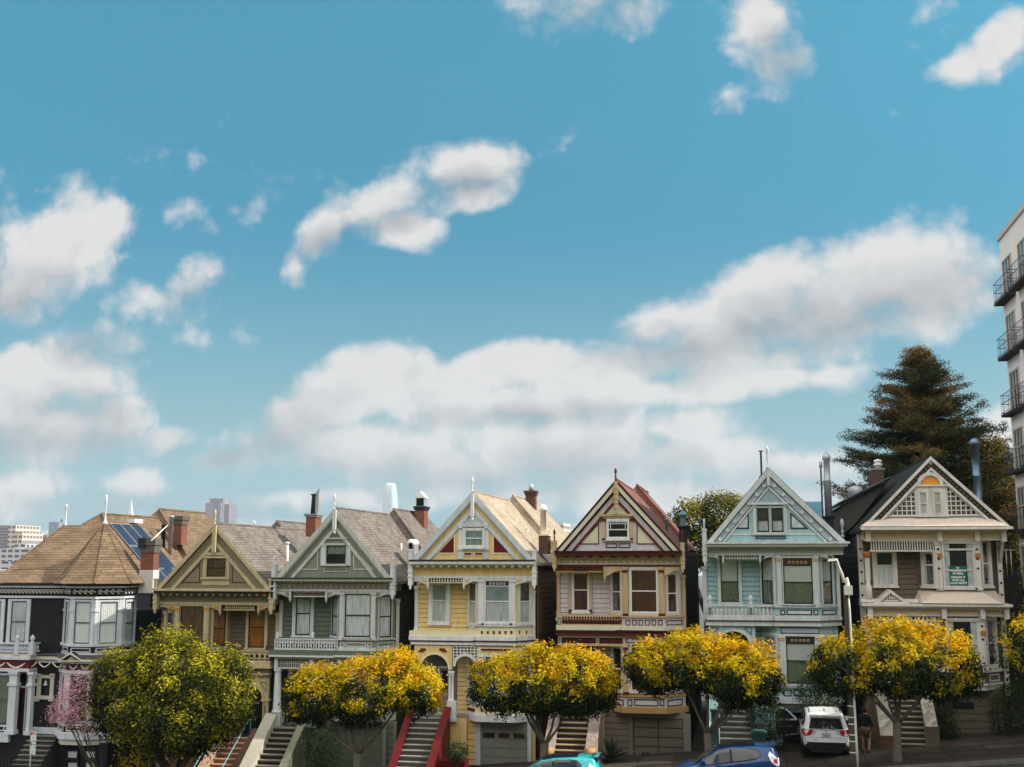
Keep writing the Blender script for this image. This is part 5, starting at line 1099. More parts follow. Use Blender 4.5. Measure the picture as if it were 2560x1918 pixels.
def house_navy():
    h = House('corner_house', 'black blue house with white scroll trim and a faceted brown turret roof', 0, 1180, 2.245); h.root.location.x = at_y(100, 1500, YF).x
    NB = mat('blue_black_paint', LIN(28, 29, 33), .6, var=.12); WT = mat('blue_white_trim', LIN(206, 208, 214), .5, streak=.05); CR = mat('ivory_trim', LIN(204, 196, 180), .5); MR = mat('wine_paint', LIN(96, 32, 42), .5); GR = mat('gutter_black', LIN(40, 38, 40), .5)
    SH = shingle('tan_roof_shingles', LIN(126, 104, 82), LIN(104, 84, 65), row=.17, width=.5, gap=.35, bump=.8); TS = mat('teal_sash', LIN(84, 100, 104), .5); SG = mat('slate_skirt', LIN(84, 84, 92), .6); BLD = ('full', BLIND, None)
    W = front(YF+.85); h.W = W; F = h.F
    # octagonal corner tower
    a = 1.26; x2 = h.uz(F, 402, 800)[0]; x3 = x2+a; q = a*.7071; y = YF
    pts = [(x2-q, y+q), (x2, y), (x3, y), (x3+q, y+q), (x3+q, y+q+a), (x3, y+2*q+a), (x2, y+2*q+a), (x2-q, y+q+a)]
    frs = [Fr(*pts[i], *pts[(i+1) % 8]) for i in range(8)]; vis = frs[:4]
    Z = lambda yy, f=F, x=470: h.uz(f, x, yy)[1]
    ze = Z(630); zl = Z(1530)
    def ring8(b, z0, z1, d, m, fs=frs):
        k = d*.4142
        for f in fs: b.add([f.P(-k*0, z0, -.05), f.P(f.len, z0, -.05), f.P(f.len, z1, -.05), f.P(0, z1, -.05), f.P(-k, z0, d), f.P(f.len+k, z0, d), f.P(f.len+k, z1, d), f.P(-k, z1, d)], [(0, 3, 2, 1), (4, 5, 6, 7), (0, 1, 5, 4), (3, 7, 6, 2), (1, 2, 6, 5), (0, 4, 7, 3)], m)
    b = MB(); n = 8; b.add([(*p, zl) for p in pts]+[(*p, ze) for p in pts], [tuple(range(8))[::-1], tuple(range(8, 16))]+[(i, (i+1) % 8, 8+(i+1) % 8, 8+i) for i in range(8)], NB); h.part('tower_wall', b)
    # body
    xL = at_y(*h.px(-70, 700), YF+.85).x; xR = x3+q-.15; g = gz(xL)
    b = MB(); b.box(W, xL, xR, g-1, ze, -16, 0, NB); h.part('wall', b)
    b = MB(); ring8(b, Z(640), ze+.02, .35, GR); ring8(b, Z(652), Z(640), .28, WT); ring8(b, Z(690), Z(655), .10, NB); ring8(b, Z(712), Z(700), .14, WT)
    xt = x2-q
    for z0, z1, d, m in ((Z(640), ze+.02, .35, GR), (Z(652), Z(640), .28, WT), (Z(690), Z(655), .10, NB), (Z(712), Z(700), .14, WT)): b.box(W, xL, xt+.1, z0, z1, -.05, d, m)
    R = Fr(xR, YF+2.9, xR, YF+14)
    for z0, z1, d, m in ((Z(640), ze+.02, .35, GR), (Z(652), Z(640), .28, WT), (Z(690), Z(655), .10, NB)): b.box(R, 0, 11, z0, z1, -.05, d, m)
    h.part('cornice', b)
    b = MB()
    for f in vis: scroll_row(b, f, .03, f.len-.03, Z(690), Z(656), 4, CR, .10)
    scroll_row(b, W, xL, xt-.05, Z(690), Z(656), 22, CR, .10); scroll_row(b, R, 0, 8, Z(690), Z(656), 26, CR, .10); h.part('frieze', b)
    # turret roof
    cx, cy = (x2+x3)/2, y+q+a/2; zt = at_y(*h.px(595, 282), cy).z; b = MB(); R8 = (a/2+.40*.4142+.0)/math.sin(math.pi/8)*1.0+.28
    e8 = [(cx+R8*math.cos(math.pi*(i/4+.125)), cy+R8*math.sin(math.pi*(i/4+.125))) for i in range(8)]
    mid = [((cx+(p[0]-cx)*.80), (cy+(p[1]-cy)*.80), ze+.02+(zt-ze)*.155) for p in e8]
    b.add([(p[0], p[1], ze+.03) for p in e8]+mid+[(cx, cy, zt)], [(i, (i+1) % 8, 8+(i+1) % 8, 8+i) for i in range(8)]+[(8+i, 8+(i+1) % 8, 16) for i in range(8)]+[tuple(range(8))[::-1]], SH)
    for i in range(8): b.tube([(e8[i][0], e8[i][1], ze+.05), mid[i], (cx, cy, zt)], [.05, .05, .04], SH, n=5, smooth=False)
    tr = h.part('turret_roof', b)
    b = MB(); b.lathe((cx, cy, zt-.12), [(.13, 0), (.13, .1), (.06, .2), (.05, .35), (.035, .5), (.045, .95), (.07, 1.2), (.075, 1.32), (.05, 1.35), (.065, 1.42), (.02, 1.52)], WT, n=10); b.build('finial', tr)
    # main roof
    Ze = ze+.04; Y0 = YF+.5; pit = math.tan(rad(43)); pn = Vector((0, -pit, 1)).normalized(); p0 = (0, Y0, Ze)
    RP = lambda x_, y_: at_plane(*h.px(x_, y_), p0, pn)
    A = RP(575, 236); B = RP(462, 298); C = RP(362, 298); D = RP(60, 538); E = Vector((xL-.4, Y0, Ze)); Fe = Vector((xR+.35, Y0, Ze))
    Yb = A.y+ (A.z-Ze)/pit
    r = ray(*h.px(835, 256)); t = (A.z-CAM.z)/r.z; Rg = CAM+r*t; Yr = Rg.y
    bk = Vector((A.x, Yr+4, A.z)); b = MB()
    vs = [E, Fe, A, B, C, D, bk, Vector((xR+.35, Yr+8, Ze)), Vector((C.x, Yr+3, C.z)), Vector((E.x, Yr+8, Ze)), Vector((B.x, Yr+2, B.z))]
    b.add(vs, [(0, 1, 2, 3, 4, 5), (1, 7, 6, 2), (0, 5, 4, 8, 9), (4, 3, 10, 8), (3, 2, 6, 10), (10, 6, 7, 9, 8)], SH)
    for pq in ((A, bk), (A, Fe), (A, B), (C, D)): b.tube([pq[0]+Vector((0, 0, .03)), pq[1]+Vector((0, 0, .03))], .06, SH, n=5, smooth=False)
    roof = h.part('roof', b); h.roof = roof
    b = MB(); p = C; b.lathe((p.x+.05, p.y, p.z-.05), [(.09, 0), (.07, .08), (.045, .15), (.045, .95), (.07, 1.0), (.065, 1.12), (.02, 1.16)], WT, n=8); b.build('finial', roof)
    # rear hip, with its valley line and skylights
    sl = (A.z-Ze)/(xR+.35-A.x); Yp = Yr+1.2
    hip_block(h, (892, 209), Yp, Yp+6, sl, Ze+.3, 2.2, SH, NB)
    # solar panels on the sunny slope
    rn = (Vector((A.x, 0, A.z))-Vector((xR+.35, 0, Ze))); nrm = Vector((A.z-Ze, 0, xR+.35-A.x)).normalized(); dn = Vector((xR+.35-A.x, 0, Ze-A.z)).normalized()
    PVc = mat('solar_cell_blue', LIN(36, 40, 58), .25, var=.15, vscale=4, spec=.6); PVf = mat('solar_frame_grey', LIN(150, 150, 156), .4)
    q0 = at_plane(*h.px(618, 288), A+nrm*.1, nrm); L = Vector((0, 1, 0)); W3 = 1.0; H3 = 1.65
    def panel(o, k, j):
        b = MB(); c0 = o+L*(k*1.03)+dn*(j*1.70)
        def cell(u0, u1, v0, v1, hh, m):
            P = [c0+L*u+dn*v for u, v in ((u0, v0), (u1, v0), (u1, v1), (u0, v1))]; P2 = [x_-nrm*hh for x_ in P]; P1 = [x_+nrm*0 for x_ in P]
            b.add(P1+P2, [(0, 1, 2, 3), (7, 6, 5, 4), (0, 4, 5, 1), (1, 5, 6, 2), (2, 6, 7, 3), (3, 7, 4, 0)], m)
        cell(0, W3, 0, H3, .05, PVf)
        c0 = c0+nrm*.006
        for i_ in range(6):
            for j_ in range(10): cell(.03+i_*.157, .03+i_*.157+.15, .03+j_*.16, .03+j_*.16+.152, .003, PVc)
        b.build('solar_panel', roof)
    for k in range(3):
        for j in range(3): panel(q0, k, j)
    q1 = at_plane(*h.px(850, 465), A+nrm*.1, nrm); panel(q1, 0, 0)
    for (x_, y_) in ((728, 276),):
        p = at_plane(*h.px(x_, y_), A+nrm*.1, nrm); b = MB(); b.box(front(p.y), p.x-.2, p.x+.3, p.z-.1, p.z+.12, -.9, 0, WHITEMETAL); b.build('roof_vent', roof)
    # brick chimney leaning on the turret side, with stays
    ch, CF, Q = chimney(h, 790, 375, 862, 590, YF+1.9, BRICK, depth=.55, cap=.32, capm=mat('rendered_cap', LIN(96, 88, 80), .8)); b = MB()
    b.box(CF, Q[0]-.03, Q[1]+.03, Q[2]-.8, Q[2]+.35, -.58, .03, mat('white_chimney_foot', LIN(200, 196, 190), .8)); b.build('chimney_foot', ch); b = MB(); b.box(CF, Q[0]-.13, Q[0]+.28, Q[3]-.45, Q[3]+.04, -.68, .13, BLACKM); b.build('chimney_shaded_side', ch)  # black box over the cap's left half paints its shaded side
    b = MB(); c0 = Vector((Q[1], YF+1.6, Q[3]-.1)); e = at_y(*h.px(940, 300), YF+5); b.tube([c0, e], .03, WHITEMETAL, n=6); b.build('chimney_stay', ch)
    # far brick chimney with steel flue beside it
    ch2, CF, Q = chimney(h, 975, 248, 1020, 330, YF+9, BRICK, depth=.7, cap=.22, capm=mat('rendered_cap', LIN(96, 88, 80), .8)); p = at_y(*h.px(956, 400), YF+8); p1 = at_y(*h.px(960, 258), YF+8); b = MB(); b.lathe((p.x, YF+8, p.z-.6), [(.11, 0), (.11, p1.z-p.z+.6), (.16, p1.z-p.z+.62), (.16, p1.z-p.z+.72)], STEEL, n=12); b.lathe((p.x-.45, YF+8, p.z-.6), [(.12, 0), (.12, (p1.z-p.z)*.72+.6), (.15, (p1.z-p.z)*.73+.6)], BLACKM, n=10); b.build('flue', ch2)
    # upper windows
    for i, (x0, x1) in enumerate(((372, 386), (421, 511), (557, 655), (698, 742))):
        f = vis[i]; window(h, f, x0, 728, x1, 964, WT, TS, BLD, w=.07, rail=.5)
    b = MB()
    for f in vis: b.box(f, -.02, .14, Z(968), Z(712), 0, .09, WT); b.box(f, f.len-.14, f.len+.02, Z(968), Z(712), 0, .09, WT); b.box(f, -.04, .17, Z(785), Z(772), 0, .13, WT); b.box(f, f.len-.17, f.len+.04, Z(785), Z(772), 0, .13, WT)
    h.part('tower_corner_post', b)
    window(h, W, 64, 724, 150, 955, WT, TS, ('full', LACE, None), w=.2); window(h, W, -60, 724, 6, 955, WT, TS, ('full', LACE, None), w=.2)
    b = MB(); ring8(b, Z(980), Z(965), .16, WT); ring8(b, Z(1018), Z(980), .05, NB); ring8(b, Z(1026), Z(1016), .10, WT)
    for f in vis: b.rect_outline(f, .10, f.len-.10, Z(1013), Z(987), .05, .05, .08, WT)
    ring8(b, Z(1050), Z(1026), .34, SG); ring8(b, Z(1062), Z(1050), .42, CR); ring8(b, Z(1074), Z(1062), .30, WT); ring8(b, Z(1112), Z(1074), .08, MR); ring8(b, Z(1132), Z(1114), .16, WT)
    h.part('tower_skirt', b)
    b = MB()
    for f in vis:
        for k in range(2):
            n_ = 6; ua, ub = f.len*(k*.5+.06), f.len*(k*.5+.44); pp = [f.P(ua+(ub-ua)*i/n_, Z(1080)-.22*math.sin(math.pi*i/n_), .11) for i in range(n_+1)]; b.tube(pp, [.02]+[.045]*(n_-1)+[.02], CR, n=6)
    for k in range(5):
        pp = [W.P(xL+1.2+.75*k+.6*i/6, Z(1080)-.2*math.sin(math.pi*i/6), .5) for i in range(7)]; b.tube(pp, .035, CR, n=6)
    h.part('swag', b)
    b = MB(); P = [h.uz(F, 352, 1060), h.uz(F, 498, 1060), h.uz(F, 425, 1008)]; b.prism(F, P, .1, .42, NB); b.outline(F, P, .08, .42, .50, CR); Q_ = [h.uz(F, 398, 1056), h.uz(F, 462, 1056), h.uz(F, 428, 1032)]; b.prism(F, Q_, .42, .44, mat('bronze_ornament', LIN(146, 130, 108), .6)); h.part('small_pediment', b)
    # lower band on the main wall, small framed window
    b = MB()
    for y0, y1, d, m in ((1046, 1062, .34, CR), (1062, 1082, .2, WT)): b.box(W, xL, xt+.1, Z(y1), Z(y0), -.05, d, m)
    b.box(W, xL, xt+.1, Z(1040), Z(1030), -.05, .3, SG); h.part('belt_cornice', b)
    window(h, W, 228, 1152, 288, 1262, CR, CR, 'dark', w=.16, rail=0); b = MB()
    for x_, y_ in ((220, 1146), (298, 1146), (212, 1272), (292, 1272)): u, z = h.uz(W, x_, y_); b.box(W, u-.12, u+.12, z-.12, z+.12, 0, .12, CR); b.ring(W, u, z, .02, .05, .12, .13, NB)
    u, z = h.uz(W, 258, 1180); b.lathe(W.P(u, z-.15, .03), [(.12, 0), (.05, .12), (.03, .22)], BLIND, n=10); h.part('window_corner_block', b)
    # lower tower windows
    for i, (x0, x1) in enumerate(((352, 366), (392, 492), (560, 655), (698, 742))): window(h, vis[i], x0, 1140, x1, 1400, WT, TS, 'dark' if i == 1 else BLD, w=.09)
    b = MB(); ring8(b, Z(1425), Z(1408), .14, WT); ring8(b, Z(1462), Z(1425), .05, NB); ring8(b, Z(1500), Z(1462), .26, WT); ring8(b, Z(1532), Z(1500), .16, CR)
    for f in vis: b.rect_outline(f, .10, f.len-.10, Z(1457), Z(1430), .05, .05, .08, CR)
    b.box(W, at_y(*h.px(150, 1480), YF+.85).x, xt+.05, Z(1500), Z(1455), 0, .2, WT); b.box(W, at_y(*h.px(150, 1480), YF+.85).x, xt+.05, Z(1525), Z(1500), 0, .12, CR)
    for f in vis:
        b.box(f, -.02, .15, Z(1408), Z(1132), 0, .1, WT); b.box(f, f.len-.15, f.len+.02, Z(1408), Z(1132), 0, .1, WT)
    h.part('tower_base_moulding', b)
    # base below tower
    b = MB(); b.box(front(YF+.25), x2-q*.6, x3+q, g-1, zl+.05, -2, 0, NB); h.part('base_wall', b); BFm = front(YF+.24)
    for x0 in (378, 478): window(h, BFm, x0, 1562, x0+62, 1610, NB, NB, BLD, w=.05, rail=0); window(h, BFm, x0, 1625, x0+62, 1690, NB, NB, BLD, w=.05, rail=0)
    # entrance porch with balcony on top
    PF = front(YF+.1); b = MB(); xa, xb = at_y(*h.px(-70, 1000), YF+.1).x, at_y(*h.px(176, 1000), YF+.1).x
    b.box(PF, xa, xb, Z(1046), Z(1030), -.8, .0, CR); b.box(PF, xa, xb-.05, Z(1062), Z(1046), -.8, .06, WT); b.box(PF, xa, xb-.1, Z(1112), Z(1062), -.7, -.05, MR); b.box(PF, xa, xb-.08, Z(1130), Z(1112), -.7, .02, WT); h.part('porch_cornice', b)
    b = MB()
    for k in range(3): pp = [PF.P(xb-.3-1.1*k-1.0*i/6, Z(1080)-.25*math.sin(math.pi*i/6), -.02) for i in range(7)]; b.tube(pp, [.02, .05, .06, .06, .06, .05, .02], CR, n=6)
    h.part('swag', b)
    b = MB(); z0, z1 = Z(1022), Z(966); b.box(PF, xa, xb, z1-.07, z1, -.1, .02, WT); b.box(PF, xa, xb, z0, z0+.06, -.1, .02, WT); baluster_row(b, PF, xa, xb, z0+.06, z1-.07, 26, WT, -.04, .05); S = Fr(xb, YF+.1, xb, YF+.85); b.box(S, 0, .75, z1-.07, z1, -.1, .0, WT); b.box(S, 0, .75, z0, z0+.06, -.1, .0, WT); baluster_row(b, S, .05, .7, z0+.06, z1-.07, 4, WT, -.05, .05); h.part('balcony_rail', b)
    for x_ in (92, 176):
        u = h.uz(PF, x_, 1000)[0]; b = MB(); b.box(PF, u-.12, u+.12, z0-.1, z1+.02, -.16, .05, WT); b.lathe(PF.P(u, z1+.02, -.05), [(.11, 0), (.11, .04), (.05, .07), (.12, .18), (.10, .26), (.02, .38)], WT, n=12); h.part('balcony_post', b)
    for x_, w_ in ((62, .2), (160, .10), (-60, .2)):
        u = h.uz(PF, x_, 1300)[0]; zb_ = Z(1490); b = MB(); b.box(PF, u-w_, u+w_, zb_, Z(1130), -.3, -.02, WT); b.box(PF, u-w_-.06, u+w_+.06, Z(1212), Z(1196), -.34, .04, WT); b.box(PF, u-w_-.06, u+w_+.06, Z(1146), Z(1130), -.34, .04, WT); b.box(PF, u-w_-.06, u+w_+.06, zb_, zb_+.2, -.34, .04, WT); h.part('column', b)
    window(h, PF, -40, 1142, 42, 1418, WT, TS, ('full', SAGE, None), d=-.2, w=.08); b = MB(); u0 = h.uz(PF, -70, 1450)[0]; u1 = h.uz(PF, 48, 1450)[0]; b.box(PF, u0, u1, Z(1480), Z(1430), -.5, -.1, NB); b.rect_outline(PF, u0, u1-.3, Z(1472), Z(1438), .05, -.1, -.07, WT); b.box(PF, u0, u1, Z(1535), Z(1480), -.5, .0, WT); h.part('porch_base', b)
    D = front(YF+.8); b = MB(); u0, u1, z0, z1 = h.R(D, 82, 1212, 142, 1488); b.box(D, u0, u1, z0, z1, 0, .05, mat('mahogany_door', LIN(58, 30, 22), .4)); b.rect_outline(D, u0-.07, u1+.07, z0, z1+.07, .07, .05, .1, WT); b.box(D, u0+.2, u1-.2, z0+.3, z0+.9, .05, .07, mat('mahogany_door', LIN(58, 30, 22), .4)); do = h.part('front_door', b); b = MB(); b.box(D, u0+.2, u1-.2, z0+1.1, z1-.2, .05, .06, DARK); b.build('pane', do)
    window(h, D, 100, 1128, 156, 1198, WT, NB, 'dark', w=.05, rail=0, mull=1)
    # stairs up to the door and iron gate
    zp = Z(1490); g2 = gz(at_y(*h.px(200, 1600), YF).x)+.15; xa, xb = at_y(*h.px(150, 1600), YF).x, at_y(*h.px(300, 1600), YF).x; steps(h, xa, xb, xa, xb, YF+.3, YF-2.6, zp, g2, mat('grey_tread', LIN(110, 110, 104), .8), mat('dark_riser', LIN(58, 50, 44), .8))
    b = MB(); u0 = at_y(*h.px(-70, 1500), YF).x; b.box(front(YF+.3), u0, xb, g2-1, zp, -.6, 0, NB); h.part('porch_floor', b)
    IR = mat('wrought_iron', (.02, .02, .02), .4); b = MB(); gx = at_y(*h.px(20, 1540), YF-1.5).x
    for k in range(14): x_ = gx+k*.17; b.tube([(x_, YF-1.5, g2-.2), (x_, YF-1.5, g2+1.75)], .015, IR, n=5); b.lathe((x_, YF-1.5, g2+1.75), [(.03, 0), (.005, .1)], IR, n=5)
    for zz_ in (.3, 1.6): b.tube([(gx-.1, YF-1.5, g2+zz_), (gx+2.3, YF-1.5, g2+zz_)], .02, IR, n=5)
    h.part('iron_gate', b)
    return h

def house_blush():
    h = House('row_house', 'brown and white gabled house with chequered gable, orange fanlight and blush skirt roofs', 2100, 1100, 2.026)
    WT = mat('warm_white_trim', LIN(214, 208, 200), .5, streak=.05); BL_ = mat('blush_shingle_paint', LIN(204, 186, 172), .7, var=.12, vscale=5); BS = mat('driftwood_siding', LIN(108, 94, 82), .7, streak=.06); BK = mat('dark_umber_tile', LIN(52, 44, 38), .6); PE = mat('peach_cream_band', LIN(216, 194, 160), .55); GO = mat('copper_capital', LIN(176, 112, 60), .4)
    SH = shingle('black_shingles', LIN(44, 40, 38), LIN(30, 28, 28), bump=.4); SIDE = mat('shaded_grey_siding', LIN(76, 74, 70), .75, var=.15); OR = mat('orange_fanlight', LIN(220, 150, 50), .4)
    c = dict(apex=(455, 84), base=443, xl=108, xr=860, roof=SH, field=BK, wall=PE, side=SIDE, siding=BS, trim=WT,
             bands=[(84, 104, WT, .22), (104, 140, WT, .12), (140, 156, WT, .17)], dent=(154, 166, 46, WT, .12), beam=505, bl=104, br=822, fl=118, fr=838, recess=(112, 410), floor2=806, slab=(106, 400))
    V = gable_top(h, c); attic_body(h, c); G, F, W = h.G, h.F, h.W; A = h.A
    # square tiles along the rakes
    b = MB(); off = V(122)
    for sg in (-1, 1):
        hw = h.hws[0 if sg < 0 else 1]; sl = SLP(h.sls, sg)
        for i in range(22):
            t = (i+.75)/22.6; x = hw*t*.97; cx, cz = A[0]+sg*x, A[1]-off-sl*x
            if cz < h.zb+.05: continue
            k = .10; th = math.atan(sl)*-sg; ca, sa = math.cos(th), math.sin(th)
            P = [(cx+(a_*ca-b_*sa)*k, cz+(a_*sa+b_*ca)*k) for a_, b_ in ((-1, -1), (1, -1), (1, 1), (-1, 1))]; b.prism(G, P, .10, .128, BK)
            P = [(cx+(a_*ca-b_*sa)*k*.42, cz+(a_*sa+b_*ca)*k*.42) for a_, b_ in ((-1, -1), (1, -1), (1, 1), (-1, 1))]; b.prism(G, P, .10, .14, BS)
    h.part('rake_tile', b)
    # lattice of squares either side of the windows
    b = MB(); pz = (h.uz(G, 455, 240)[1]-h.uz(G, 455, 380)[1])/6
    z0 = h.uz(G, 455, 381)[1]; uL, uR = h.uz(G, 385, 320)[0], h.uz(G, 537, 320)[0]
    for sg, u0 in ((-1, uL), (1, uR)):
        sl = SLP(h.sls, sg)
        for j in range(9):
            for i in range(12):
                cu = u0+sg*(pz*(i+.5)); cz = z0+pz*(j+.5); lim = (A[1]-V(168)-cz-pz*.45)/sl
                if abs(cu-A[0])+pz*.1 > lim: continue
                b.box(G, cu-pz*.36, cu+pz*.36, cz-pz*.36, cz+pz*.36, .0, .035, BK); b.box(G, cu-pz*.16, cu+pz*.16, cz-pz*.16, cz+pz*.16, .03, .045, BS)
        for k in range(9):
            cz = z0+pz*k; lim = (A[1]-V(160)-cz)/sl
            if lim > abs(u0-A[0]): b.box(G, min(u0, A[0]+sg*lim), max(u0, A[0]+sg*lim), cz-pz*.12, cz+pz*.12, 0, .055, WT)
        for k in range(12):
            cu = u0+sg*pz*k; top = A[1]-V(160)-sl*abs(cu-A[0])
            if top > z0: b.box(G, cu-pz*.12, cu+pz*.12, z0, top, 0, .05, WT)
    h.part('gable_lattice', b)
    b = MB(); h.bar(b, G, 378, 232, 545, 386, 0, .07, WT); h.bar(b, G, 374, 228, 549, 236, 0, .16, WT); h.bar(b, G, 372, 382, 551, 390, 0, .14, WT); h.bar(b, G, 225, 380, 715, 388, 0, .10, WT)
    cu, cz = h.uz(G, 454, 229); r = h.uz(G, 504, 229)[0]-cu; b.ring(G, cu, cz, r, r+.14, 0, .16, WT, a0=0, a1=math.pi, n=14); h.part('gable_window_surround', b)
    b = MB(); b.prism(G, [(cu+r*math.cos(math.pi*i/14), cz+r*math.sin(math.pi*i/14)) for i in range(15)], 0, .09, OR); h.part('fanlight', b)
    for x0, x1 in ((401, 440), (474, 513)): window(h, G, x0, 264, x1, 380, WT, WT, ('full', LACE, None), d=.06, w=.05, sill=False)
    zs0, zs1 = h.uz(G, 455, 438)[1], h.uz(G, 455, 390)[1]
    b = MB(); xa, xb = h.uz(G, 165, 400)[0], h.uz(G, 745, 400)[0]; S = G
    vs = [G.P(xa-.55, zs0, .42), G.P(xb+.75, zs0, .42), G.P(xb, zs1, .02), G.P(xa, zs1, .02), G.P(xa-.55, zs0, 0), G.P(xb+.75, zs0, 0)]; b.add(vs, [(0, 1, 2, 3), (0, 4, 5, 1), (0, 3, 4), (1, 5, 2), (3, 2, 5, 4)], BL_); h.part('skirt_roof', b)
    b = MB(); h.bar(b, G, 102, 441, 866, 455, -.3, .45, WT); h.bar(b, F, 120, 455, 840, 464, -.2, .34, WT); u0, u1, z0, z1 = h.R(F, 150, 462, 830, 472); b.dentils(F, u0, u1, z0, z1, 60, .5, -.2, .28, WT); h.bar(b, F, 150, 472, 815, 503, -.1, .04, PE); h.bar(b, F, 118, 501, 838, 510, -.1, .12, WT)
    for x in (140, 500, 690, 824): h.bar(b, F, x-12, 455, x+12, 515, -.1, .30, WT)
    h.part('cornice', b)
    b = MB(); h.bar(b, F, 150, 510, 480, 516, -.04, .08, WT); h.bar(b, F, 150, 558, 480, 566, -.04, .08, WT); u0, u1, z0, z1 = h.R(F, 152, 514, 478, 560); b.dentils(F, u0, u1, z0, z1, 25, .5, -.02, .04, WT); b.box(F, u0, u1, z0, z1, -.12, -.10, BK); h.part('slatted_screen', b)
    fr = bay(h, F, (404, 487, 712, 792), 510, 1265, BS); BLf, BF, BR = fr; upper_and_porch(h, c)
    u, z0 = h.uz(F, 148, 806); z1 = h.uz(F, 148, 566)[1]; H = z1-z0; b = MB(); b.lathe(F.P(u, z0, -.12), [(.15, 0), (.15, H*.25), (.11, H*.3), (.09, H*.34), (.12, H*.45), (.11, H*.85), (.15, H*.9), (.15, H)], WT, n=12); b.lathe(F.P(u, z1-.26, -.12), [(.14, 0), (.19, .2), (.19, .26)], GO, n=12); b.build('column', h.root)
    window(h, W, 183, 568, 269, 736, WT, WT, ('split', DARK, LACE), rail=.40, w=.16)
    DD = mat('dark_bosses', LIN(58, 50, 48), .5)
    for x0 in (484, 680): pilaster(h, BF, x0, 512, x0+31, 762, WT, cap=None, dots=(3, DD, .55)); b = MB(); h.bar(b, BF, x0+3, 574, x0+28, 596, .10, .18, GO); h.part('capital', b)
    wo = window(h, BF, 524, 520, 677, 746, WT, WT, ('sides', LACE, None), rail=.62, w=.05); b = MB(); h.bar(b, BF, 527, 550, 675, 560, .04, .075, WT); b.build('transom_bar', wo)
    window(h, BLf, 427, 570, 484, 738, WT, WT, ('sides', LACE, None), rail=.38, w=.12); window(h, BR, 717, 514, 752, 738, WT, WT, ('sides', LACE, None), w=.14)
    # quoins with bosses at both corners
    b = MB(); Q1 = Fr(h.x0-.01, YF+1.6, h.x0-.01, YF+.95); za, zb_ = h.uz(W, 100, 940)[1]-3, h.uz(W, 100, 455)[1]; b.box(W, h.x0-.06, h.x0+.16, za, zb_, -.2, .03, WT)
    k = 0
    while za+.3+k*.5 < zb_: b.ring(W, h.x0+.05, za+.3+k*.5, .001, .055, .03, .05, DD, n=8); k += 1
    h.part('quoin', b)
    b = MB(); u0, u1, z0, z1 = h.R(W, 798, 540, 822, 760); b.box(W, u0, u1, z0-4.4, z1+.2, -.1, .04, WT); k = 0
    while z0-4.2+k*.5 < z1: b.ring(W, (u0+u1)/2, z0-4.2+k*.5, .001, .055, .04, .06, DD, n=8); k += 1
    b.prism(Fr(u1, YF+.85, u1, YF), [(0, z1+.2), (.7, z1+.2), (.15, z1-.5), (0, z1-.7)], 0, .12, WT); h.part('quoin', b)
    # blush skirt roof between floors, cornice, lattice screen
    zz = lambda y: h.uz(F, 600, y)[1]; b = MB(); z1, z0 = zz(765), zz(826)
    top = [f.P(0, z1, .02) for f in fr]+[fr[2].P(fr[2].len, z1, .02)]
    X0 = h.uz(F, 385, 826)[0]; X1 = h.uz(F, 862, 826)[0]; yb = F.o.y
    low = [Vector((X0, yb+.9, z0)), Vector((X0+.2, yb-.55, z0)), Vector((X1-.4, yb-.55, z0)), Vector((X1, yb+.9, z0))]
    b.add(top+low, [(0, 4, 5, 1), (1, 5, 6, 2), (2, 6, 7, 3), (4, 7, 6, 5), (0, 1, 2, 3)], BL_); h.part('skirt_roof', b)
    b = MB(); P = [h.uz(F, 166, 829), h.uz(F, 346, 829), h.uz(F, 249, 758)]; b.prism(F, P, -.9, .35, BL_); b.outline(F, P, .10, .35, .45, WT); h.part('porch_pediment', b)
    b = MB(); P2 = [h.uz(F, 200, 826), h.uz(F, 308, 826), h.uz(F, 249, 782)]; b.prism(F, P2, .35, .37, BK); u0, z0 = P2[0]; u1 = P2[1][0]
    for i in range(1, 9): uu = u0+(u1-u0)*i/9; hh = (P2[2][1]-z0)*(1-abs(2*i/9-1)); b.box(F, uu-.02, uu+.02, z0, z0+hh, .36, .40, WT)
    for j in range(3): hh = (P2[2][1]-z0)*j/3.2; b.box(F, u0+(u1-u0)/2*j/3.2, u1-(u1-u0)/2*j/3.2, z0+hh-.015, z0+hh+.02, .36, .405, WT)
    h.part('pediment_lattice', b)
    b = MB(); h.bar(b, F, 106, 829, 862, 842, -.9, .5, WT); h.bar(b, F, 120, 842, 850, 850, -.9, .38, WT); u0, u1, z0, z1 = h.R(F, 150, 850, 835, 858); b.dentils(F, u0, u1, z0, z1, 60, .5, -.2, .3, WT); h.bar(b, F, 160, 858, 815, 886, -.2, .04, PE); h.bar(b, F, 130, 886, 840, 892, -.2, .12, WT)
    for x in (150, 522, 716, 838): h.bar(b, F, x-12, 842, x+12, 905, -.1, .32, WT)
    h.part('belt_cornice', b)
    b = MB(); u0, u1, z0, z1 = h.R(F, 165, 892, 502, 936); n = 17; b.box(F, u0, u1, z0, z1, -.3, -.28, BK)
    for i in range(n+1): uu = u0+(u1-u0)*i/n; b.box(F, uu-.03, uu+.03, z0, z1, -.05, .03, WT)
    for j in range(3): q = z0+(z1-z0)*j/2; b.box(F, u0, u1, q-.03, q+.03, -.045, .035, WT)
    h.part('lattice_screen', b)
    window(h, BF, 545, 915, 700, 1150, WT, WT, ('sides', LACE, None), rail=.5, w=.05); window(h, BR, 742, 910, 782, 1145, WT, WT, ('sides', LACE, None), w=.14); window(h, BLf, 440, 940, 490, 1150, WT, WT, 'dark', w=.1)
    pilaster(h, BF, 706, 900, 738, 1165, WT, dots=(3, DD, .35)); b = MB(); h.bar(b, BF, 709, 966, 735, 988, .10, .18, GO); h.part('capital', b)
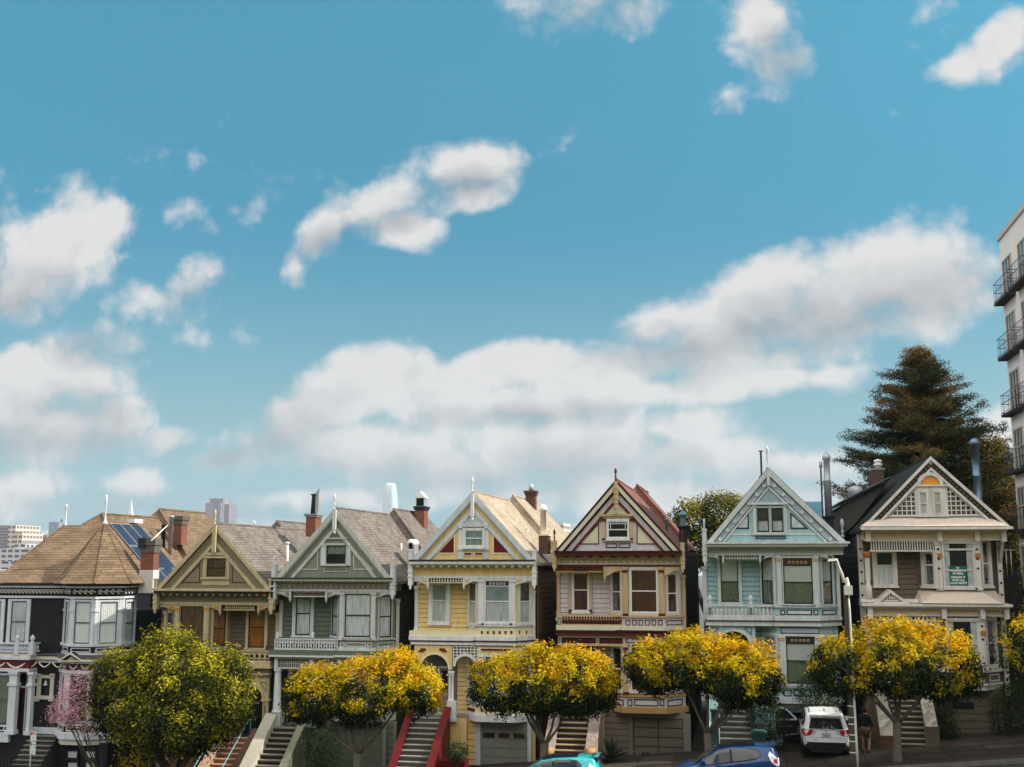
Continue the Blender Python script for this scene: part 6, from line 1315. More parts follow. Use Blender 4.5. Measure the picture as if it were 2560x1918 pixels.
    b = MB(); wrap(h, fr, zz(1176), zz(1162), 0, .14, WT, b); wrap(h, fr, zz(1232), zz(1176), 0, .03, BS, b); wrap(h, fr, zz(1242), zz(1232), 0, .14, WT, b); wrap(h, fr, zz(1266), zz(1242), 0, .08, WT, b)
    facade_panel(h, b, BF, 640, 1190, 730, 1226, WT, .05, .04); facade_panel(h, b, BR, 754, 1185, 802, 1222, WT, .05, .04); h.part('bay_base', b)
    zp = h.uz(F, 300, 1262)[1]
    for x in (150, 505): u = h.uz(F, x, 1100)[0]; b = MB(); b.box(F, u-.11, u+.11, zp, zz(935), -.25, -.02, WT); b.box(F, u-.15, u+.15, zp, zp+.9, -.3, .02, WT); h.part('column', b)
    b = MB(); u0 = h.uz(F, 130, 1250)[0]; u1 = h.uz(F, 460, 1250)[0]; b.box(F, u0, u1, gz(u0)-1, zp, -.95, -.12, BS); h.part('porch_floor', b)
    P = front(YF+.93); b = MB(); u0, u1, z0, z1 = h.R(P, 130, 936, 440, 1250); b.siding(P, u0, u1, zp, z1, BS, .21); h.part('entry_wall', b)
    b = MB(); u0, u1, z0, z1 = h.R(P, 240, 1000, 320, 1250); b.box(P, u0, u1, zp, z1, .03, .07, BK); b.rect_outline(P, u0, u1, zp, z1, .08, .07, .1, WT); do = h.part('front_door', b); b = MB(); b.box(P, u0+.2, u1-.2, zp+1.1, z1-.2, .07, .08, DARK); b.build('pane', do)
    ZG = front(YF+.4); GP = mat('putty_garage', LIN(108, 100, 86), .6, var=.12); b = MB(); u0, u1, z0, z1 = h.R(ZG, 465, 1262, 830, 1530); g = gz((u0+u1)/2); b.box(ZG, u0, u1, g-.5, z1+.05, -.3, 0, BS); h.part('base_wall', b)
    go, GF, q = garage(h, 528, 1272, 800, 1518, GP, GP, rows=6, cols=1, Y=YF+.34); b = MB(); h.bar(b, GF, 563, 1330, 677, 1362, .03, .05, DARK); b.build('pane', go); b = MB(); h.bar(b, GF, 712, 1482, 742, 1496, .03, .05, DARK); b.build('vent', go)
    Xa, Xb = h.uz(F, 232, 1290)[0], h.uz(F, 388, 1290)[0]; Yb = YF-2.3; g = gz(Xa)+.15; ST = mat('brown_riser', LIN(74, 66, 58), .8); steps(h, Xa, Xb, Xa, Xb, YF-.15, Yb, zp, g, mat('tan_grey_tread', LIN(160, 150, 136), .7, var=.2), ST)
    TW = mat('tan_stucco', LIN(112, 98, 82), .85, bump=.2); PC = mat('pale_coping', LIN(140, 134, 124), .7); stair_wall(h, Xb, Xb+.42, YF-.1, Yb, zp, g, TW, hh=.7, mcap=PC); stair_wall(h, Xa-.5, Xa, YF-.1, Yb, zp, g, mat('umber_stucco', LIN(104, 78, 62), .8), hh=.3, mcap=PC)
    # shed dormer on the left slope, chimney, flues
    Yd = YF+4.2; D = front(Yd); b = MB(); P = [h.uz(D, 8, 490), h.uz(D, 8, 330), h.uz(D, 244, 212), h.uz(D, 90, 410)]; b.prism(D, P, -7, 0, SIDE); h.part('dormer_wall', b)
    b = MB(); a1, a2 = h.uz(D, -12, 336), h.uz(D, 252, 204); b.prism(D, [a1, a2, (a2[0], a2[1]+.12), (a1[0], a1[1]+.12)], -7.2, .25, SH); b.prism(D, [(a1[0], a1[1]+.12), (a2[0], a2[1]+.12), (a2[0], a2[1]+.16), (a1[0], a1[1]+.16)], -7.2, .28, mat('grey_drip_edge', LIN(120, 124, 126), .5)); h.part('dormer_roof', b)
    b = MB(); h.bar(b, front(Yd+2), 160, 150, 224, 260, -.7, 0, BRICKD); h.bar(b, front(Yd+2), 157, 143, 227, 152, -.73, .03, CONC); ch = b.build('chimney', h.roof)
    b = MB(); p = at_y(*h.px(193, 143), Yd+2.3); b.lathe((p.x, p.y, p.z), [(.17, 0), (.17, .12), (.22, .13), (.22, .2), (.15, .22), (.15, .28), (.2, .3), (.18, .4), (.02, .44)], WHITEMETAL, n=12); b.build('chimney_pot', ch)
    b = MB(); p = at_y(*h.px(78, 262), Yd+1); b.lathe((p.x, p.y, p.z-.3), [(.34, 0), (.34, .4), (.3, .5), (.1, .58)], STEEL, n=12); b.build('roof_vent', h.roof)
    p0 = at_y(*h.px(700, 300), YF+3.5); p1 = at_y(*h.px(686, 12), YF+3.5); b = MB(); H = p1.z-p0.z; b.lathe((p0.x, YF+3.5, p0.z-.8), [(.26, 0), (.26, .5), (.185, .6), (.185, H*.4+.8), (.195, H*.4+.82), (.18, H*.4+.84), (.18, H+.6), (.22, H+.62), (.22, H+.9), (.05, H+1.0)], mat('blue_steel', LIN(110, 130, 150), .35, metal=.8, var=.25, vscale=4), n=14); b.build('flue', h.roof)
    # green poster behind the big window
    b = MB(); u0, u1, z0, z1 = h.R(BF, 553, 638, 642, 742); b.box(BF, u0, u1, z0, z1, .036, .044, mat('poster_green', LIN(22, 96, 88), .5, var=0))
    po = b.build('window_poster', None); tag(po, 'green poster with white capitals behind the upper window of the brown and white house', 'poster')
    PW = mat('poster_white', (.8, .8, .78), .5, var=0)
    lines = ["FREEDOM IS", "IN PERIL", "", "DEFEND IT", "WITH ALL", "YOUR MIGHT"]; H = z1-z0
    tv = MB()
    dg = bpy.context.evaluated_depsgraph_get()
    for i, t in enumerate(lines):
        if not t: continue
        cd = bpy.data.curves.new('lettering', 'FONT'); cd.body = t; cd.size = H*.135; cd.align_x = 'CENTER'; cd.offset = .004
        to = bpy.data.objects.new('lettering', cd); COL.objects.link(to); bpy.context.view_layer.update()
        me = to.evaluated_get(bpy.context.evaluated_depsgraph_get()).to_mesh()
        zl = z1-H*(.275, .42, 0, .60, .745, .885)[i]
        tv.add([BF.P((u0+u1)/2+v.co.x, zl+v.co.y, .0465) for v in me.vertices], [tuple(p.vertices) for p in me.polygons], PW)
        to.evaluated_get(bpy.context.evaluated_depsgraph_get()).to_mesh_clear(); COL.objects.unlink(to); bpy.data.objects.remove(to); bpy.data.curves.remove(cd)
    cu = (u0+u1)/2; cz = z1-H*.095; q = .5
    tv.prism(BF, [(cu-.10*q, cz-.05*q), (cu+.10*q, cz-.05*q), (cu+.14*q, cz+.06*q), (cu+.06*q, cz), (cu, cz+.09*q), (cu-.06*q, cz), (cu-.14*q, cz+.06*q)], .044, .048, PW)
    lt = tv.build('lettering', None); lt.parent = po
    return h

# ------------------------------------------------------------------ ground, street, pavement
def sheet(name, pts, faces, m, kind='structure'):
    o = MB().add(pts, faces, m).build(name); o['kind'] = kind; return o
def ground():
    xs = [-2900, -1200, -500, -200, -90, -50, -30, -15, 0, 15, 30, 50, 90, 200, 600, 1400, 2900]
    ys = [-180, -20, 10, 25, 36, 48, 60, 72, 90, 130, 200, 350, 700, 1500, 4100]
    vs = []
    for y in ys:
        for x in xs:
            z = gz(max(-40, min(30, x)))
            if x < -40: z -= min(18, (-40-x)*.06)
            if y > 72: z -= min(34, (y-72)*.10)
            if y < 30: z -= 0.0
            vs.append((x, y, z-.02))
    n = len(xs); fs = [(j*n+i, j*n+i+1, (j+1)*n+i+1, (j+1)*n+i) for j in range(len(ys)-1) for i in range(n-1)]
    sheet('ground', vs, fs, mat('earth', (.10, .095, .08), .95, var=.3, vscale=.2))
    YK = YF-6.2                                            # kerb line
    def strip(name, y0, y1, x0, x1, lift, m, th=0):
        b = MB(); N = 12
        for i in range(N):
            a, c = x0+(x1-x0)*i/N, x0+(x1-x0)*(i+1)/N
            b.add([(a, y0, gz(a)+lift), (c, y0, gz(c)+lift), (c, y1, gz(c)+lift), (a, y1, gz(a)+lift), (a, y0, gz(a)+lift-th-.02), (c, y0, gz(c)+lift-th-.02)], [(0, 1, 2, 3)]+([(4, 5, 1, 0)] if th else []), m)
        o = b.build(name); o['kind'] = 'structure'; return o
    ASPH = mat('asphalt', (.045, .042, .040), .9, var=.25, vscale=1.2, bump=.4, bscale=60, spec=.06)
    strip('road', 30, YK-.16, -45, 32, .004, ASPH)
    # pavement flags with joints
    m = bricks('pavement_flags', (.062, .052, .042), (.040, .034, .028), (.02, .019, .018), w=1.5, h=1.2, msize=.025)
    nt = m.node_tree; tc = nt.nodes.new('ShaderNodeTexCoord'); br = [n for n in nt.nodes if n.type == 'TEX_BRICK'][0]
    mp = nt.nodes.new('ShaderNodeMapping'); mp.inputs['Rotation'].default_value = (0, 0, .0); nt.links.new(tc.outputs['Object'], mp.inputs[0]); nt.links.new(mp.outputs[0], br.inputs['Vector'])
    br.offset = 0; br.inputs['Bias'].default_value = .1
    strip('pavement', YK, YF+.95, -45, 32, .15, m)
    KB = mat('kerb_concrete', (.13, .12, .105), .9, var=.25, spec=.06)
    strip('kerb', YK-.16, YK, -45, 32, .155, KB, th=.16)
    # kerb strip by the cream house; sunlight put into its yellow colour
    YP = mat('sunlit_kerb_yellow', (.60, .42, .09), .7, var=.15); a, c = at_y(1500, 1910, YK).x, at_y(1745, 1900, YK).x
    b = MB(); b.add([(a, YK-.165, gz(a)+.159), (c, YK-.165, gz(c)+.159), (c, YK+.02, gz(c)+.159), (a, YK+.02, gz(a)+.159), (a, YK-.165, gz(a)), (c, YK-.165, gz(c))], [(0, 1, 2, 3), (4, 5, 1, 0)], YP); o = b.build('sunlit_kerb_strip'); o['kind'] = 'structure'
    return YK

# ------------------------------------------------------------------ foliage
def leaf_mat(name, cols, rough=.7, trans=.25):
    if name in MATS: return MATS[name]
    m = bpy.data.materials.new(name); m.use_nodes = True; nt = m.node_tree; b = nt.nodes['Principled BSDF']; L = nt.links
    a = nt.nodes.new('ShaderNodeAttribute'); a.attribute_name = 'leaf_tone'
    r = nt.nodes.new('ShaderNodeValToRGB'); e = r.color_ramp.elements
    while len(e) < len(cols): e.new(.5)
    for i, c in enumerate(cols): e[i].position = i/(len(cols)-1); e[i].color = (*c, 1)
    L.new(a.outputs['Fac'], r.inputs[0]); L.new(r.outputs[0], b.inputs['Base Color']); b.inputs['Roughness'].default_value = rough
    b.inputs['Specular IOR Level'].default_value = .06
    t = nt.nodes.new('ShaderNodeBsdfTranslucent'); L.new(r.outputs[0], t.inputs[0]); mx = nt.nodes.new('ShaderNodeMixShader'); mx.inputs[0].default_value = trans
    o = nt.nodes['Material Output']; L.new(b.outputs[0], mx.inputs[1]); L.new(t.outputs[0], mx.inputs[2]); L.new(mx.outputs[0], o.inputs[0])
    MATS[name] = m; return m

def leaf_mesh(name, pos, nrm, size, tone, m, parent, aspect=.5, label=None):
    "pos, nrm (N,3); each leaf is a folded diamond of two triangles"
    rng = np.random.default_rng(abs(hash(name)) % 1000 if False else len(pos))
    N = len(pos); nrm = nrm/np.maximum(1e-6, np.linalg.norm(nrm, axis=1))[:, None]
    t = rng.normal(size=(N, 3)); t -= nrm*(t*nrm).sum(1)[:, None]; t /= np.linalg.norm(t, axis=1)[:, None]
    s = np.cross(nrm, t); size = size[:, None]
    off = np.array(parent_origin(parent)); p = pos-off
    v = np.stack([p-t*size*.5, p+s*size*aspect*.5+nrm*size*.08, p+t*size*.5, p-s*size*aspect*.5+nrm*size*.08], 1).reshape(-1, 3)
    me = bpy.data.meshes.new(name); me.vertices.add(4*N); me.vertices.foreach_set('co', v.ravel())
    idx = (np.arange(N)[:, None]*4+np.array([0, 1, 2, 0, 2, 3])).ravel(); me.loops.add(6*N); me.loops.foreach_set('vertex_index', idx)
    me.polygons.add(2*N); me.polygons.foreach_set('loop_start', np.arange(0, 6*N, 3)); me.polygons.foreach_set('loop_total', np.full(2*N, 3))
    me.update(); at = me.attributes.new('leaf_tone', 'FLOAT', 'POINT'); at.data.foreach_set('value', np.repeat(tone, 4))
    me.materials.append(m); me.validate()
    o = bpy.data.objects.new(name, me); COL.objects.link(o); o.parent = parent
    if label: o['label'] = label
    return o

BARKP = mat('pale_bark', (.13, .11, .09), .9, var=.3, vscale=6, bump=.5, bscale=25)
BARKD = mat('dark_bark', (.07, .055, .04), .9, var=.3, vscale=6, bump=.5, bscale=25)

def lobes_sample(rng, lobes, n, shell=.75):
    "points near the surface of overlapping ellipsoids; returns position, outward direction"
    vol = np.array([l[3]*l[4]*l[5] for l in lobes])**(2/3); pick = rng.choice(len(lobes), n, p=vol/vol.sum())
    L = np.array(lobes)[pick]; d = rng.normal(size=(n, 3)); d /= np.linalg.norm(d, axis=1)[:, None]
    r = np.where(rng.random(n) < shell, rng.uniform(.86, 1.0, n), rng.uniform(.3, .9, n))
    p = L[:, :3]+d*L[:, 3:6]*r[:, None]; inside = np.zeros(n, bool)
    for l in lobes:
        q = (p-np.array(l[:3]))/np.array(l[3:6]); inside |= (q**2).sum(1) < .62
    keep = ~inside | (rng.random(n) < .12); out = d/L[:, 3:6]
    return p[keep], out[keep]/np.linalg.norm(out[keep], axis=1)[:, None]

def noise3(p, s, seed=0.0):
    return np.array([noise.noise(Vector((a[0]*s+seed, a[1]*s, a[2]*s))) for a in p])

def lollipop(name, label, base, crown, seed, m, bark, trunk_r=.16, fork=.45, n=1500, per=14, leaf=.13, group=None, tone_fn=None, cat='tree', clump=.11, branches=7, depth=None):
    """street tree: crown = list of (px x, px y, rx px, ry px) blobs on the photo at the trunk's depth"""
    rng = np.random.default_rng(seed); Y = base.y; k = (Y)/FPX*1.02
    root = empty(name, base, label, cat, group)
    lobes = []
    for (x, y, rx, ry) in crown:
        for dy in (-.42, .42, 0):
            p = at_y(x, y, Y+dy*rx*k); s = 1 if dy == 0 else .80
            lobes.append((p.x, p.y, p.z, rx*k*s, rx*k*.75*s, ry*k*s))
    P, D = lobes_sample(rng, lobes, n, .66)
    zmin = min(l[2]-l[5] for l in lobes); zmax = max(l[2]+l[5] for l in lobes); cen = np.array([np.mean([l[0] for l in lobes]), Y, (zmin+zmax)/2])
    c = noise3(P, 1.1, seed); P = P+D*(c*.30)[:, None]
    # clusters of leaves
    M = len(P); off = rng.normal(size=(M, per, 3))*clump; pos = (P[:, None, :]+off+D[:, None, :]*np.abs(rng.normal(size=(M, per, 1)))*clump*.6).reshape(-1, 3)
    Dn = np.repeat(D, per, 0); up = np.array([0, 0, .5]); nn = Dn*.8+up+np.repeat(rng.normal(size=(M, 3))*.25, per, 0)+rng.normal(size=pos.shape)*.38
    h = (pos[:, 2]-zmin)/(zmax-zmin); f = noise3(P, 1.5, seed+7); f = np.repeat(f, per)
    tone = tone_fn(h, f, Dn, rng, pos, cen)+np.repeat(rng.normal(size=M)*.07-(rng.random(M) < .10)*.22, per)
    leaf_mesh('crown', pos, nn, leaf*rng.uniform(.7, 1.3, len(pos)), np.clip(tone, 0, 1), m, root)
    # trunk and limbs
    b = MB(); fz = base.z+(zmin-base.z)*fork+ .1; lean = rng.uniform(-.1, .1)
    t0 = Vector(base)+Vector((0, 0, -.15)); t1 = Vector((base.x+lean*.5, base.y, base.z+(fz-base.z)*.5)); t2 = Vector((base.x+lean, base.y, fz))
    b.tube([t0, Vector(base)+Vector((0, 0, .15)), t1, t2], [trunk_r*1.7, trunk_r*1.15, trunk_r, trunk_r*1.05], bark, n=10)
    for i in range(branches):
        l = lobes[int(rng.integers(len(lobes)))]; a = 2*math.pi*i/branches+rng.uniform(-.3, .3)
        e = Vector((base.x+(l[0]-base.x)*.9+math.cos(a)*l[3]*.75, l[1]+math.sin(a)*l[4]*.7, zmin+(zmax-zmin)*rng.uniform(.3, .7)))
        q = t2.lerp(e, .4)+Vector((rng.uniform(-.15, .15), rng.uniform(-.15, .15), -.18)); r = trunk_r*rng.uniform(.32, .50)
        b.tube([t2-Vector((0, 0, .12)), t2.lerp(q, .5)+Vector((0, 0, -.05)), q, q.lerp(e, .5)+Vector((0, 0, .1)), e], [r*1.2, r, r*.8, r*.55, r*.25], bark, n=7)
        for j in range(3):
            s = q.lerp(e, rng.uniform(.1, .7)); g_ = s+Vector((rng.uniform(-.7, .7), rng.uniform(-.5, .5), rng.uniform(.3, .9))); b.tube([s, s.lerp(g_, .5)+Vector((.05, 0, .05)), g_], [r*.45, r*.3, r*.12], bark, n=5)
    b.build('trunk', root); return root

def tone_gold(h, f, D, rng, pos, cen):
    # golden growth, with sunlit top and right and shaded underside put into leaf colour
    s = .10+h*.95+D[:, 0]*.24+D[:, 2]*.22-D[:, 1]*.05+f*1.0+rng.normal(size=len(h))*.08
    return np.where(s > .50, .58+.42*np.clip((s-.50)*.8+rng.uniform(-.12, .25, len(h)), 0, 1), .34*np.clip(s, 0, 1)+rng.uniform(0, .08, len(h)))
def tone_green(h, f, D, rng, pos, cen): return np.clip(.22+h*.45+D[:, 0]*.10+f*1.1+rng.normal(size=len(h))*.13, 0, 1)  # lighter towards the top and sunny right: sunlight put into leaf colour

def vegetation(YK):
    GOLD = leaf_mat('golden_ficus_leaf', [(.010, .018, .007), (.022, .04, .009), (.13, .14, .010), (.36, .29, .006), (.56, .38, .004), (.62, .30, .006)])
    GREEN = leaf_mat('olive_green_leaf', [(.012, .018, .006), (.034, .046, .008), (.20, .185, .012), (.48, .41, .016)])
    G = 'clipped ficus street trees along the kerb'; yt = YK+.9
    def base(px): p = at_y(px, 1890, yt); return Vector((p.x, yt, gz(p.x)+.15))
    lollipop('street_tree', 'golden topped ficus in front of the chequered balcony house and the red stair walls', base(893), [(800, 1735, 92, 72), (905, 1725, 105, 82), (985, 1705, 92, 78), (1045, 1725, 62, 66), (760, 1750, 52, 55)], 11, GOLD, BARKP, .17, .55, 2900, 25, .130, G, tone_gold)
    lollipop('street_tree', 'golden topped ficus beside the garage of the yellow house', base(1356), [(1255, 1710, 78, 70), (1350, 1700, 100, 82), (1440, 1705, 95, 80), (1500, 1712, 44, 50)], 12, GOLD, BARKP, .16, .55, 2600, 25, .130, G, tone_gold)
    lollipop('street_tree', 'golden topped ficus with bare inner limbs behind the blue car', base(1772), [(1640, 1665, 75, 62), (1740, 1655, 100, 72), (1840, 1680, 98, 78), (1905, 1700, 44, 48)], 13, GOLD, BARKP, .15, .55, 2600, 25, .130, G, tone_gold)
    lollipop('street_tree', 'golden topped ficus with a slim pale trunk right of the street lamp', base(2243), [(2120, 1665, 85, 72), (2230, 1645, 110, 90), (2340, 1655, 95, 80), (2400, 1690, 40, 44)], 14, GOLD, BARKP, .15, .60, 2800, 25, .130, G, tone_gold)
    lollipop('street_tree', 'golden green tree cut off by the right edge of the picture', base(2640), [(2625, 1630, 110, 100), (2700, 1680, 120, 90), (2760, 1590, 130, 120), (2860, 1620, 110, 110)], 15, GOLD, BARKP, .2, .55, 3600, 16, .125, G, tone_gold)  # crown enlarged out of view to shade the pavement
    lollipop('round_tree', 'large round yellow green tree between the navy corner house and the olive house', base(437), [(330, 1745, 105, 105), (420, 1700, 125, 115), (520, 1745, 110, 110), (430, 1800, 150, 85), (560, 1690, 60, 65), (290, 1690, 60, 62)], 21, GREEN, BARKD, .22, .5, 7600, 22, .135, None, tone_green, clump=.18)
    # blossom tree: bare limbs and pink flowers
    PINK = leaf_mat('pink_blossom', [(.40, .14, .18), (.58, .24, .31), (.74, .44, .49), (.86, .68, .71)], trans=.3)
    lollipop('blossom_tree', 'small pink blossom tree in front of the navy corner house', base(262), [(200, 1740, 44, 58), (160, 1775, 34, 40), (215, 1795, 40, 36), (180, 1715, 20, 26), (135, 1790, 18, 22)], 31, PINK, BARKD, .07, .35, 900, 9, .085, None, lambda h, f, D, rng, pos, cen: np.clip(.5+rng.normal(size=len(h))*.28, 0, 1), clump=.13, branches=9)
    YS = leaf_mat('yellow_shrub_leaf', [(.10, .09, .01), (.42, .30, .02), (.62, .42, .03)])
    p = on_ground(345, 1960); r = lollipop('staked_sapling', 'small yellow leaved sapling tied to wooden stakes beside the round tree', Vector((at_y(340, 1900, yt-.2).x, yt-.2, gz(at_y(340, 1900, yt-.2).x)+.15)), [(338, 1890, 40, 34), (330, 1925, 42, 30), (365, 1900, 22, 30)], 41, YS, BARKD, .03, .3, 260, 9, .10, None, lambda h, f, D, rng, pos, cen: np.clip(.5+f+rng.normal(size=len(h))*.25, 0, 1), clump=.14, branches=5)
    ST = mat('stake_timber', (.42, .26, .12), .8); 
    for px in (345, 372):
        X = at_y(px, 1900, yt-.35).x; b = MB(); b.tube([(X, yt-.35, gz(X)), (X+.02, yt-.35, gz(X)+2.35)], .035, ST, n=8); b.build('stake', r)
    # agave by the tan stairs
    AG = mat('agave_green', (.035, .06, .035), .5, var=.3)
    p = at_y(1527, 1890, YF-1.2); root = empty('agave', (p.x, p.y, gz(p.x)+.15), 'dark spiky agave beside the tan newel of the cream and maroon house', 'plant'); rng = random.Random(5); b = MB()
    for i in range(46):
        a = rng.uniform(0, 6.28); t = rng.uniform(.1, 1.25); L = rng.uniform(.75, 1.15); d = Vector((math.cos(a)*math.sin(t), math.sin(a)*math.sin(t), math.cos(t))); s = Vector((-math.sin(a), math.cos(a), 0))
        o = Vector((p.x, p.y, gz(p.x)+.25)); q = o+d*L*.5+Vector((0, 0, .05)); e = o+d*L; w = .06
        b.add([o-s*w*.6, o+s*w*.6, q+s*w, e, q-s*w, q-Vector((0, 0, .03))], [(0, 1, 2, 5), (0, 5, 4), (5, 2, 3), (4, 5, 3)], AG)
    b.build('leaf_rosette', root)
    DG = leaf_mat('dark_shrub_leaf', [(.010, .018, .008), (.03, .05, .02), (.06, .08, .03)])
    def shrub(label, px, py, rx, ry, Y, seed, n=420, name='shrub', m=DG):
        rng = np.random.default_rng(seed); c = at_y(px, py, Y); k = Y/FPX; g = gz(c.x)+.15
        root = empty(name, (c.x, Y, g), label, 'shrub'); lob = [(c.x, Y, c.z, rx*k, min(rx*k, .8), ry*k), (c.x+rx*k*.3, Y-.1, c.z-ry*k*.3, rx*k*.8, .5, ry*k*.75)]
        P, D = lobes_sample(rng, lob, n); pos = (P[:, None, :]+rng.normal(size=(len(P), 10, 3))*.10).reshape(-1, 3); nn = np.repeat(D, 10, 0)+rng.normal(size=pos.shape)*.6
        leaf_mesh('foliage', pos, nn, rng.uniform(.06, .13, len(pos)), np.clip(rng.normal(.5, .25, len(pos)), 0, 1), m, root)
        b = MB()
        for i in range(4): b.tube([(c.x+.05*i-.1, Y, g-.1), (c.x+rng.uniform(-.3, .3), Y, c.z)], [.035, .015], BARKD, n=5)
        b.build('stem', root)
    shrub('dark rounded shrub beside the pale steps of the aqua house', 1918, 1800, 44, 62, YF-1.2, 51)
    shrub('dark climbing shrub between the brown and white house stairs and its garage', 2352, 1790, 28, 66, YF-.5, 52)
    shrub('tall dark hedge plant against the right side of the brown and white house', 2540, 1790, 55, 75, YF-.6, 53, 700)
    shrub('low dark plant in the red planter beside the yellow house stairs', 1143, 1880, 24, 22, YF-2.2, 54, 160)
    shrub('dark shrub behind the ficus trunk on the left of the brown and white house', 2040, 1740, 45, 50, YF-1.0, 55, 380)
    shrub('dark shrub under the ficus in front of the sage house garage', 800, 1860, 50, 60, YF-1.6, 56, 500)
    # trees beyond the houses
    MG = leaf_mat('glossy_olive_leaf', [(.015, .025, .008), (.05, .065, .012), (.24, .21, .022), (.50, .38, .05)], rough=.35)
    Yb = 74.0
    def far(px, py=1500): p = at_y(px, py, Yb); return Vector((p.x, Yb, gz(p.x)-.5))
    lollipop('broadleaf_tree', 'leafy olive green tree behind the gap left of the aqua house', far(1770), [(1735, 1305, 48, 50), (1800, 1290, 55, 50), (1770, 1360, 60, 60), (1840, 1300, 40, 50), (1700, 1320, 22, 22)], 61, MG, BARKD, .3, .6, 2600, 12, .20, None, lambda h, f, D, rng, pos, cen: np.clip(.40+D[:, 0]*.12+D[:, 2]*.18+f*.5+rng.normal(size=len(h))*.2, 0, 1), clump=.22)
    conifer()
    X = 16.8; k = 49.5/FPX  # unseen tree, added to cast shade on the pavement
    r = lollipop('street_tree', 'unseen leafy tree added beyond the right edge to shade the pavement', Vector((X, 49.5, gz(X)+.15)), [(2790, 1500, 190, 210), (2880, 1420, 170, 170), (2720, 1600, 130, 110)], 71, GREEN, BARKD, .25, .4, 2600, 14, .17, None, tone_green, clump=.2)
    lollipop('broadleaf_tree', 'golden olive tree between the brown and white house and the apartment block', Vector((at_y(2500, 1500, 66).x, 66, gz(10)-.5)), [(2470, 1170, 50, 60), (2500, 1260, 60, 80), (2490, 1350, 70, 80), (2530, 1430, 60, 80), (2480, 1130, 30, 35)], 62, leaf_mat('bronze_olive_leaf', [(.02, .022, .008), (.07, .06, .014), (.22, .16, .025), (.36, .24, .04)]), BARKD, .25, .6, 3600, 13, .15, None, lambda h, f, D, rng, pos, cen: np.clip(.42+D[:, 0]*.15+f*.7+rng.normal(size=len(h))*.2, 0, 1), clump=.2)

def conifer():
    "big dark redwood: whorls of drooping boughs carrying sprays"
    rng = np.random.default_rng(77); Y = 70.0; top = at_y(2292, 872, Y); k = Y/FPX
    base = Vector((top.x+.6, Y, gz(top.x)-.5)); root = empty('conifer', base, 'tall dark conifer with rusty brown sprays rising behind the brown and white house', 'tree')
    b = MB(); b.tube([base, Vector((top.x+.4, Y, (base.z+top.z)/2)), Vector((top.x+.1, Y, top.z-2)), top-Vector((0, 0, .2))], [.75, .5, .16, .03], BARKD, n=10)
    H = top.z-at_y(2292, 1430, Y).z
    prof = [(0, .4), (.04, .8), (.10, 1.4), (.16, 1.9), (.22, 2.0), (.30, 2.9), (.40, 3.6), (.50, 4.2), (.58, 4.7), (.66, 5.5), (.75, 5.6), (.85, 5.8), (1.0, 6.2), (1.2, 6.3)]
    def R(t): 
        for (a, r0), (c, r1) in zip(prof, prof[1:]):
            if t <= c: return r0+(r1-r0)*(t-a)/(c-a)
        return prof[-1][1]
    P = []; D = []; W = []
    nb = 640
    for i in range(nb):
        t = (i/nb)**.80*1.15; a = i*2.39996+rng.uniform(-.5, .5); z0 = top.z-H*t; r = 1.12*R(t)*rng.uniform(.62, 1.22)*(1+.22*math.cos(a-.1)*(t > .5))*(1+.14*math.sin(2.7*a+t*9)); d = np.array([math.cos(a), math.sin(a), 0]); up = rng.uniform(-.05, .28)
        o = np.array([top.x+.3*t, Y, z0]); tip = o+d*r+np.array([0, 0, r*(up-.12*t)])
        mid = o+d*r*.5+np.array([0, 0, r*.5*(up-.35)+.1])
        if r > .6: b.tube([Vector(o), Vector(mid), Vector(tip)], [.02+.02*r, .012+.01*r, .008], BARKD, n=4)
        m = int(12+r*20); s = rng.random(m)**.65; c_ = (1-s)[:, None]**2*o+2*(s*(1-s))[:, None]*mid+(s**2)[:, None]*tip
        side = np.array([-d[1], d[0], 0]); w = (.20+.28*r*.5)*np.sin(np.pi*np.clip(s*.9+.08, 0, 1))
        q = c_+side*(rng.uniform(-1, 1, m)*w)[:, None]+np.array([0, 0, 1])*(rng.normal(size=m)*.09-.05)[:, None]
        P.append(q); D.append(np.tile(np.array([d[0]*.3, d[1]*.3, 1.0]), (m, 1))); W.append(np.full(m, rng.uniform(-.2, .25)))
    P = np.concatenate(P); D = np.concatenate(D); W = np.concatenate(W); per = 9
    pos = (P[:, None, :]+rng.normal(size=(len(P), per, 3))*np.array([.16, .16, .07])).reshape(-1, 3); nn = np.repeat(D, per, 0)+rng.normal(size=pos.shape)*.7
    f = np.repeat(noise3(P, .45, 3), per); hh = (top.z-pos[:, 2])/H
    tone = .34+np.repeat(W, per)*.6+f*.7+rng.normal(size=len(pos))*.13+.15*(hh < .2)
    m = leaf_mat('redwood_spray', [(.010, .018, .008), (.026, .036, .012), (.066, .060, .016), (.14, .085, .022), (.27, .14, .05)], trans=.15)
    leaf_mesh('crown', pos, nn, rng.uniform(.09, .19, len(pos)), np.clip(tone, 0, 1), m, root, aspect=.32)
    b.build('trunk', root)

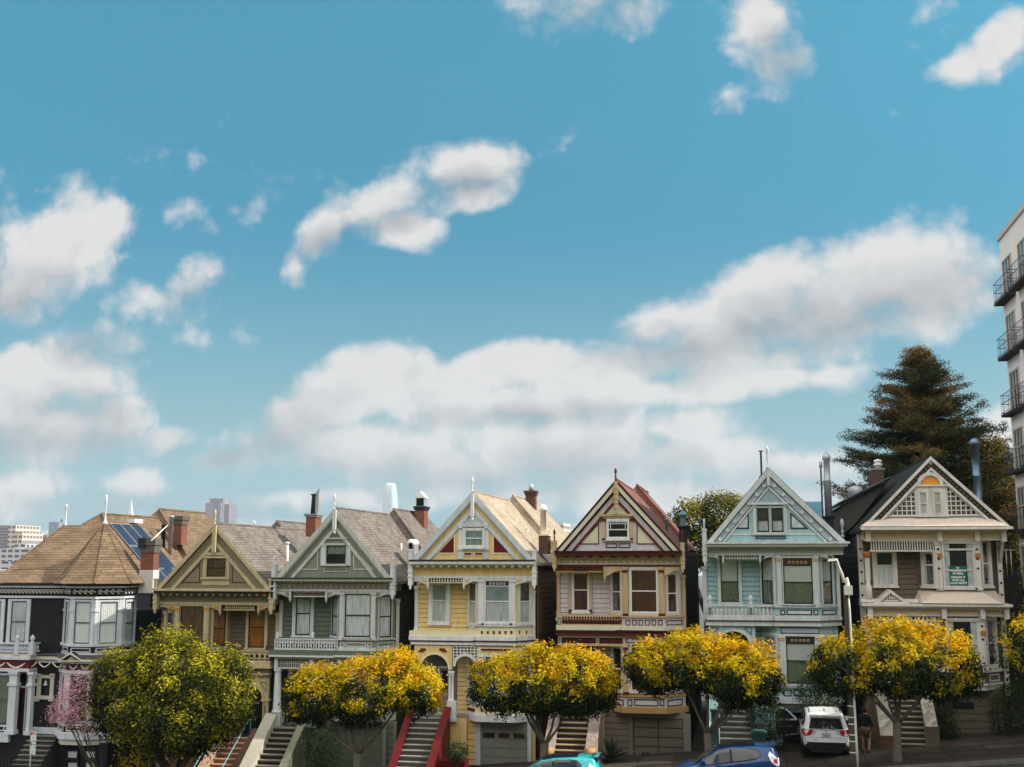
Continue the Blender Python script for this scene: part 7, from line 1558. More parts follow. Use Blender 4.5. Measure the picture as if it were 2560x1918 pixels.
# ------------------------------------------------------------------ vehicles
def local(b, name, parent, label=None):
    o = b.build(name, None, label); o.parent = parent; return o
class Fx:
    "frame in a vehicle's own axes: origin, u, n"
    def __init__(s, o, u, n, w=(0, 0, 1)): s.o, s.u, s.n, s.w = Vector(o), Vector(u), Vector(n), Vector(w)
    def P(s, a, z, d=0.0): return s.o+s.u*a+s.w*z+s.n*d
def lerp_tab(tab, x):
    if x <= tab[0][0]: return tab[0][1]
    for (a, p), (c, q) in zip(tab, tab[1:]):
        if x <= c: t = (x-a)/(c-a); t = t*t*(3-2*t)*.5+t*.5; return p+(q-p)*t
    return tab[-1][1]
SEC_LO = [(0, .86), (.10, .95), (.35, 1.0), (.62, 1.0), (.85, .985), (1.0, .955)]       # share of sill-to-belt height, share of half width
SEC_UP = [(0, .955), (.06, .945), (.78, .80), (.88, .765), (.95, .70), (.985, .58), (1.0, .40), (1.012, .2), (1.018, 0)]
def car_surface(S, x, i):
    "i indexes the points of the half section; returns (half width, height)"
    bot, belt, roof, hw = (lerp_tab(S[k], x) for k in ('bot', 'belt', 'roof', 'hw'))
    if i < len(SEC_LO): t, w = SEC_LO[i]; return hw*w, bot+(belt-bot)*t
    t, w = SEC_UP[i-len(SEC_LO)]; H = max(roof-belt, 0)
    flat = min(1, H/.3); wu = w*flat+(.955-(.955)*min(1, t)**3)*(1-flat); return hw*wu, belt+max(H, .02)*t
NSEC = len(SEC_LO)+len(SEC_UP)
def car_body(S, L, m, parent, nst=70, under=None):
    b = MB(); xs = [L*i/nst for i in range(nst+1)]; vs = []; fs = []
    for x in xs:
        half = [car_surface(S, x, i) for i in range(NSEC)]
        ring = [(x, -w, z) for w, z in half]+[(x, w, z) for w, z in half[-2::-1]]; vs += ring
    n = 2*NSEC-1
    for j in range(nst):
        for i in range(n-1): fs.append((j*n+i, j*n+i+1, (j+1)*n+i+1, (j+1)*n+i))
    b.add(vs, fs, m, True); b.add(vs[:n], [tuple(range(n))], m); b.add(vs[-n:], [tuple(range(n))[::-1]], m)
    return local(b, 'body', parent)
def side_patch(S, pts, side, m, off=.016, lo=.10, hi=.93):
    """window on a car's side: pts is a list of (x, low fraction, high fraction) between belt and roof"""
    b = MB()
    def at(x, f):
        bot, belt, roof, hw = (lerp_tab(S[k], x) for k in ('bot', 'belt', 'roof', 'hw')); H = max(roof-belt, 0); flat = min(1, H/.3)
        w = 0
        for (a0, c0), (a1, c1) in zip(SEC_UP, SEC_UP[1:]):
            if f <= a1: w = c0+(c1-c0)*(f-a0)/(a1-a0); break
        wu = w*flat+(.955-.955*min(1, f)**3)*(1-flat); return Vector((x, side*(hw*wu+off), belt+max(H, .02)*f))
    for (x0, a0, c0), (x1, a1, c1) in zip(pts, pts[1:]):
        n = max(2, int(abs(x1-x0)/.06)); vs = []; k = 6
        for i in range(n+1):
            t = i/n; x = x0+(x1-x0)*t; lo_, hi_ = a0+(a1-a0)*t, c0+(c1-c0)*t
            vs += [at(x, lo_+(hi_-lo_)*j/k) for j in range(k+1)]
        b.add(vs, [(i*(k+1)+j, (i+1)*(k+1)+j, (i+1)*(k+1)+j+1, i*(k+1)+j+1) for i in range(n) for j in range(k)], m, True)
    return b
def wheel(parent, x, y, r, w, rimm, tyre):
    s = 1 if y > 0 else -1; root = bpy.data.objects.new('wheel', None); COL.objects.link(root); root.parent = parent
    b = MB(); n = 24; prof = [(r*.62, -w/2), (r*.93, -w/2), (r, -w*.32), (r, w*.32), (r*.93, w/2), (r*.62, w/2)]; vs = []; fs = []
    for q, d in prof:
        for i in range(n): a = 2*math.pi*i/n; vs.append((x+q*math.cos(a), y+d, r+q*math.sin(a)))
    for j in range(len(prof)-1):
        for i in range(n): k = (i+1) % n; fs.append((j*n+i, j*n+k, (j+1)*n+k, (j+1)*n+i))
    b.add(vs, fs, tyre, True); local(b, 'tyre', root)
    b = MB(); vs = [(x+r*.62*math.cos(2*math.pi*i/n), y+s*w*.30, r+r*.62*math.sin(2*math.pi*i/n)) for i in range(n)]; b.add(vs, [tuple(range(n))], rimm)
    for k in range(5):
        a = 2*math.pi*k/5; d = Vector((math.cos(a), 0, math.sin(a))); t = Vector((-math.sin(a), 0, math.cos(a))); c = Vector((x, y+s*w*.36, r)); e = Vector((0, s*.03, 0))
        b.add([c-t*.05, c+t*.05, c+d*r*.58+t*.03, c+d*r*.58-t*.03, c-t*.05+e, c+t*.05+e, c+d*r*.58+t*.03+e, c+d*r*.58-t*.03+e], [(0, 1, 2, 3), (4, 5, 6, 7), (0, 4, 5, 1), (1, 5, 6, 2), (2, 6, 7, 3), (3, 7, 4, 0)], rimm)
    local(b, 'rim', root)
def carpaint(name, col):
    m = mat(name, col, .28, var=.02); p = m.node_tree.nodes['Principled BSDF']; p.inputs['Coat Weight'].default_value = .6; p.inputs['Coat Roughness'].default_value = .05; return m
TYRE = mat('tyre_rubber', (.02, .02, .02), .85); RIM = mat('alloy_rim', (.5, .5, .52), .3, metal=.9); PLAST = mat('black_plastic', (.018, .018, .02), .5)
AGLASS = mat('car_glass', (.018, .022, .022), .04, var=0, spec=.8); LRED = mat('red_lamp', (.45, .02, .03), .15, var=.1); LCLR = mat('clear_lamp', (.62, .64, .68), .12, var=.1)

def hatchback(paint, label, px_rear, YK, color_name='compact_car'):
    "five-door hatchback, nose towards -x in the street, parked along the kerb"
    L = 4.0; Yc = YK-1.15; X = at_y(px_rear, 1900, Yc-.8).x
    root = empty('parked_car', (X, Yc, gz(X)+.004), label, 'car', 'hatchbacks parked along the kerb'); root.rotation_euler = (0, math.atan(GS), math.pi)
    # own axes: x forward (from tail 0 to nose L), y left... turned half round below, so nose points down the street
    S = dict(bot=[(0, .42), (.25, .22), (L-.3, .20), (L, .34)], belt=[(0, .96), (.5, 1.02), (1.4, .96), (2.6, .90), (3.2, .90), (3.75, .78), (4.0, .60)],
             roof=[(0, .97), (.06, 1.22), (.16, 1.38), (.9, 1.45), (1.6, 1.47), (2.1, 1.42), (2.55, 1.22), (3.05, .95), (3.3, .91), (3.75, .79), (4.0, .61)], hw=[(0, .72), (.25, .82), (.8, .85), (3.2, .85), (3.7, .78), (4.0, .62)])
    car_body(S, L, paint, root)
    for s in (1, -1):
        local(side_patch(S, [(.62, .30, .42), (.75, .08, .70), (1.1, .05, .86), (1.62, .05, .90)], s, AGLASS), 'window', root)
        local(side_patch(S, [(1.70, .05, .90), (2.1, .06, .88), (2.5, .08, .80), (2.72, .09, .50), (2.78, .10, .14)], s, AGLASS), 'window', root)
        b = side_patch(S, [(.60, .26, .46), (.75, .02, .76), (1.1, .0, .91), (1.66, .0, .95), (2.1, .0, .93), (2.55, .02, .86), (2.80, .03, .40), (2.9, .03, .1)], s, PLAST, off=.008); local(b, 'window_trim', root)
        b = MB(); f = Fx((2.62, s*.86, .97), (1, 0, 0), (0, s, 0)); b.box(f, -.02, .16, -.04, .10, .02, .20, paint); b.box(f, -.02, .0, -.02, .08, .03, .19, AGLASS); local(b, 'mirror', root)
        for hx in (1.25, 2.05):
            b = MB(); f = Fx((hx, s*.853, .86), (1, 0, 0), (0, s, 0)); b.box(f, 0, .2, 0, .03, .0, .03, paint); local(b, 'door_handle', root)
        b = MB(); f = Fx((0, s*.79, 0), (1, 0, 0), (0, s, 0)); b.add([f.P(.02, .98, -.02), f.P(.28, 1.24, -.05), f.P(.34, 1.10, .02), f.P(.22, .82, .045), f.P(.03, .70, .0), f.P(-.03, .80, -.05), f.P(-.03, 1.0, -.15)], [(0, 1, 2, 3, 4, 5, 6)], LCLR)
        b.add([f.P(.03, .96, .0), f.P(.17, .96, .035), f.P(.15, .82, .052), f.P(.03, .80, .03)], [(0, 1, 2, 3)], LRED); local(b, 'tail_lamp', root)
        b = MB(); f = Fx((L-.5, s*.80, .62), (1, 0, 0), (0, s, 0)); b.add([f.P(0, .12, -.02), f.P(.42, .0, -.18), f.P(.40, -.10, -.14), f.P(.1, -.02, .0)], [(0, 1, 2, 3)], LCLR); local(b, 'headlamp', root)
        for hx in (.72, 3.22): wheel(root, hx, s*.76, .30, .19, RIM, TYRE)
        b = MB()
        for hx in (.72, 3.22): b.ring(Fx((hx, s*.838, .30), (1, 0, 0), (0, s, 0)), 0, 0, .001, .35, 0, .02, PLAST, a0=-.35, a1=math.pi+.35, n=14)
        local(b, 'wheel_arch', root)
    # windscreen, tailgate glass, roof spoiler, black roof
    def across(x0, x1, f, m, off, name, n=4):
        b = MB(); vs = []
        for i in range(n+1):
            x = x0+(x1-x0)*i/n
            for j in range(9):
                q = (j/4-1); hw = lerp_tab(S['hw'], x); r = lerp_tab(S['roof'], x); vs.append((x, q*hw*f, r+off-.035*q*q))
        b.add(vs, [(i*9+j, i*9+j+1, (i+1)*9+j+1, (i+1)*9+j) for i in range(n) for j in range(8)], m, True); local(b, name, root)
    across(2.2, 3.0, .70, AGLASS, .035, 'windscreen'); across(.75, 2.1, .62, mat('dark_navy_roof', (.006, .008, .016), .35, var=0), .045, 'roof_panel'); across(.04, .22, .70, AGLASS, .05, 'rear_window')
    b = MB(); f = Fx((0, 0, 0), (0, 1, 0), (-1, 0, 0)); b.box(f, -.54, .54, 1.375, 1.405, -.35, .02, paint); local(b, 'spoiler', root)
    b = MB(); b.box(f, -.26, .26, .62, .76, .0, .02, LCLR); local(b, 'number_plate', root)
    return root

def suv(YK):
    c = on_ground(2070, 1897, .15); L = 4.55; g = gz(c.x)+.155
    root = empty('sport_utility_car', (c.x-.03, c.y, g), 'white sport utility car nosed into the open garage with its driver door open', 'car'); root.rotation_euler = (0, 0, math.pi/2)
    # own axes: x forward from the tail, y to the car's left
    W = carpaint('pearl_white_paint', LIN(240, 242, 242)); S = dict(bot=[(0, .50), (.2, .36), (L-.3, .34), (L, .45)], belt=[(0, 1.10), (1, 1.13), (3.3, 1.05), (4.2, .95), (L, .74)],
        roof=[(0, 1.12), (.08, 1.30), (.26, 1.60), (.7, 1.70), (1.8, 1.74), (2.6, 1.68), (3.1, 1.42), (3.5, 1.08), (4.2, .96), (L, .76)], hw=[(0, .80), (.15, .89), (.6, .93), (3.6, .92), (4.2, .84), (L, .62)])
    car_body(S, L, W, root)
    R = Fx((0, 0, 0), (0, -1, 0), (-1, 0, 0))              # tail face seen from behind, u to the right
    b = MB(); b.add([R.P(-.66, 1.13, .035), R.P(.66, 1.13, .035), R.P(.56, 1.53, -.17), R.P(-.56, 1.53, -.17)], [(0, 1, 2, 3)], AGLASS); local(b, 'rear_window', root)
    b = MB(); b.add([R.P(-.74, 1.09, .02), R.P(.74, 1.09, .02), R.P(.62, 1.58, -.19), R.P(-.62, 1.58, -.19), R.P(-.74, 1.09, -.2), R.P(.74, 1.09, -.2)], [(0, 1, 2, 3)], W)
    b.add([R.P(-.74, 1.10, .03), R.P(.74, 1.10, .03), R.P(.80, .80, .06), R.P(.70, .60, .05), R.P(-.70, .60, .05), R.P(-.80, .80, .06), R.P(-.74, 1.10, -.2), R.P(.74, 1.10, -.2), R.P(.80, .80, -.2), R.P(.70, .6, -.2), R.P(-.70, .6, -.2), R.P(-.8, .8, -.2)],
          [(0, 1, 2, 5), (5, 2, 3, 4), (0, 6, 7, 1), (1, 7, 8, 2), (2, 8, 9, 3), (5, 11, 6, 0), (4, 10, 11, 5), (3, 9, 10, 4)], W); b.box(R, -.62, .62, 1.085, 1.10, .03, .045, mat('seam_grey', (.10, .10, .11), .5)); b.box(R, -.6, .6, .805, .812, .06, .068, mat('seam_grey', (.1, .1, .1), .5)); local(b, 'tailgate', root)
    for s in (-1, 1):
        b = MB(); b.add([R.P(s*.42, 1.04, .075), R.P(s*.60, 1.10, .07), R.P(s*.90, 1.12, -.04), R.P(s*.935, 1.04, -.20), R.P(s*.92, .90, -.12), R.P(s*.80, .84, .06), R.P(s*.62, .88, .085)], [(0, 1, 2, 3, 4, 5, 6)], LRED); b.add([R.P(s*.36, 1.02, .074), R.P(s*.50, 1.05, .08), R.P(s*.54, .94, .085), R.P(s*.44, .93, .078)], [(0, 1, 2, 3)], LCLR); local(b, 'tail_lamp', root)
    b = MB(); b.box(R, -.16, .16, .80, .96, .06, .075, mat('plate_frame', (.05, .05, .055), .5)); b.box(R, -.145, .145, .815, .945, .075, .08, LCLR)
    for i in range(6): b.box(R, -.11+.038*i, -.085+.038*i, .85, .90, .08, .083, mat('plate_blue', (.04, .06, .14), .5))
    local(b, 'number_plate', root)
    b = MB(); b.add([R.P(-.93, .74, -.25), R.P(-.70, .62, .06), R.P(.70, .62, .06), R.P(.93, .74, -.25), R.P(.90, .42, -.25), R.P(.72, .36, .02), R.P(-.72, .36, .02), R.P(-.90, .42, -.25)], [(0, 1, 6, 7), (1, 2, 5, 6), (2, 3, 4, 5)], PLAST)
    b.box(R, -.60, .60, .22, .38, -.5, -.05, PLAST); local(b, 'rear_bumper', root)
    b = MB(); b.box(R, -.60, .60, 1.575, 1.63, -.30, -.06, W); b.box(R, -.10, .10, 1.60, 1.62, -.06, -.052, LRED); local(b, 'spoiler', root)
    b = MB(); b.box(R, -.5, -.34, .70, .72, .062, .066, RIM); b.ring(R, 0, 1.02, .03, .045, .04, .05, RIM, n=10, sx=1.4); local(b, 'badge', root)
    for s in (-1, 1):
        b = MB(); b.tube([(.45, s*.60, 1.70), (.55, s*.60, 1.77), (2.3, s*.60, 1.80), (2.4, s*.60, 1.72)], .022, PLAST, n=6); local(b, 'roof_rail', root)
        local(side_patch(S, [(.42, .34, .50), (.62, .10, .76), (.95, .08, .84)], s, AGLASS), 'window', root); local(side_patch(S, [(1.02, .08, .85), (1.95, .08, .88)], s, AGLASS), 'window', root)
        if s < 0: local(side_patch(S, [(2.03, .08, .88), (2.5, .09, .84), (2.95, .10, .52), (3.05, .1, .2)], s, AGLASS), 'window', root)
        local(side_patch(S, [(.38, .30, .54), (.6, .03, .82), (1.0, .0, .91), (2.0, .0, .93), (2.5, .0, .90), (3.0, .0, .56), (3.15, .0, .2)], s, PLAST, off=.008), 'window_trim', root)
        for hx in (.85, 3.55): wheel(root, hx, s*.80, .36, .24, RIM, TYRE)
        b = MB()
        for hx in (.85, 3.55): b.ring(Fx((hx, s*.90, .36), (1, 0, 0), (0, s, 0)), 0, 0, .001, .43, 0, .03, PLAST, a0=-.35, a1=math.pi+.35, n=14)
        b.box(Fx((0, s*.90, 0), (1, 0, 0), (0, s, 0)), 1.25, 3.15, .30, .46, 0, .03, PLAST); local(b, 'sill_cladding', root)
        if s < 0: b = MB(); f = Fx((2.95, s*.93, 1.10), (1, 0, 0), (0, s, 0)); b.box(f, -.05, .12, 0, .16, .03, .26, W); local(b, 'mirror', root)
    b = MB(); b.lathe((.75, 0, 1.70), [(.035, 0), (.02, .05), (.004, .16)], PLAST, n=6); local(b, 'aerial', root)
    # dark doorway and the open driver door, hinged at the front
    b = side_patch(S, [(2.03, -.0, .90), (2.5, -.0, .86), (2.9, -.0, .60), (3.05, -.0, .3)], 1, DARK, off=.008); b.box(Fx((0, .925, 0), (1, 0, 0), (0, 1, 0)), 2.05, 3.05, .44, 1.06, -.02, .012, DARK); local(b, 'door_opening', root)
    a = rad(68); hx, hy = 3.08, .93; u = Vector((-math.cos(a), math.sin(a), 0)); n = Vector((-math.sin(a), -math.cos(a), 0)); D = Fx((hx, hy, 0), u, n); b = MB(); Ld = 1.05
    shell = [(0, .46), (.95, .40), (1.08, .60), (1.10, 1.08), (1.06, 1.20), (.98, 1.50), (.80, 1.62), (.50, 1.52), (.05, 1.12)]
    b.prism(D, shell, -.05, .0, W); do = local(b, 'open_door', root)
    b = MB(); b.prism(D, [(.06, .52), (.90, .47), (1.0, .62), (1.02, 1.04), (.06, 1.04)], .0, .06, mat('door_trim_black', (.015, .015, .016), .7)); b.box(D, .3, .9, .78, .84, .06, .10, mat('trim_grey', (.12, .12, .12), .5)); b.build('door_trim', None).parent = do
    b = MB(); b.prism(D, [(.14, 1.10), (1.03, 1.12), (.95, 1.46), (.79, 1.55), (.52, 1.46)], -.055, .012, AGLASS); b.build('window', None).parent = do
    b = MB(); b.box(D, .08, .20, 1.02, 1.18, -.26, -.06, W); b.build('mirror', None).parent = do
    return root

# ------------------------------------------------------------------ lamp, sign, person and small things
def street_lamp(YK):
    Yp = YK-.0; p = at_y(2142, 1960, Yp); top = at_y(2113, 1444, Yp); X = (p.x+top.x)/2; g = gz(X)+.15
    root = empty('street_lamp', (X, Yp, g), 'tall concrete street lamp with a curved white arm and a box near its top', 'street lamp')
    CP = mat('lamp_post_concrete', (.30, .27, .21), .85, var=.35, vscale=7, bump=.5, bscale=30); WA = mat('lamp_arm_white', (.62, .60, .54), .5, var=.12)
    H = top.z-g; WP = mat('weathered_pole_timber', (.085, .068, .045), .9, var=.4, vscale=8, bump=.6, bscale=30, streak=.2); b = MB(); b.lathe((X-.04, Yp, g), [(.135, -.1), (.125, .3), (.105, H-1.35), (.105, H-.62), (.09, H-.58)], WP, n=16); b.build('post', root)
    b = MB(); b.tube([(X+.10, Yp-.05, g-.05), (X+.09, Yp-.05, g+1.1), (X+.07, Yp-.05, g+2.9), (X+.055, Yp-.05, H+g-1.2), (X+.03, Yp-.04, H+g-.8)], [.052, .052, .048, .046, .046], WA, n=12); b.build('conduit', root)
    b = MB(); z = top.z; b.tube([(X, Yp, z-.95), (X+.03, Yp, z-.25), (X+.0, Yp, z-.05), (X-.13, Yp, z-.12)], [.075, .085, .085, .05], WA, n=12)
    lum = at_y(2083, 1402, Yp); b.tube([(X-.10, Yp, z-.18), (X-.16, Yp-.05, z+.12), (X-.30, Yp-.1, z+.48), (lum.x+.12, Yp-.15, lum.z+.05), (lum.x+.0, Yp-.15, lum.z+.0)], [.06, .055, .05, .045, .05], WA, n=10); b.build('arm', root)
    b = MB(); b.add([(lum.x-.22, Yp-.27, lum.z-.03), (lum.x+.12, Yp-.27, lum.z), (lum.x+.12, Yp-.03, lum.z), (lum.x-.22, Yp-.03, lum.z-.03), (lum.x-.18, Yp-.24, lum.z+.07), (lum.x+.10, Yp-.24, lum.z+.09), (lum.x+.10, Yp-.06, lum.z+.09), (lum.x-.18, Yp-.06, lum.z+.07)], [(0, 3, 2, 1), (4, 5, 6, 7), (0, 1, 5, 4), (1, 2, 6, 5), (2, 3, 7, 6), (3, 0, 4, 7)], WA); b.build('lamp_head', root)
    b = MB(); q = at_y(2120, 1476, Yp-.15); b.box(front(Yp-.02), q.x-.14, q.x+.16, q.z-.17, q.z+.17, -.05, .26, WA); b.build('junction_box', root)
    BW = mat('band_white', (.6, .58, .54), .5)
    for y in (1765, 1793, 1810, 1837, 1853, 1881): zb = at_y(2130, y, Yp).z; t = (zb-g)/H; r = .136-.022*t; b = MB(); b.lathe((X-.04, Yp, zb-.02), [(r, 0), (r, .04)], BW, n=16); b.build('band', root)

def sign(YK):
    Yp = YK+.25; p = at_y(76.5, 1890, Yp); X = p.x; g = gz(X)+.15; root = empty('parking_sign', (X, Yp, g), 'parking regulation signs, one red and one green lettered, on a pale post at lower left', 'street sign')
    PO = mat('sign_post_grey', (.36, .37, .33), .5, metal=.3); zt = at_y(80, 1848, Yp).z; b = MB(); b.tube([(X, Yp, g-.1), (X, Yp, at_y(80, 1826, Yp).z)], .03, PO, n=8); b.build('post', root)
    a = rad(-28); F = Fr(X-.02, Yp-.04, X-.02+math.cos(a), Yp-.04+math.sin(a)); WS = mat('sign_white', (.66, .64, .62), .5, var=.06); GSG = mat('sign_mint', (.58, .66, .60), .5, var=.06); RD = mat('sign_red', (.42, .06, .08), .5); GN = mat('sign_green', (.02, .22, .12), .5); GY = mat('sign_print_grey', (.20, .20, .22), .6)
    w = .46; z = lambda y: at_y(90, y, Yp).z
    def text(parent, lines):
        for t, u, zz, size, m in lines:
            cd = bpy.data.curves.new('lettering', 'FONT'); cd.body = t; cd.size = size; to = bpy.data.objects.new('lettering', cd); COL.objects.link(to); bpy.context.view_layer.update()
            e = to.evaluated_get(bpy.context.evaluated_depsgraph_get()); me = e.to_mesh(); b = MB(); b.add([F.P(u+v.co.x, zz+v.co.y, .012) for v in me.vertices], [tuple(q.vertices) for q in me.polygons], m); e.to_mesh_clear(); bpy.data.objects.remove(to); bpy.data.curves.remove(cd); o = b.build('lettering', None); o.parent = parent; off = parent_origin(parent); o.data.transform(Matrix.Translation(-off))
    b = MB(); b.box(F, .0, w, z(1851), z(1828), 0, .008, WS); u = b.build('upper_plate', root); b = MB(); b.box(F, .02, .16, z(1837), z(1829), .009, .011, RD); b.box(F, .2, .42, z(1834), z(1831), .009, .011, RD); b.box(F, .14, .34, z(1844), z(1842.5), .009, .011, GY); b.build('print', u)
    b = MB(); b.box(F, .0, w, z(1885), z(1853), 0, .008, GSG); lo = b.build('lower_plate', root); b = MB(); b.box(F, .02, .15, z(1864), z(1855), .009, .011, GN); b.box(F, .19, .44, z(1861), z(1858.5), .009, .011, GY); b.box(F, .06, .18, z(1870), z(1868.5), .009, .011, GY); b.box(F, .28, .38, z(1867), z(1864), .009, .011, GY); b.box(F, .14, .27, z(1882), z(1876), .009, .011, mat('sign_pink', (.55, .35, .32), .5)); b.build('print', lo)

def figure(YK):
    p = on_ground(2166, 1882, .15); g = p.z; X, Y = p.x, p.y; root = empty('person', (X, Y, g), 'person in a dark hooded jacket and brown shorts walking away beside the street lamp', 'person')
    SK = mat('skin', LIN(150, 104, 78), .6, var=.06); JK = mat('black_jacket', (.014, .014, .016), .8, var=.2); SHT = mat('brown_shorts', LIN(84, 64, 44), .8, var=.15); SHO = mat('dark_shoe', (.03, .03, .03), .6); HR = mat('dark_hair', (.012, .009, .008), .7)
    def skinned(name, verts, edges, radii, m, sub=2, parent=root, base=0):
        me = bpy.data.meshes.new(name); me.from_pydata(verts, edges, []); me.materials.append(m); o = bpy.data.objects.new(name, me); COL.objects.link(o); o.parent = parent
        sk = o.modifiers.new('skin', 'SKIN'); me.skin_vertices.new() if not me.skin_vertices else None
        for i, r in enumerate(radii): me.skin_vertices[0].data[i].radius = r if isinstance(r, tuple) else (r, r)
        me.skin_vertices[0].data[base].use_root = True; sk.use_smooth_shade = True; s = o.modifiers.new('sub', 'SUBSURF'); s.levels = s.render_levels = sub; return o
    # body: one continuous surface, seen from behind and a little turned; x right, y away
    V = [(0, 0, .92), (0, .01, 1.10), (0, .0, 1.28), (0, -.01, 1.42), (0, .02, 1.50), (0, .04, 1.58), (0, .05, 1.66),          # pelvis .. head
         (-.10, 0, .86), (-.11, -.04, .50), (-.11, .02, .10), (-.11, -.09+.20, .05),                                                # left leg (forward a little)
         (.10, 0, .86), (.12, .05, .50), (.12, -.10, .12), (.12, .03, .04),                                                       # right leg
         (-.17, 0, 1.40), (-.25, -.02, 1.14), (-.24, .10, .92), (-.24, .13, .84), (.17, 0, 1.40), (.25, 0, 1.14), (.22, .14, .96), (.21, .19, .89)]
    E = [(0, 1), (1, 2), (2, 3), (3, 4), (4, 5), (5, 6), (0, 7), (7, 8), (8, 9), (9, 10), (0, 11), (11, 12), (12, 13), (13, 14), (3, 15), (15, 16), (16, 17), (17, 18), (3, 19), (19, 20), (20, 21), (21, 22)]
    Rr = [.13, .13, (.15, .11), (.12, .09), .055, .085, .075, .095, .062, .042, .035, .095, .062, .042, .035, .06, .045, .034, .030, .06, .045, .034, .030]
    for hv, sx in ((18, -1), (22, 1)):                     # five fingers to a hand, part of the same surface
        hx, hy, hz = V[hv]
        for k, L in enumerate((.060, .074, .069, .054)):
            n0 = len(V); V += [(hx+(k-1.5)*.018, hy+.008, hz-.03-L*.4), (hx+(k-1.5)*.018, hy+.028, hz-.03-L)]; E += [(hv, n0), (n0, n0+1)]; Rr += [.009, .007]
        n0 = len(V); V += [(hx-sx*.035, hy+.015, hz-.01), (hx-sx*.040, hy+.030, hz-.045)]; E += [(hv, n0), (n0, n0+1)]; Rr += [.010, .008]
    skinned('body', V, E, Rr, SK)
    skinned('jacket', [(0, 0, .96), (0, .01, 1.12), (0, 0, 1.28), (0, -.01, 1.41), (0, .02, 1.50), (-.17, 0, 1.40), (-.26, -.02, 1.14), (-.25, .08, .95), (.17, 0, 1.40), (.26, 0, 1.14), (.23, .12, .99)],
            [(0, 1), (1, 2), (2, 3), (3, 4), (3, 5), (5, 6), (6, 7), (3, 8), (8, 9), (9, 10)], [(.20, .15), (.19, .15), (.19, .14), (.15, .12), .08, .085, .068, .058, .085, .068, .058], JK)
    skinned('shorts', [(0, 0, .93), (-.10, 0, .84), (-.115, -.02, .58), (.10, 0, .84), (.12, .02, .58)], [(0, 1), (1, 2), (0, 3), (3, 4)], [(.17, .14), .125, .10, .125, .10], SHT, sub=2)
    b = MB(); b.lathe((0, .035, 1.52), [(.06, 0), (.10, .08), (.105, .15), (.09, .22), (.05, .26), (.0, .27)], HR, n=14); b.build('hair', None).parent = root
    for s, fy in ((-.11, .03), (.12, -.05)):
        b = MB(); b.tube([(s, fy-.08, .05), (s, fy+.04, .05), (s, fy+.16, .035)], [.05, .052, .035], SHO, n=10); b.build('shoe', None).parent = root
    root.rotation_euler.z = rad(-14)
    # folding board beside the person
    q = on_ground(2148, 1872, .15); WB = mat('board_white', (.8, .8, .78), .5); r2 = empty('folding_board', (q.x, q.y, q.z), 'white folded A shaped board standing beside the street lamp and the person', 'board')
    for s in (-1, 1):
        f = Fr(q.x, q.y, q.x+1, q.y); b = MB(); b.prism(f, [(s*.02-.03, .92), (s*.02+.03, .92), (s*.22+.05, .36), (s*.22-.05, .36)], -.25, .03, WB); b.build('panel', r2)
        b = MB(); b.tube([(q.x+s*.22, q.y, q.z+.36), (q.x+s*.27, q.y, q.z-.0)], .015, PLAST, n=5); b.build('leg', r2)
    b = MB(); b.box(f, -.18, .18, .30, .33, -.2, .0, PLAST); b.build('shelf', r2)

def bin_(YK):
    TL = mat('sea_green_plastic', LIN(54, 86, 80), .5); p = at_y(1898, 1852, YF-2.6); g = gz(p.x)+.15; root = empty('wheeled_bin', (p.x, YF-2.6, g), 'sea green lidded bin at the foot of the aqua house stairs', 'bin')
    F = front(YF-2.6); w = .28; b = MB(); vs = [(p.x+sx*w*q, YF-2.6+sy*.27*q, g+z) for z, q in ((.04, .82), (.98, 1.0)) for sx, sy in ((-1, -1), (1, -1), (1, 1), (-1, 1))]; b.add(vs, [(0, 1, 5, 4), (1, 2, 6, 5), (2, 3, 7, 6), (3, 0, 4, 7), (0, 3, 2, 1), (4, 5, 6, 7)], TL); b.build('tub', root)
    b = MB(); b.box(F, p.x-.31, p.x+.31, g+.98, g+1.04, -.32, .32, TL); b.prism(F, [(p.x-.29, g+1.04), (p.x+.29, g+1.04), (p.x+.2, g+1.10), (p.x-.2, g+1.10)], -.28, .28, TL); b.tube([(p.x-.28, YF-2.25, g+1.0), (p.x+.28, YF-2.25, g+1.0)], .02, TL, n=6); b.build('lid', root)
    for s in (-1, 1): b = MB(); b.tube([(p.x+s*.24, YF-2.32, g+.1), (p.x+s*.30, YF-2.32, g+.1)], .10, TYRE, n=12); b.build('wheel', root)
    # teal gate pier by the aqua stairs, red planter by the yellow stairs
    q = at_y(1788, 1830, YF-2.7); b = MB(); f = front(YF-2.7); g = gz(q.x)+.1; b.box(f, q.x-.15, q.x+.15, g, g+2.0, -.3, 0, mat('pier_teal', LIN(72, 106, 100), .6)); b.box(f, q.x-.19, q.x+.19, g+2.0, g+2.1, -.34, .04, mat('pier_teal', (0, 0, 0))); o = b.build('gate_pier'); tag(o, 'teal square pier at the left foot of the aqua house stairs', 'pier')
    q = at_y(1128, 1905, YF-2.4); f = front(YF-2.4); g = gz(q.x)+.1; RW = mat('oxblood_paint', (.1, .01, .01)); b = MB(); b.box(f, q.x-.4, q.x+.6, g, g+.62, -.7, 0, RW); b.box(f, q.x-.44, q.x+.64, g+.62, g+.7, -.74, .04, RW); o = b.build('planter'); tag(o, 'oxblood masonry planter beside the yellow house garage', 'planter')

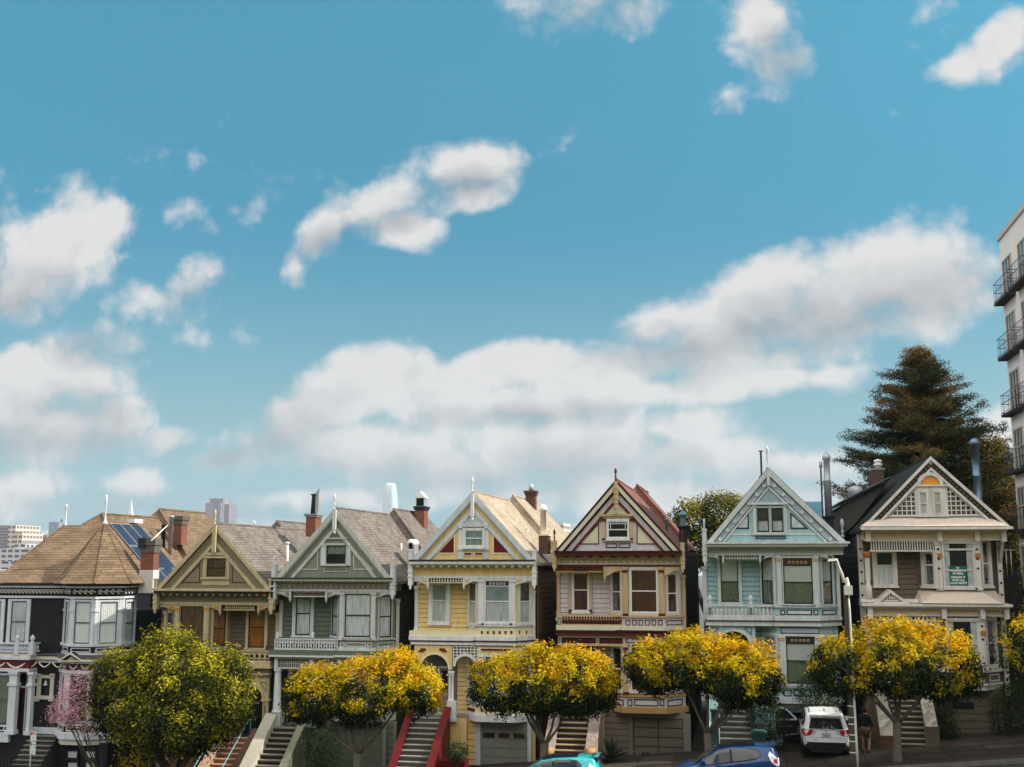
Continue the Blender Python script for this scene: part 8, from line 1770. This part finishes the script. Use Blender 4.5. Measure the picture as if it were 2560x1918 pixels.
def trellis():
    p = at_y(2500, 1815, YF+.2); F = front(YF+.2); W_ = mat('trellis_grey', (.30, .30, .28), .7); b = MB(); z0 = at_y(2500, 1843, YF+.2).z; z1 = at_y(2495, 1783, YF+.2).z
    for u in (-.14, .14): b.box(F, p.x+u-.015, p.x+u+.015, z0, z1, 0, .02, W_)
    n = 7
    for i in range(n): q = z0+(z1-z0)*(i+.5)/n; b.box(F, p.x-.16, p.x+.16, q-.015, q+.015, .0, .025, W_)
    o = b.build('trellis'); tag(o, 'narrow pale trellis leaning in the dark plants at the right of the last garage', 'trellis')

def park():
    "unseen grassy hill under and behind the viewpoint, added to shade the scene"
    ys = [30, 27, 22, 14, 6, 0, -8, -20, -45, -90, -180]; xs = [-160, -90, -60, -40, -25, -12, 0, 12, 25, 45, 80, 140]; vs = []
    e = CAM.z-1.9
    for y in ys:
        for x in xs:
            g = gz(max(-45, min(32, x))); t = min(1, max(0, (27-y)/27)); z = g-.02+(max(e, g+1)-g)*(t*t*(3-2*t))
            if y < 0: z += (-y)*.24  # steepened behind the viewpoint to cut low sky light
            vs.append((x, y, z))
    n = len(xs); o = MB().add(vs, [(j*n+i, j*n+i+1, (j+1)*n+i+1, (j+1)*n+i) for j in range(len(ys)-1) for i in range(n-1)], mat('park_grass', (.035, .055, .015), .95, var=.3, vscale=.6)).build('added_park_hill'); o['kind'] = 'structure'

def haze():
    m = bpy.data.materials.new('haze_air'); m.use_nodes = True; nt = m.node_tree; nt.nodes.clear(); o = nt.nodes.new('ShaderNodeOutputMaterial'); v = nt.nodes.new('ShaderNodeVolumePrincipled')
    v.inputs['Color'].default_value = (.80, .90, 1.0, 1); v.inputs['Density'].default_value = .00008; v.inputs['Anisotropy'].default_value = .2; nt.links.new(v.outputs[0], o.inputs['Volume'])
    b = MB(); b.box(Fr(0, -300, 1, -300), -3000, 3000, -75, 330, -4500, 0, m); o = b.build('haze'); o['kind'] = 'stuff'; o.display_type = 'WIRE'

# ------------------------------------------------------------------ apartment block on the right
def apartments():
    Yc = 63.0; c0 = at_y(2497, 597, Yc); X0 = c0.x; top = c0.z; PK = mat('pale_peach_render', LIN(236, 229, 224), .8, var=.06, vscale=.4); PT = mat('cream_parapet', LIN(196, 190, 184), .7)
    root = empty('apartment_block', (X0, Yc-5, gz(X0)), 'tall peach rendered apartment block with iron balconies at the right edge', 'apartment block')
    Yn = YF+1.0; g = gz(X0)-2; b = MB(); b.box(front(Yn), X0, X0+18, g, top-.15, -(Yc-Yn), 0, PK); b.build('wall', root)
    b = MB(); b.box(front(Yn-.1), X0-.10, X0+18.1, top-.15, top+.12, -(Yc-Yn)-.2, 0, PT); b.build('parapet', root)
    S = Fr(X0, Yc, X0, Yn); IR = mat('balcony_iron', (.05, .07, .09), .5); SL = mat('balcony_slab', (.035, .033, .035), .8); SF = mat('dark_bronze_sash', LIN(190, 182, 172), .5)
    class HH: pass
    # storeys: slab level from the photograph's balcony corners
    levels = [at_y(2492, 757, Yc-.4).z, at_y(2502, 895, Yc-.4).z, at_y(2512, 1036, Yc-.4).z, at_y(2524, 1180, Yc-.4).z]; st = levels[0]-levels[1]
    levels += [levels[3]-st*(i+1) for i in range(3)]
    for i, z in enumerate(levels):
        for k in range(3):
            u0 = .55+k*3.4
            b = MB(); b.box(S, u0-.45, u0+2.35, z-.14, z, 0, .48, SL); sl_ = b.build('balcony', root)
            b = MB()
            for uu in np.arange(u0-.42, u0+2.36, .34): b.tube([S.P(uu, z, .46), S.P(uu, z+1.0, .46)], .009, IR, n=4)
            for dd in np.arange(.1, .46, .24):
                for uu in (u0-.42, u0+2.32): b.tube([S.P(uu, z, dd), S.P(uu, z+1.0, dd)], .009, IR, n=4)
            for zz in (.08, .55, 1.0): b.tube([S.P(u0-.42, z+zz, 0), S.P(u0-.42, z+zz, .46), S.P(u0+2.32, z+zz, .46), S.P(u0+2.32, z+zz, 0)], .018, IR, n=5, smooth=False)
            b.build('railing', sl_)
            # three-light window
            b = MB(); b.rect_outline(S, u0, u0+1.9, z+.05, z+2.15, .09, 0, .07, SF)
            for q in (.63, 1.27): b.box(S, u0+q-.05, u0+q+.05, z+.1, z+2.1, 0, .065, SF)
            b.box(S, u0+.09, u0+1.81, z+1.15, z+1.22, 0, .055, SF); w = b.build('window', root)
            b = MB(); b.box(S, u0+.05, u0+1.85, z+.1, z+2.1, -.02, .01, DARK); b.box(S, u0+.05, u0+1.85, z+.1, z+2.1, .02, .025, MATS.get('mirror_glass') or glass_mat('mirror_glass', (.8, .85, .9), .45)); b.build('pane', w)
    # street front: plain windows
    F = front(Yn)
    for i, z in enumerate(levels):
        for k in range(4):
            u0 = X0+1.5+k*4; b = MB(); b.rect_outline(F, u0, u0+1.6, z+.6, z+2.15, .09, 0, .07, SF); b.box(F, u0+.05, u0+1.55, z+1.35, z+1.42, 0, .055, SF); w = b.build('window', root); b = MB(); b.box(F, u0+.05, u0+1.55, z+.65, z+2.1, .0, .025, glass_mat('mirror_glass')); b.build('pane', w)
    b = MB(); PL = mat('white_fence_paint', LIN(200, 196, 190), .6); p = at_y(2500, 1380, YF+9); root2 = empty('roof_railing', (p.x, YF+9, p.z-1), 'short white railing showing between the brown and white house and the apartment block', 'railing')
    for i in range(6): X = p.x-.6+i*.22; b.tube([(X, YF+9, p.z-1.2), (X, YF+9, p.z+.1)], .025, PL, n=5)
    b.tube([(p.x-.7, YF+9, p.z+.1), (p.x+.7, YF+9, p.z+.1)], .03, PL, n=5); b.build('rail', root2)
    b = MB(); b.box(front(YF+9.2), p.x-1.6, p.x+1.0, gz(p.x)-1, p.z-1.15, -.3, 0, mat('fence_grey', LIN(60, 56, 54), .8)); f = b.build('garden_wall'); tag(f, 'dark garden wall closing the gap right of the brown and white house', 'wall')

# ------------------------------------------------------------------ downtown far behind
def tower_mat(name, col, win, sx=3.0, sz=3.4, fill=.55, rough=.6):
    if name in MATS: return MATS[name]
    m = bpy.data.materials.new(name); m.use_nodes = True; nt = m.node_tree; L = nt.links; b = nt.nodes['Principled BSDF']; b.inputs['Roughness'].default_value = rough
    tc = nt.nodes.new('ShaderNodeTexCoord'); sp = nt.nodes.new('ShaderNodeSeparateXYZ'); L.new(tc.outputs['Object'], sp.inputs[0])
    a = nt.nodes.new('ShaderNodeMath'); L.new(sp.outputs[0], a.inputs[0]); L.new(sp.outputs[1], a.inputs[1])
    def band(src, per, f):
        d = nt.nodes.new('ShaderNodeMath'); d.operation = 'DIVIDE'; L.new(src, d.inputs[0]); d.inputs[1].default_value = per
        fr = nt.nodes.new('ShaderNodeMath'); fr.operation = 'FRACT'; L.new(d.outputs[0], fr.inputs[0])
        g = nt.nodes.new('ShaderNodeMath'); g.operation = 'LESS_THAN'; L.new(fr.outputs[0], g.inputs[0]); g.inputs[1].default_value = f; return g.outputs[0]
    mu = nt.nodes.new('ShaderNodeMath'); mu.operation = 'MULTIPLY'; L.new(band(a.outputs[0], sx, fill+.2), mu.inputs[0]); L.new(band(sp.outputs[2], sz, fill), mu.inputs[1])
    mx = nt.nodes.new('ShaderNodeMix'); mx.data_type = 'RGBA'; L.new(mu.outputs[0], mx.inputs[0]); mx.inputs[6].default_value = (*col, 1); mx.inputs[7].default_value = (*win, 1); L.new(mx.outputs[2], b.inputs['Base Color'])
    MATS[name] = m; return m
def far_box(name, label, x0, y0, x1, m, Y, cat='tower', depth=None, setback=None, y1=1440, yaw=0, extra=None):
    "building seen between pixel columns x0..x1, roof at y0, standing at distance Y"
    a, c = at_y(x0, 1400, Y), at_y(x1, 1400, Y); z1 = at_y((x0+x1)/2, y0, Y).z; z0 = min(-40, at_y(x0, y1, Y).z-5); w = c.x-a.x; dp = depth or w*.8
    root = empty(name, ((a.x+c.x)/2, Y, z0), label, cat); b = MB(); F = front(Y); b.box(F, a.x, c.x, z0, z1, -dp, 0, m)
    b.build('shaft', root)
    if setback:
        b = MB()
        for (f0, f1, yy) in setback: b.box(F, a.x+w*f0, a.x+w*f1, z1, at_y((x0+x1)/2, yy, Y).z, -dp*.8, -dp*.1, m)
        b.build('crown', root)
    if extra: extra(root, a.x, c.x, z1, Y)
    return root
def downtown():
    IV = tower_mat('ivory_tower', LIN(206, 194, 178), LIN(120, 96, 84), 8, 7); MV = tower_mat('mauve_tower', LIN(140, 128, 132), LIN(92, 88, 100), 60, 4.4, .5); WH = tower_mat('white_slab', LIN(196, 192, 190), LIN(76, 82, 92), 7, 5, .5)
    PLM = tower_mat('plum_tower', LIN(140, 104, 118), LIN(112, 96, 116), 9, 6); BL = tower_mat('blue_grey_tower', LIN(128, 134, 152), LIN(104, 112, 134), 12, 6, .4); PINKT = tower_mat('pinkish_granite_tower', LIN(138, 128, 134), LIN(100, 98, 112), 60, 5.2, .45); GLT = tower_mat('pale_glass_tower', LIN(196, 204, 212), LIN(150, 168, 186), 400, 5.2, .55, .35)  # distance haze put into the glass tower's pale colour
    far_box('tower_block', 'tall mauve and ivory tower block at the left edge', -40, 1314, 20, MV, 1500, depth=60)
    far_box('tower_block', 'ivory tower block with a lower wing beside the mauve tower', 16, 1313, 34, IV, 1495, depth=60, setback=None)
    far_box('tower_block', 'lower ivory tower wing right of the ivory tower block', 34, 1330, 52, IV, 1490, depth=50)
    far_box('tower_block', 'long white slab block with rows of dark balconies at the left edge', -60, 1372, 66, WH, 1000, depth=40, setback=[(.70, .92, 1360)])
    far_box('tower_block', 'plain white block behind the balcony slab', 50, 1352, 130, mat('bright_render', LIN(214, 210, 206), .8, var=.05, vscale=.02), 1200, depth=40, y1=1470)
    far_box('tower_block', 'white block with a stepped roof in front of the plum building', 60, 1368, 90, tower_mat('white_slab', LIN(196, 192, 190), LIN(76, 82, 92)), 990, depth=40)
    far_box('tower_block', 'plum coloured block with aerials on its roof', 71, 1338, 112, PLM, 1600, depth=60, extra=lambda r, a, c, z, Y: MB().tube([(a+(c-a)*.55, Y, z), (a+(c-a)*.6, Y, z+12)], .8, WHITEMETAL, n=5).build('aerial', r))
    far_box('tower_block', 'narrow pink end block attached to the plum building', 111, 1336, 123, IV, 1595, depth=60)
    far_box('tower_block', 'domed purple grey building between white blocks', 50, 1345, 68, BL, 1700, depth=40)
    far_box('tower_block', 'blue grey slab tower right of the plum building', 117, 1305, 141, BL, 2300, depth=70)
    far_box('tower_block', 'pale tower with a small spire behind the roof edge of the corner house', 141, 1312, 158, tower_mat('white_slab', (1, 1, 1), (1, 1, 1)), 2400, depth=60, extra=lambda r, a, c, z, Y: MB().tube([(a+(c-a)*.5, Y-2, z), (a+(c-a)*.5, Y-2, z+14)], [5, .5], BLACKM, n=5).build('spire', r))
    # slim pyramid
    Y = 2600; p = at_y(329, 1247, Y); q0, q1 = at_y(320, 1400, Y), at_y(341, 1400, Y); root = empty('pyramid_tower', (p.x, Y, -40), 'slim white pyramid shaped tower above the ridge of the corner house', 'tower'); w = (q1.x-q0.x)*.9; z0 = -40
    b = MB(); H = p.z-z0; w *= 1.2; b.add([(p.x-w, Y-w, z0), (p.x+w, Y-w, z0), (p.x+w, Y+w, z0), (p.x-w, Y+w, z0), (p.x, Y, p.z)], [(0, 1, 4), (1, 2, 4), (2, 3, 4), (3, 0, 4), (0, 3, 2, 1)], mat('pyramid_white', LIN(222, 220, 222), .6, var=.03, vscale=.01)); b.build('shaft', root)
    # pink granite tower, zig-zag plan
    Y = 2500; root = empty('granite_tower', (at_y(532, 1300, Y).x, Y, -40), 'pinkish granite skyscraper with a stepped top behind the olive house chimney', 'tower')
    b = MB(); F = front(Y); X = lambda x: at_y(x, 1300, Y).x; Zz = lambda y: at_y(530, y, Y).z
    b.box(F, X(503), X(516), -40, Zz(1256), -60, -20, PINKT); b.box(F, X(512), X(550), -40, Zz(1257), -70, 0, PINKT); b.box(F, X(548), X(563), -40, Zz(1260), -60, -20, PINKT); b.box(F, X(517), X(551), -40, Zz(1246), -60, -10, PINKT); b.build('shaft', root)
    # tall rounded glass tower
    Y = 2700; c = at_y(975, 1300, Y); zt = at_y(975, 1209, Y).z; root = empty('glass_tower', (c.x, Y, -40), 'tall pale glass skyscraper with a rounded tapering top', 'tower'); b = MB(); k = Y/FPX*1.03
    prof = [(1208, 7.5), (1209.5, 11.0), (1214, 13.6), (1224, 15.4), (1240, 17.2), (1262, 18.8), (1290, 19.8), (1330, 20.2)]; rings = []
    vs = []; fs = []; n = 24
    levels = [(-40, 20.2)]+[(at_y(975, y, Y).z, r) for y, r in reversed(prof)]
    for z, r in levels:
        R_ = r*k
        for i in range(n):
            a = 2*math.pi*i/n; ca, sa = math.cos(a), math.sin(a); e = .62; vs.append((c.x+R_*math.copysign(abs(ca)**e, ca)*.98, Y+R_*math.copysign(abs(sa)**e, sa)*.98, z))
    for j in range(len(levels)-1):
        for i in range(n): q = (i+1) % n; fs.append((j*n+i, j*n+q, (j+1)*n+q, (j+1)*n+i))
    fs.append(tuple(range((len(levels)-1)*n, len(levels)*n))); b.add(vs, fs, GLT); b.build('shaft', root)
    b = MB(); zf = at_y(975, 1236, Y).z; b.box(front(Y-15*k), c.x-.6*k, c.x-.1*k, zf, zt-6, -1, 1.5, mat('pyramid_white', (1, 1, 1))); b.build('fin', root)
    far_box('tower_block', 'small white block with a dish aerial behind the olive house roof', 622, 1314, 642, mat('bright_render', (1, 1, 1)), 900, depth=20, extra=lambda r, a, c, z, Y: [MB().tube([(a+(c-a)*f, Y-1, z), (a+(c-a)*f, Y-1, z+4)], .5, WHITEMETAL, n=5).build('aerial', r) for f in (.5, .62)])
    far_box('tower_block', 'white tower block between the yellow house and the cream house', 1389, 1307, 1409, IV, 1400, depth=60)
    far_box('tower_block', 'pale low tower right of the white tower block behind the cream house', 1408, 1322, 1425, WH, 1500, depth=60)
    far_box('tower_block', 'distant pale block peeping over the sage house roof', 946, 1290, 950, WH, 1500, depth=20)
    far_box('blue_house', 'light blue house wall seen between the aqua house gable and its flue', 2016, 1254, 2062, mat('sky_blue_render', LIN(120, 176, 196), .7), 84, cat='house', depth=8)
    far_box('tower_block', 'low white buildings below the balcony slab at the left edge', -60, 1404, 70, WH, 700, depth=30)
    far_box('tower_block', 'grey white flats beyond the corner house eaves', -80, 1425, 40, WH, 500, depth=30)
YK = ground(); park()
house_navy(); house_olive(); house_sage(); house_yellow(); house_cream(); house_aqua(); house_blush()
apartments(); downtown()
vegetation(YK)
hatchback(carpaint('cobalt_paint', (.004, .035, .12)), 'cobalt blue hatchback parked below the aqua house stairs', 1952, YK)
hatchback(carpaint('turquoise_paint', (.03, .36, .38)), 'turquoise hatchback parked between the yellow house garage and the tan stairs', 1500, YK)
suv(YK); street_lamp(YK); sign(YK); figure(YK); bin_(YK); trellis()
haze()
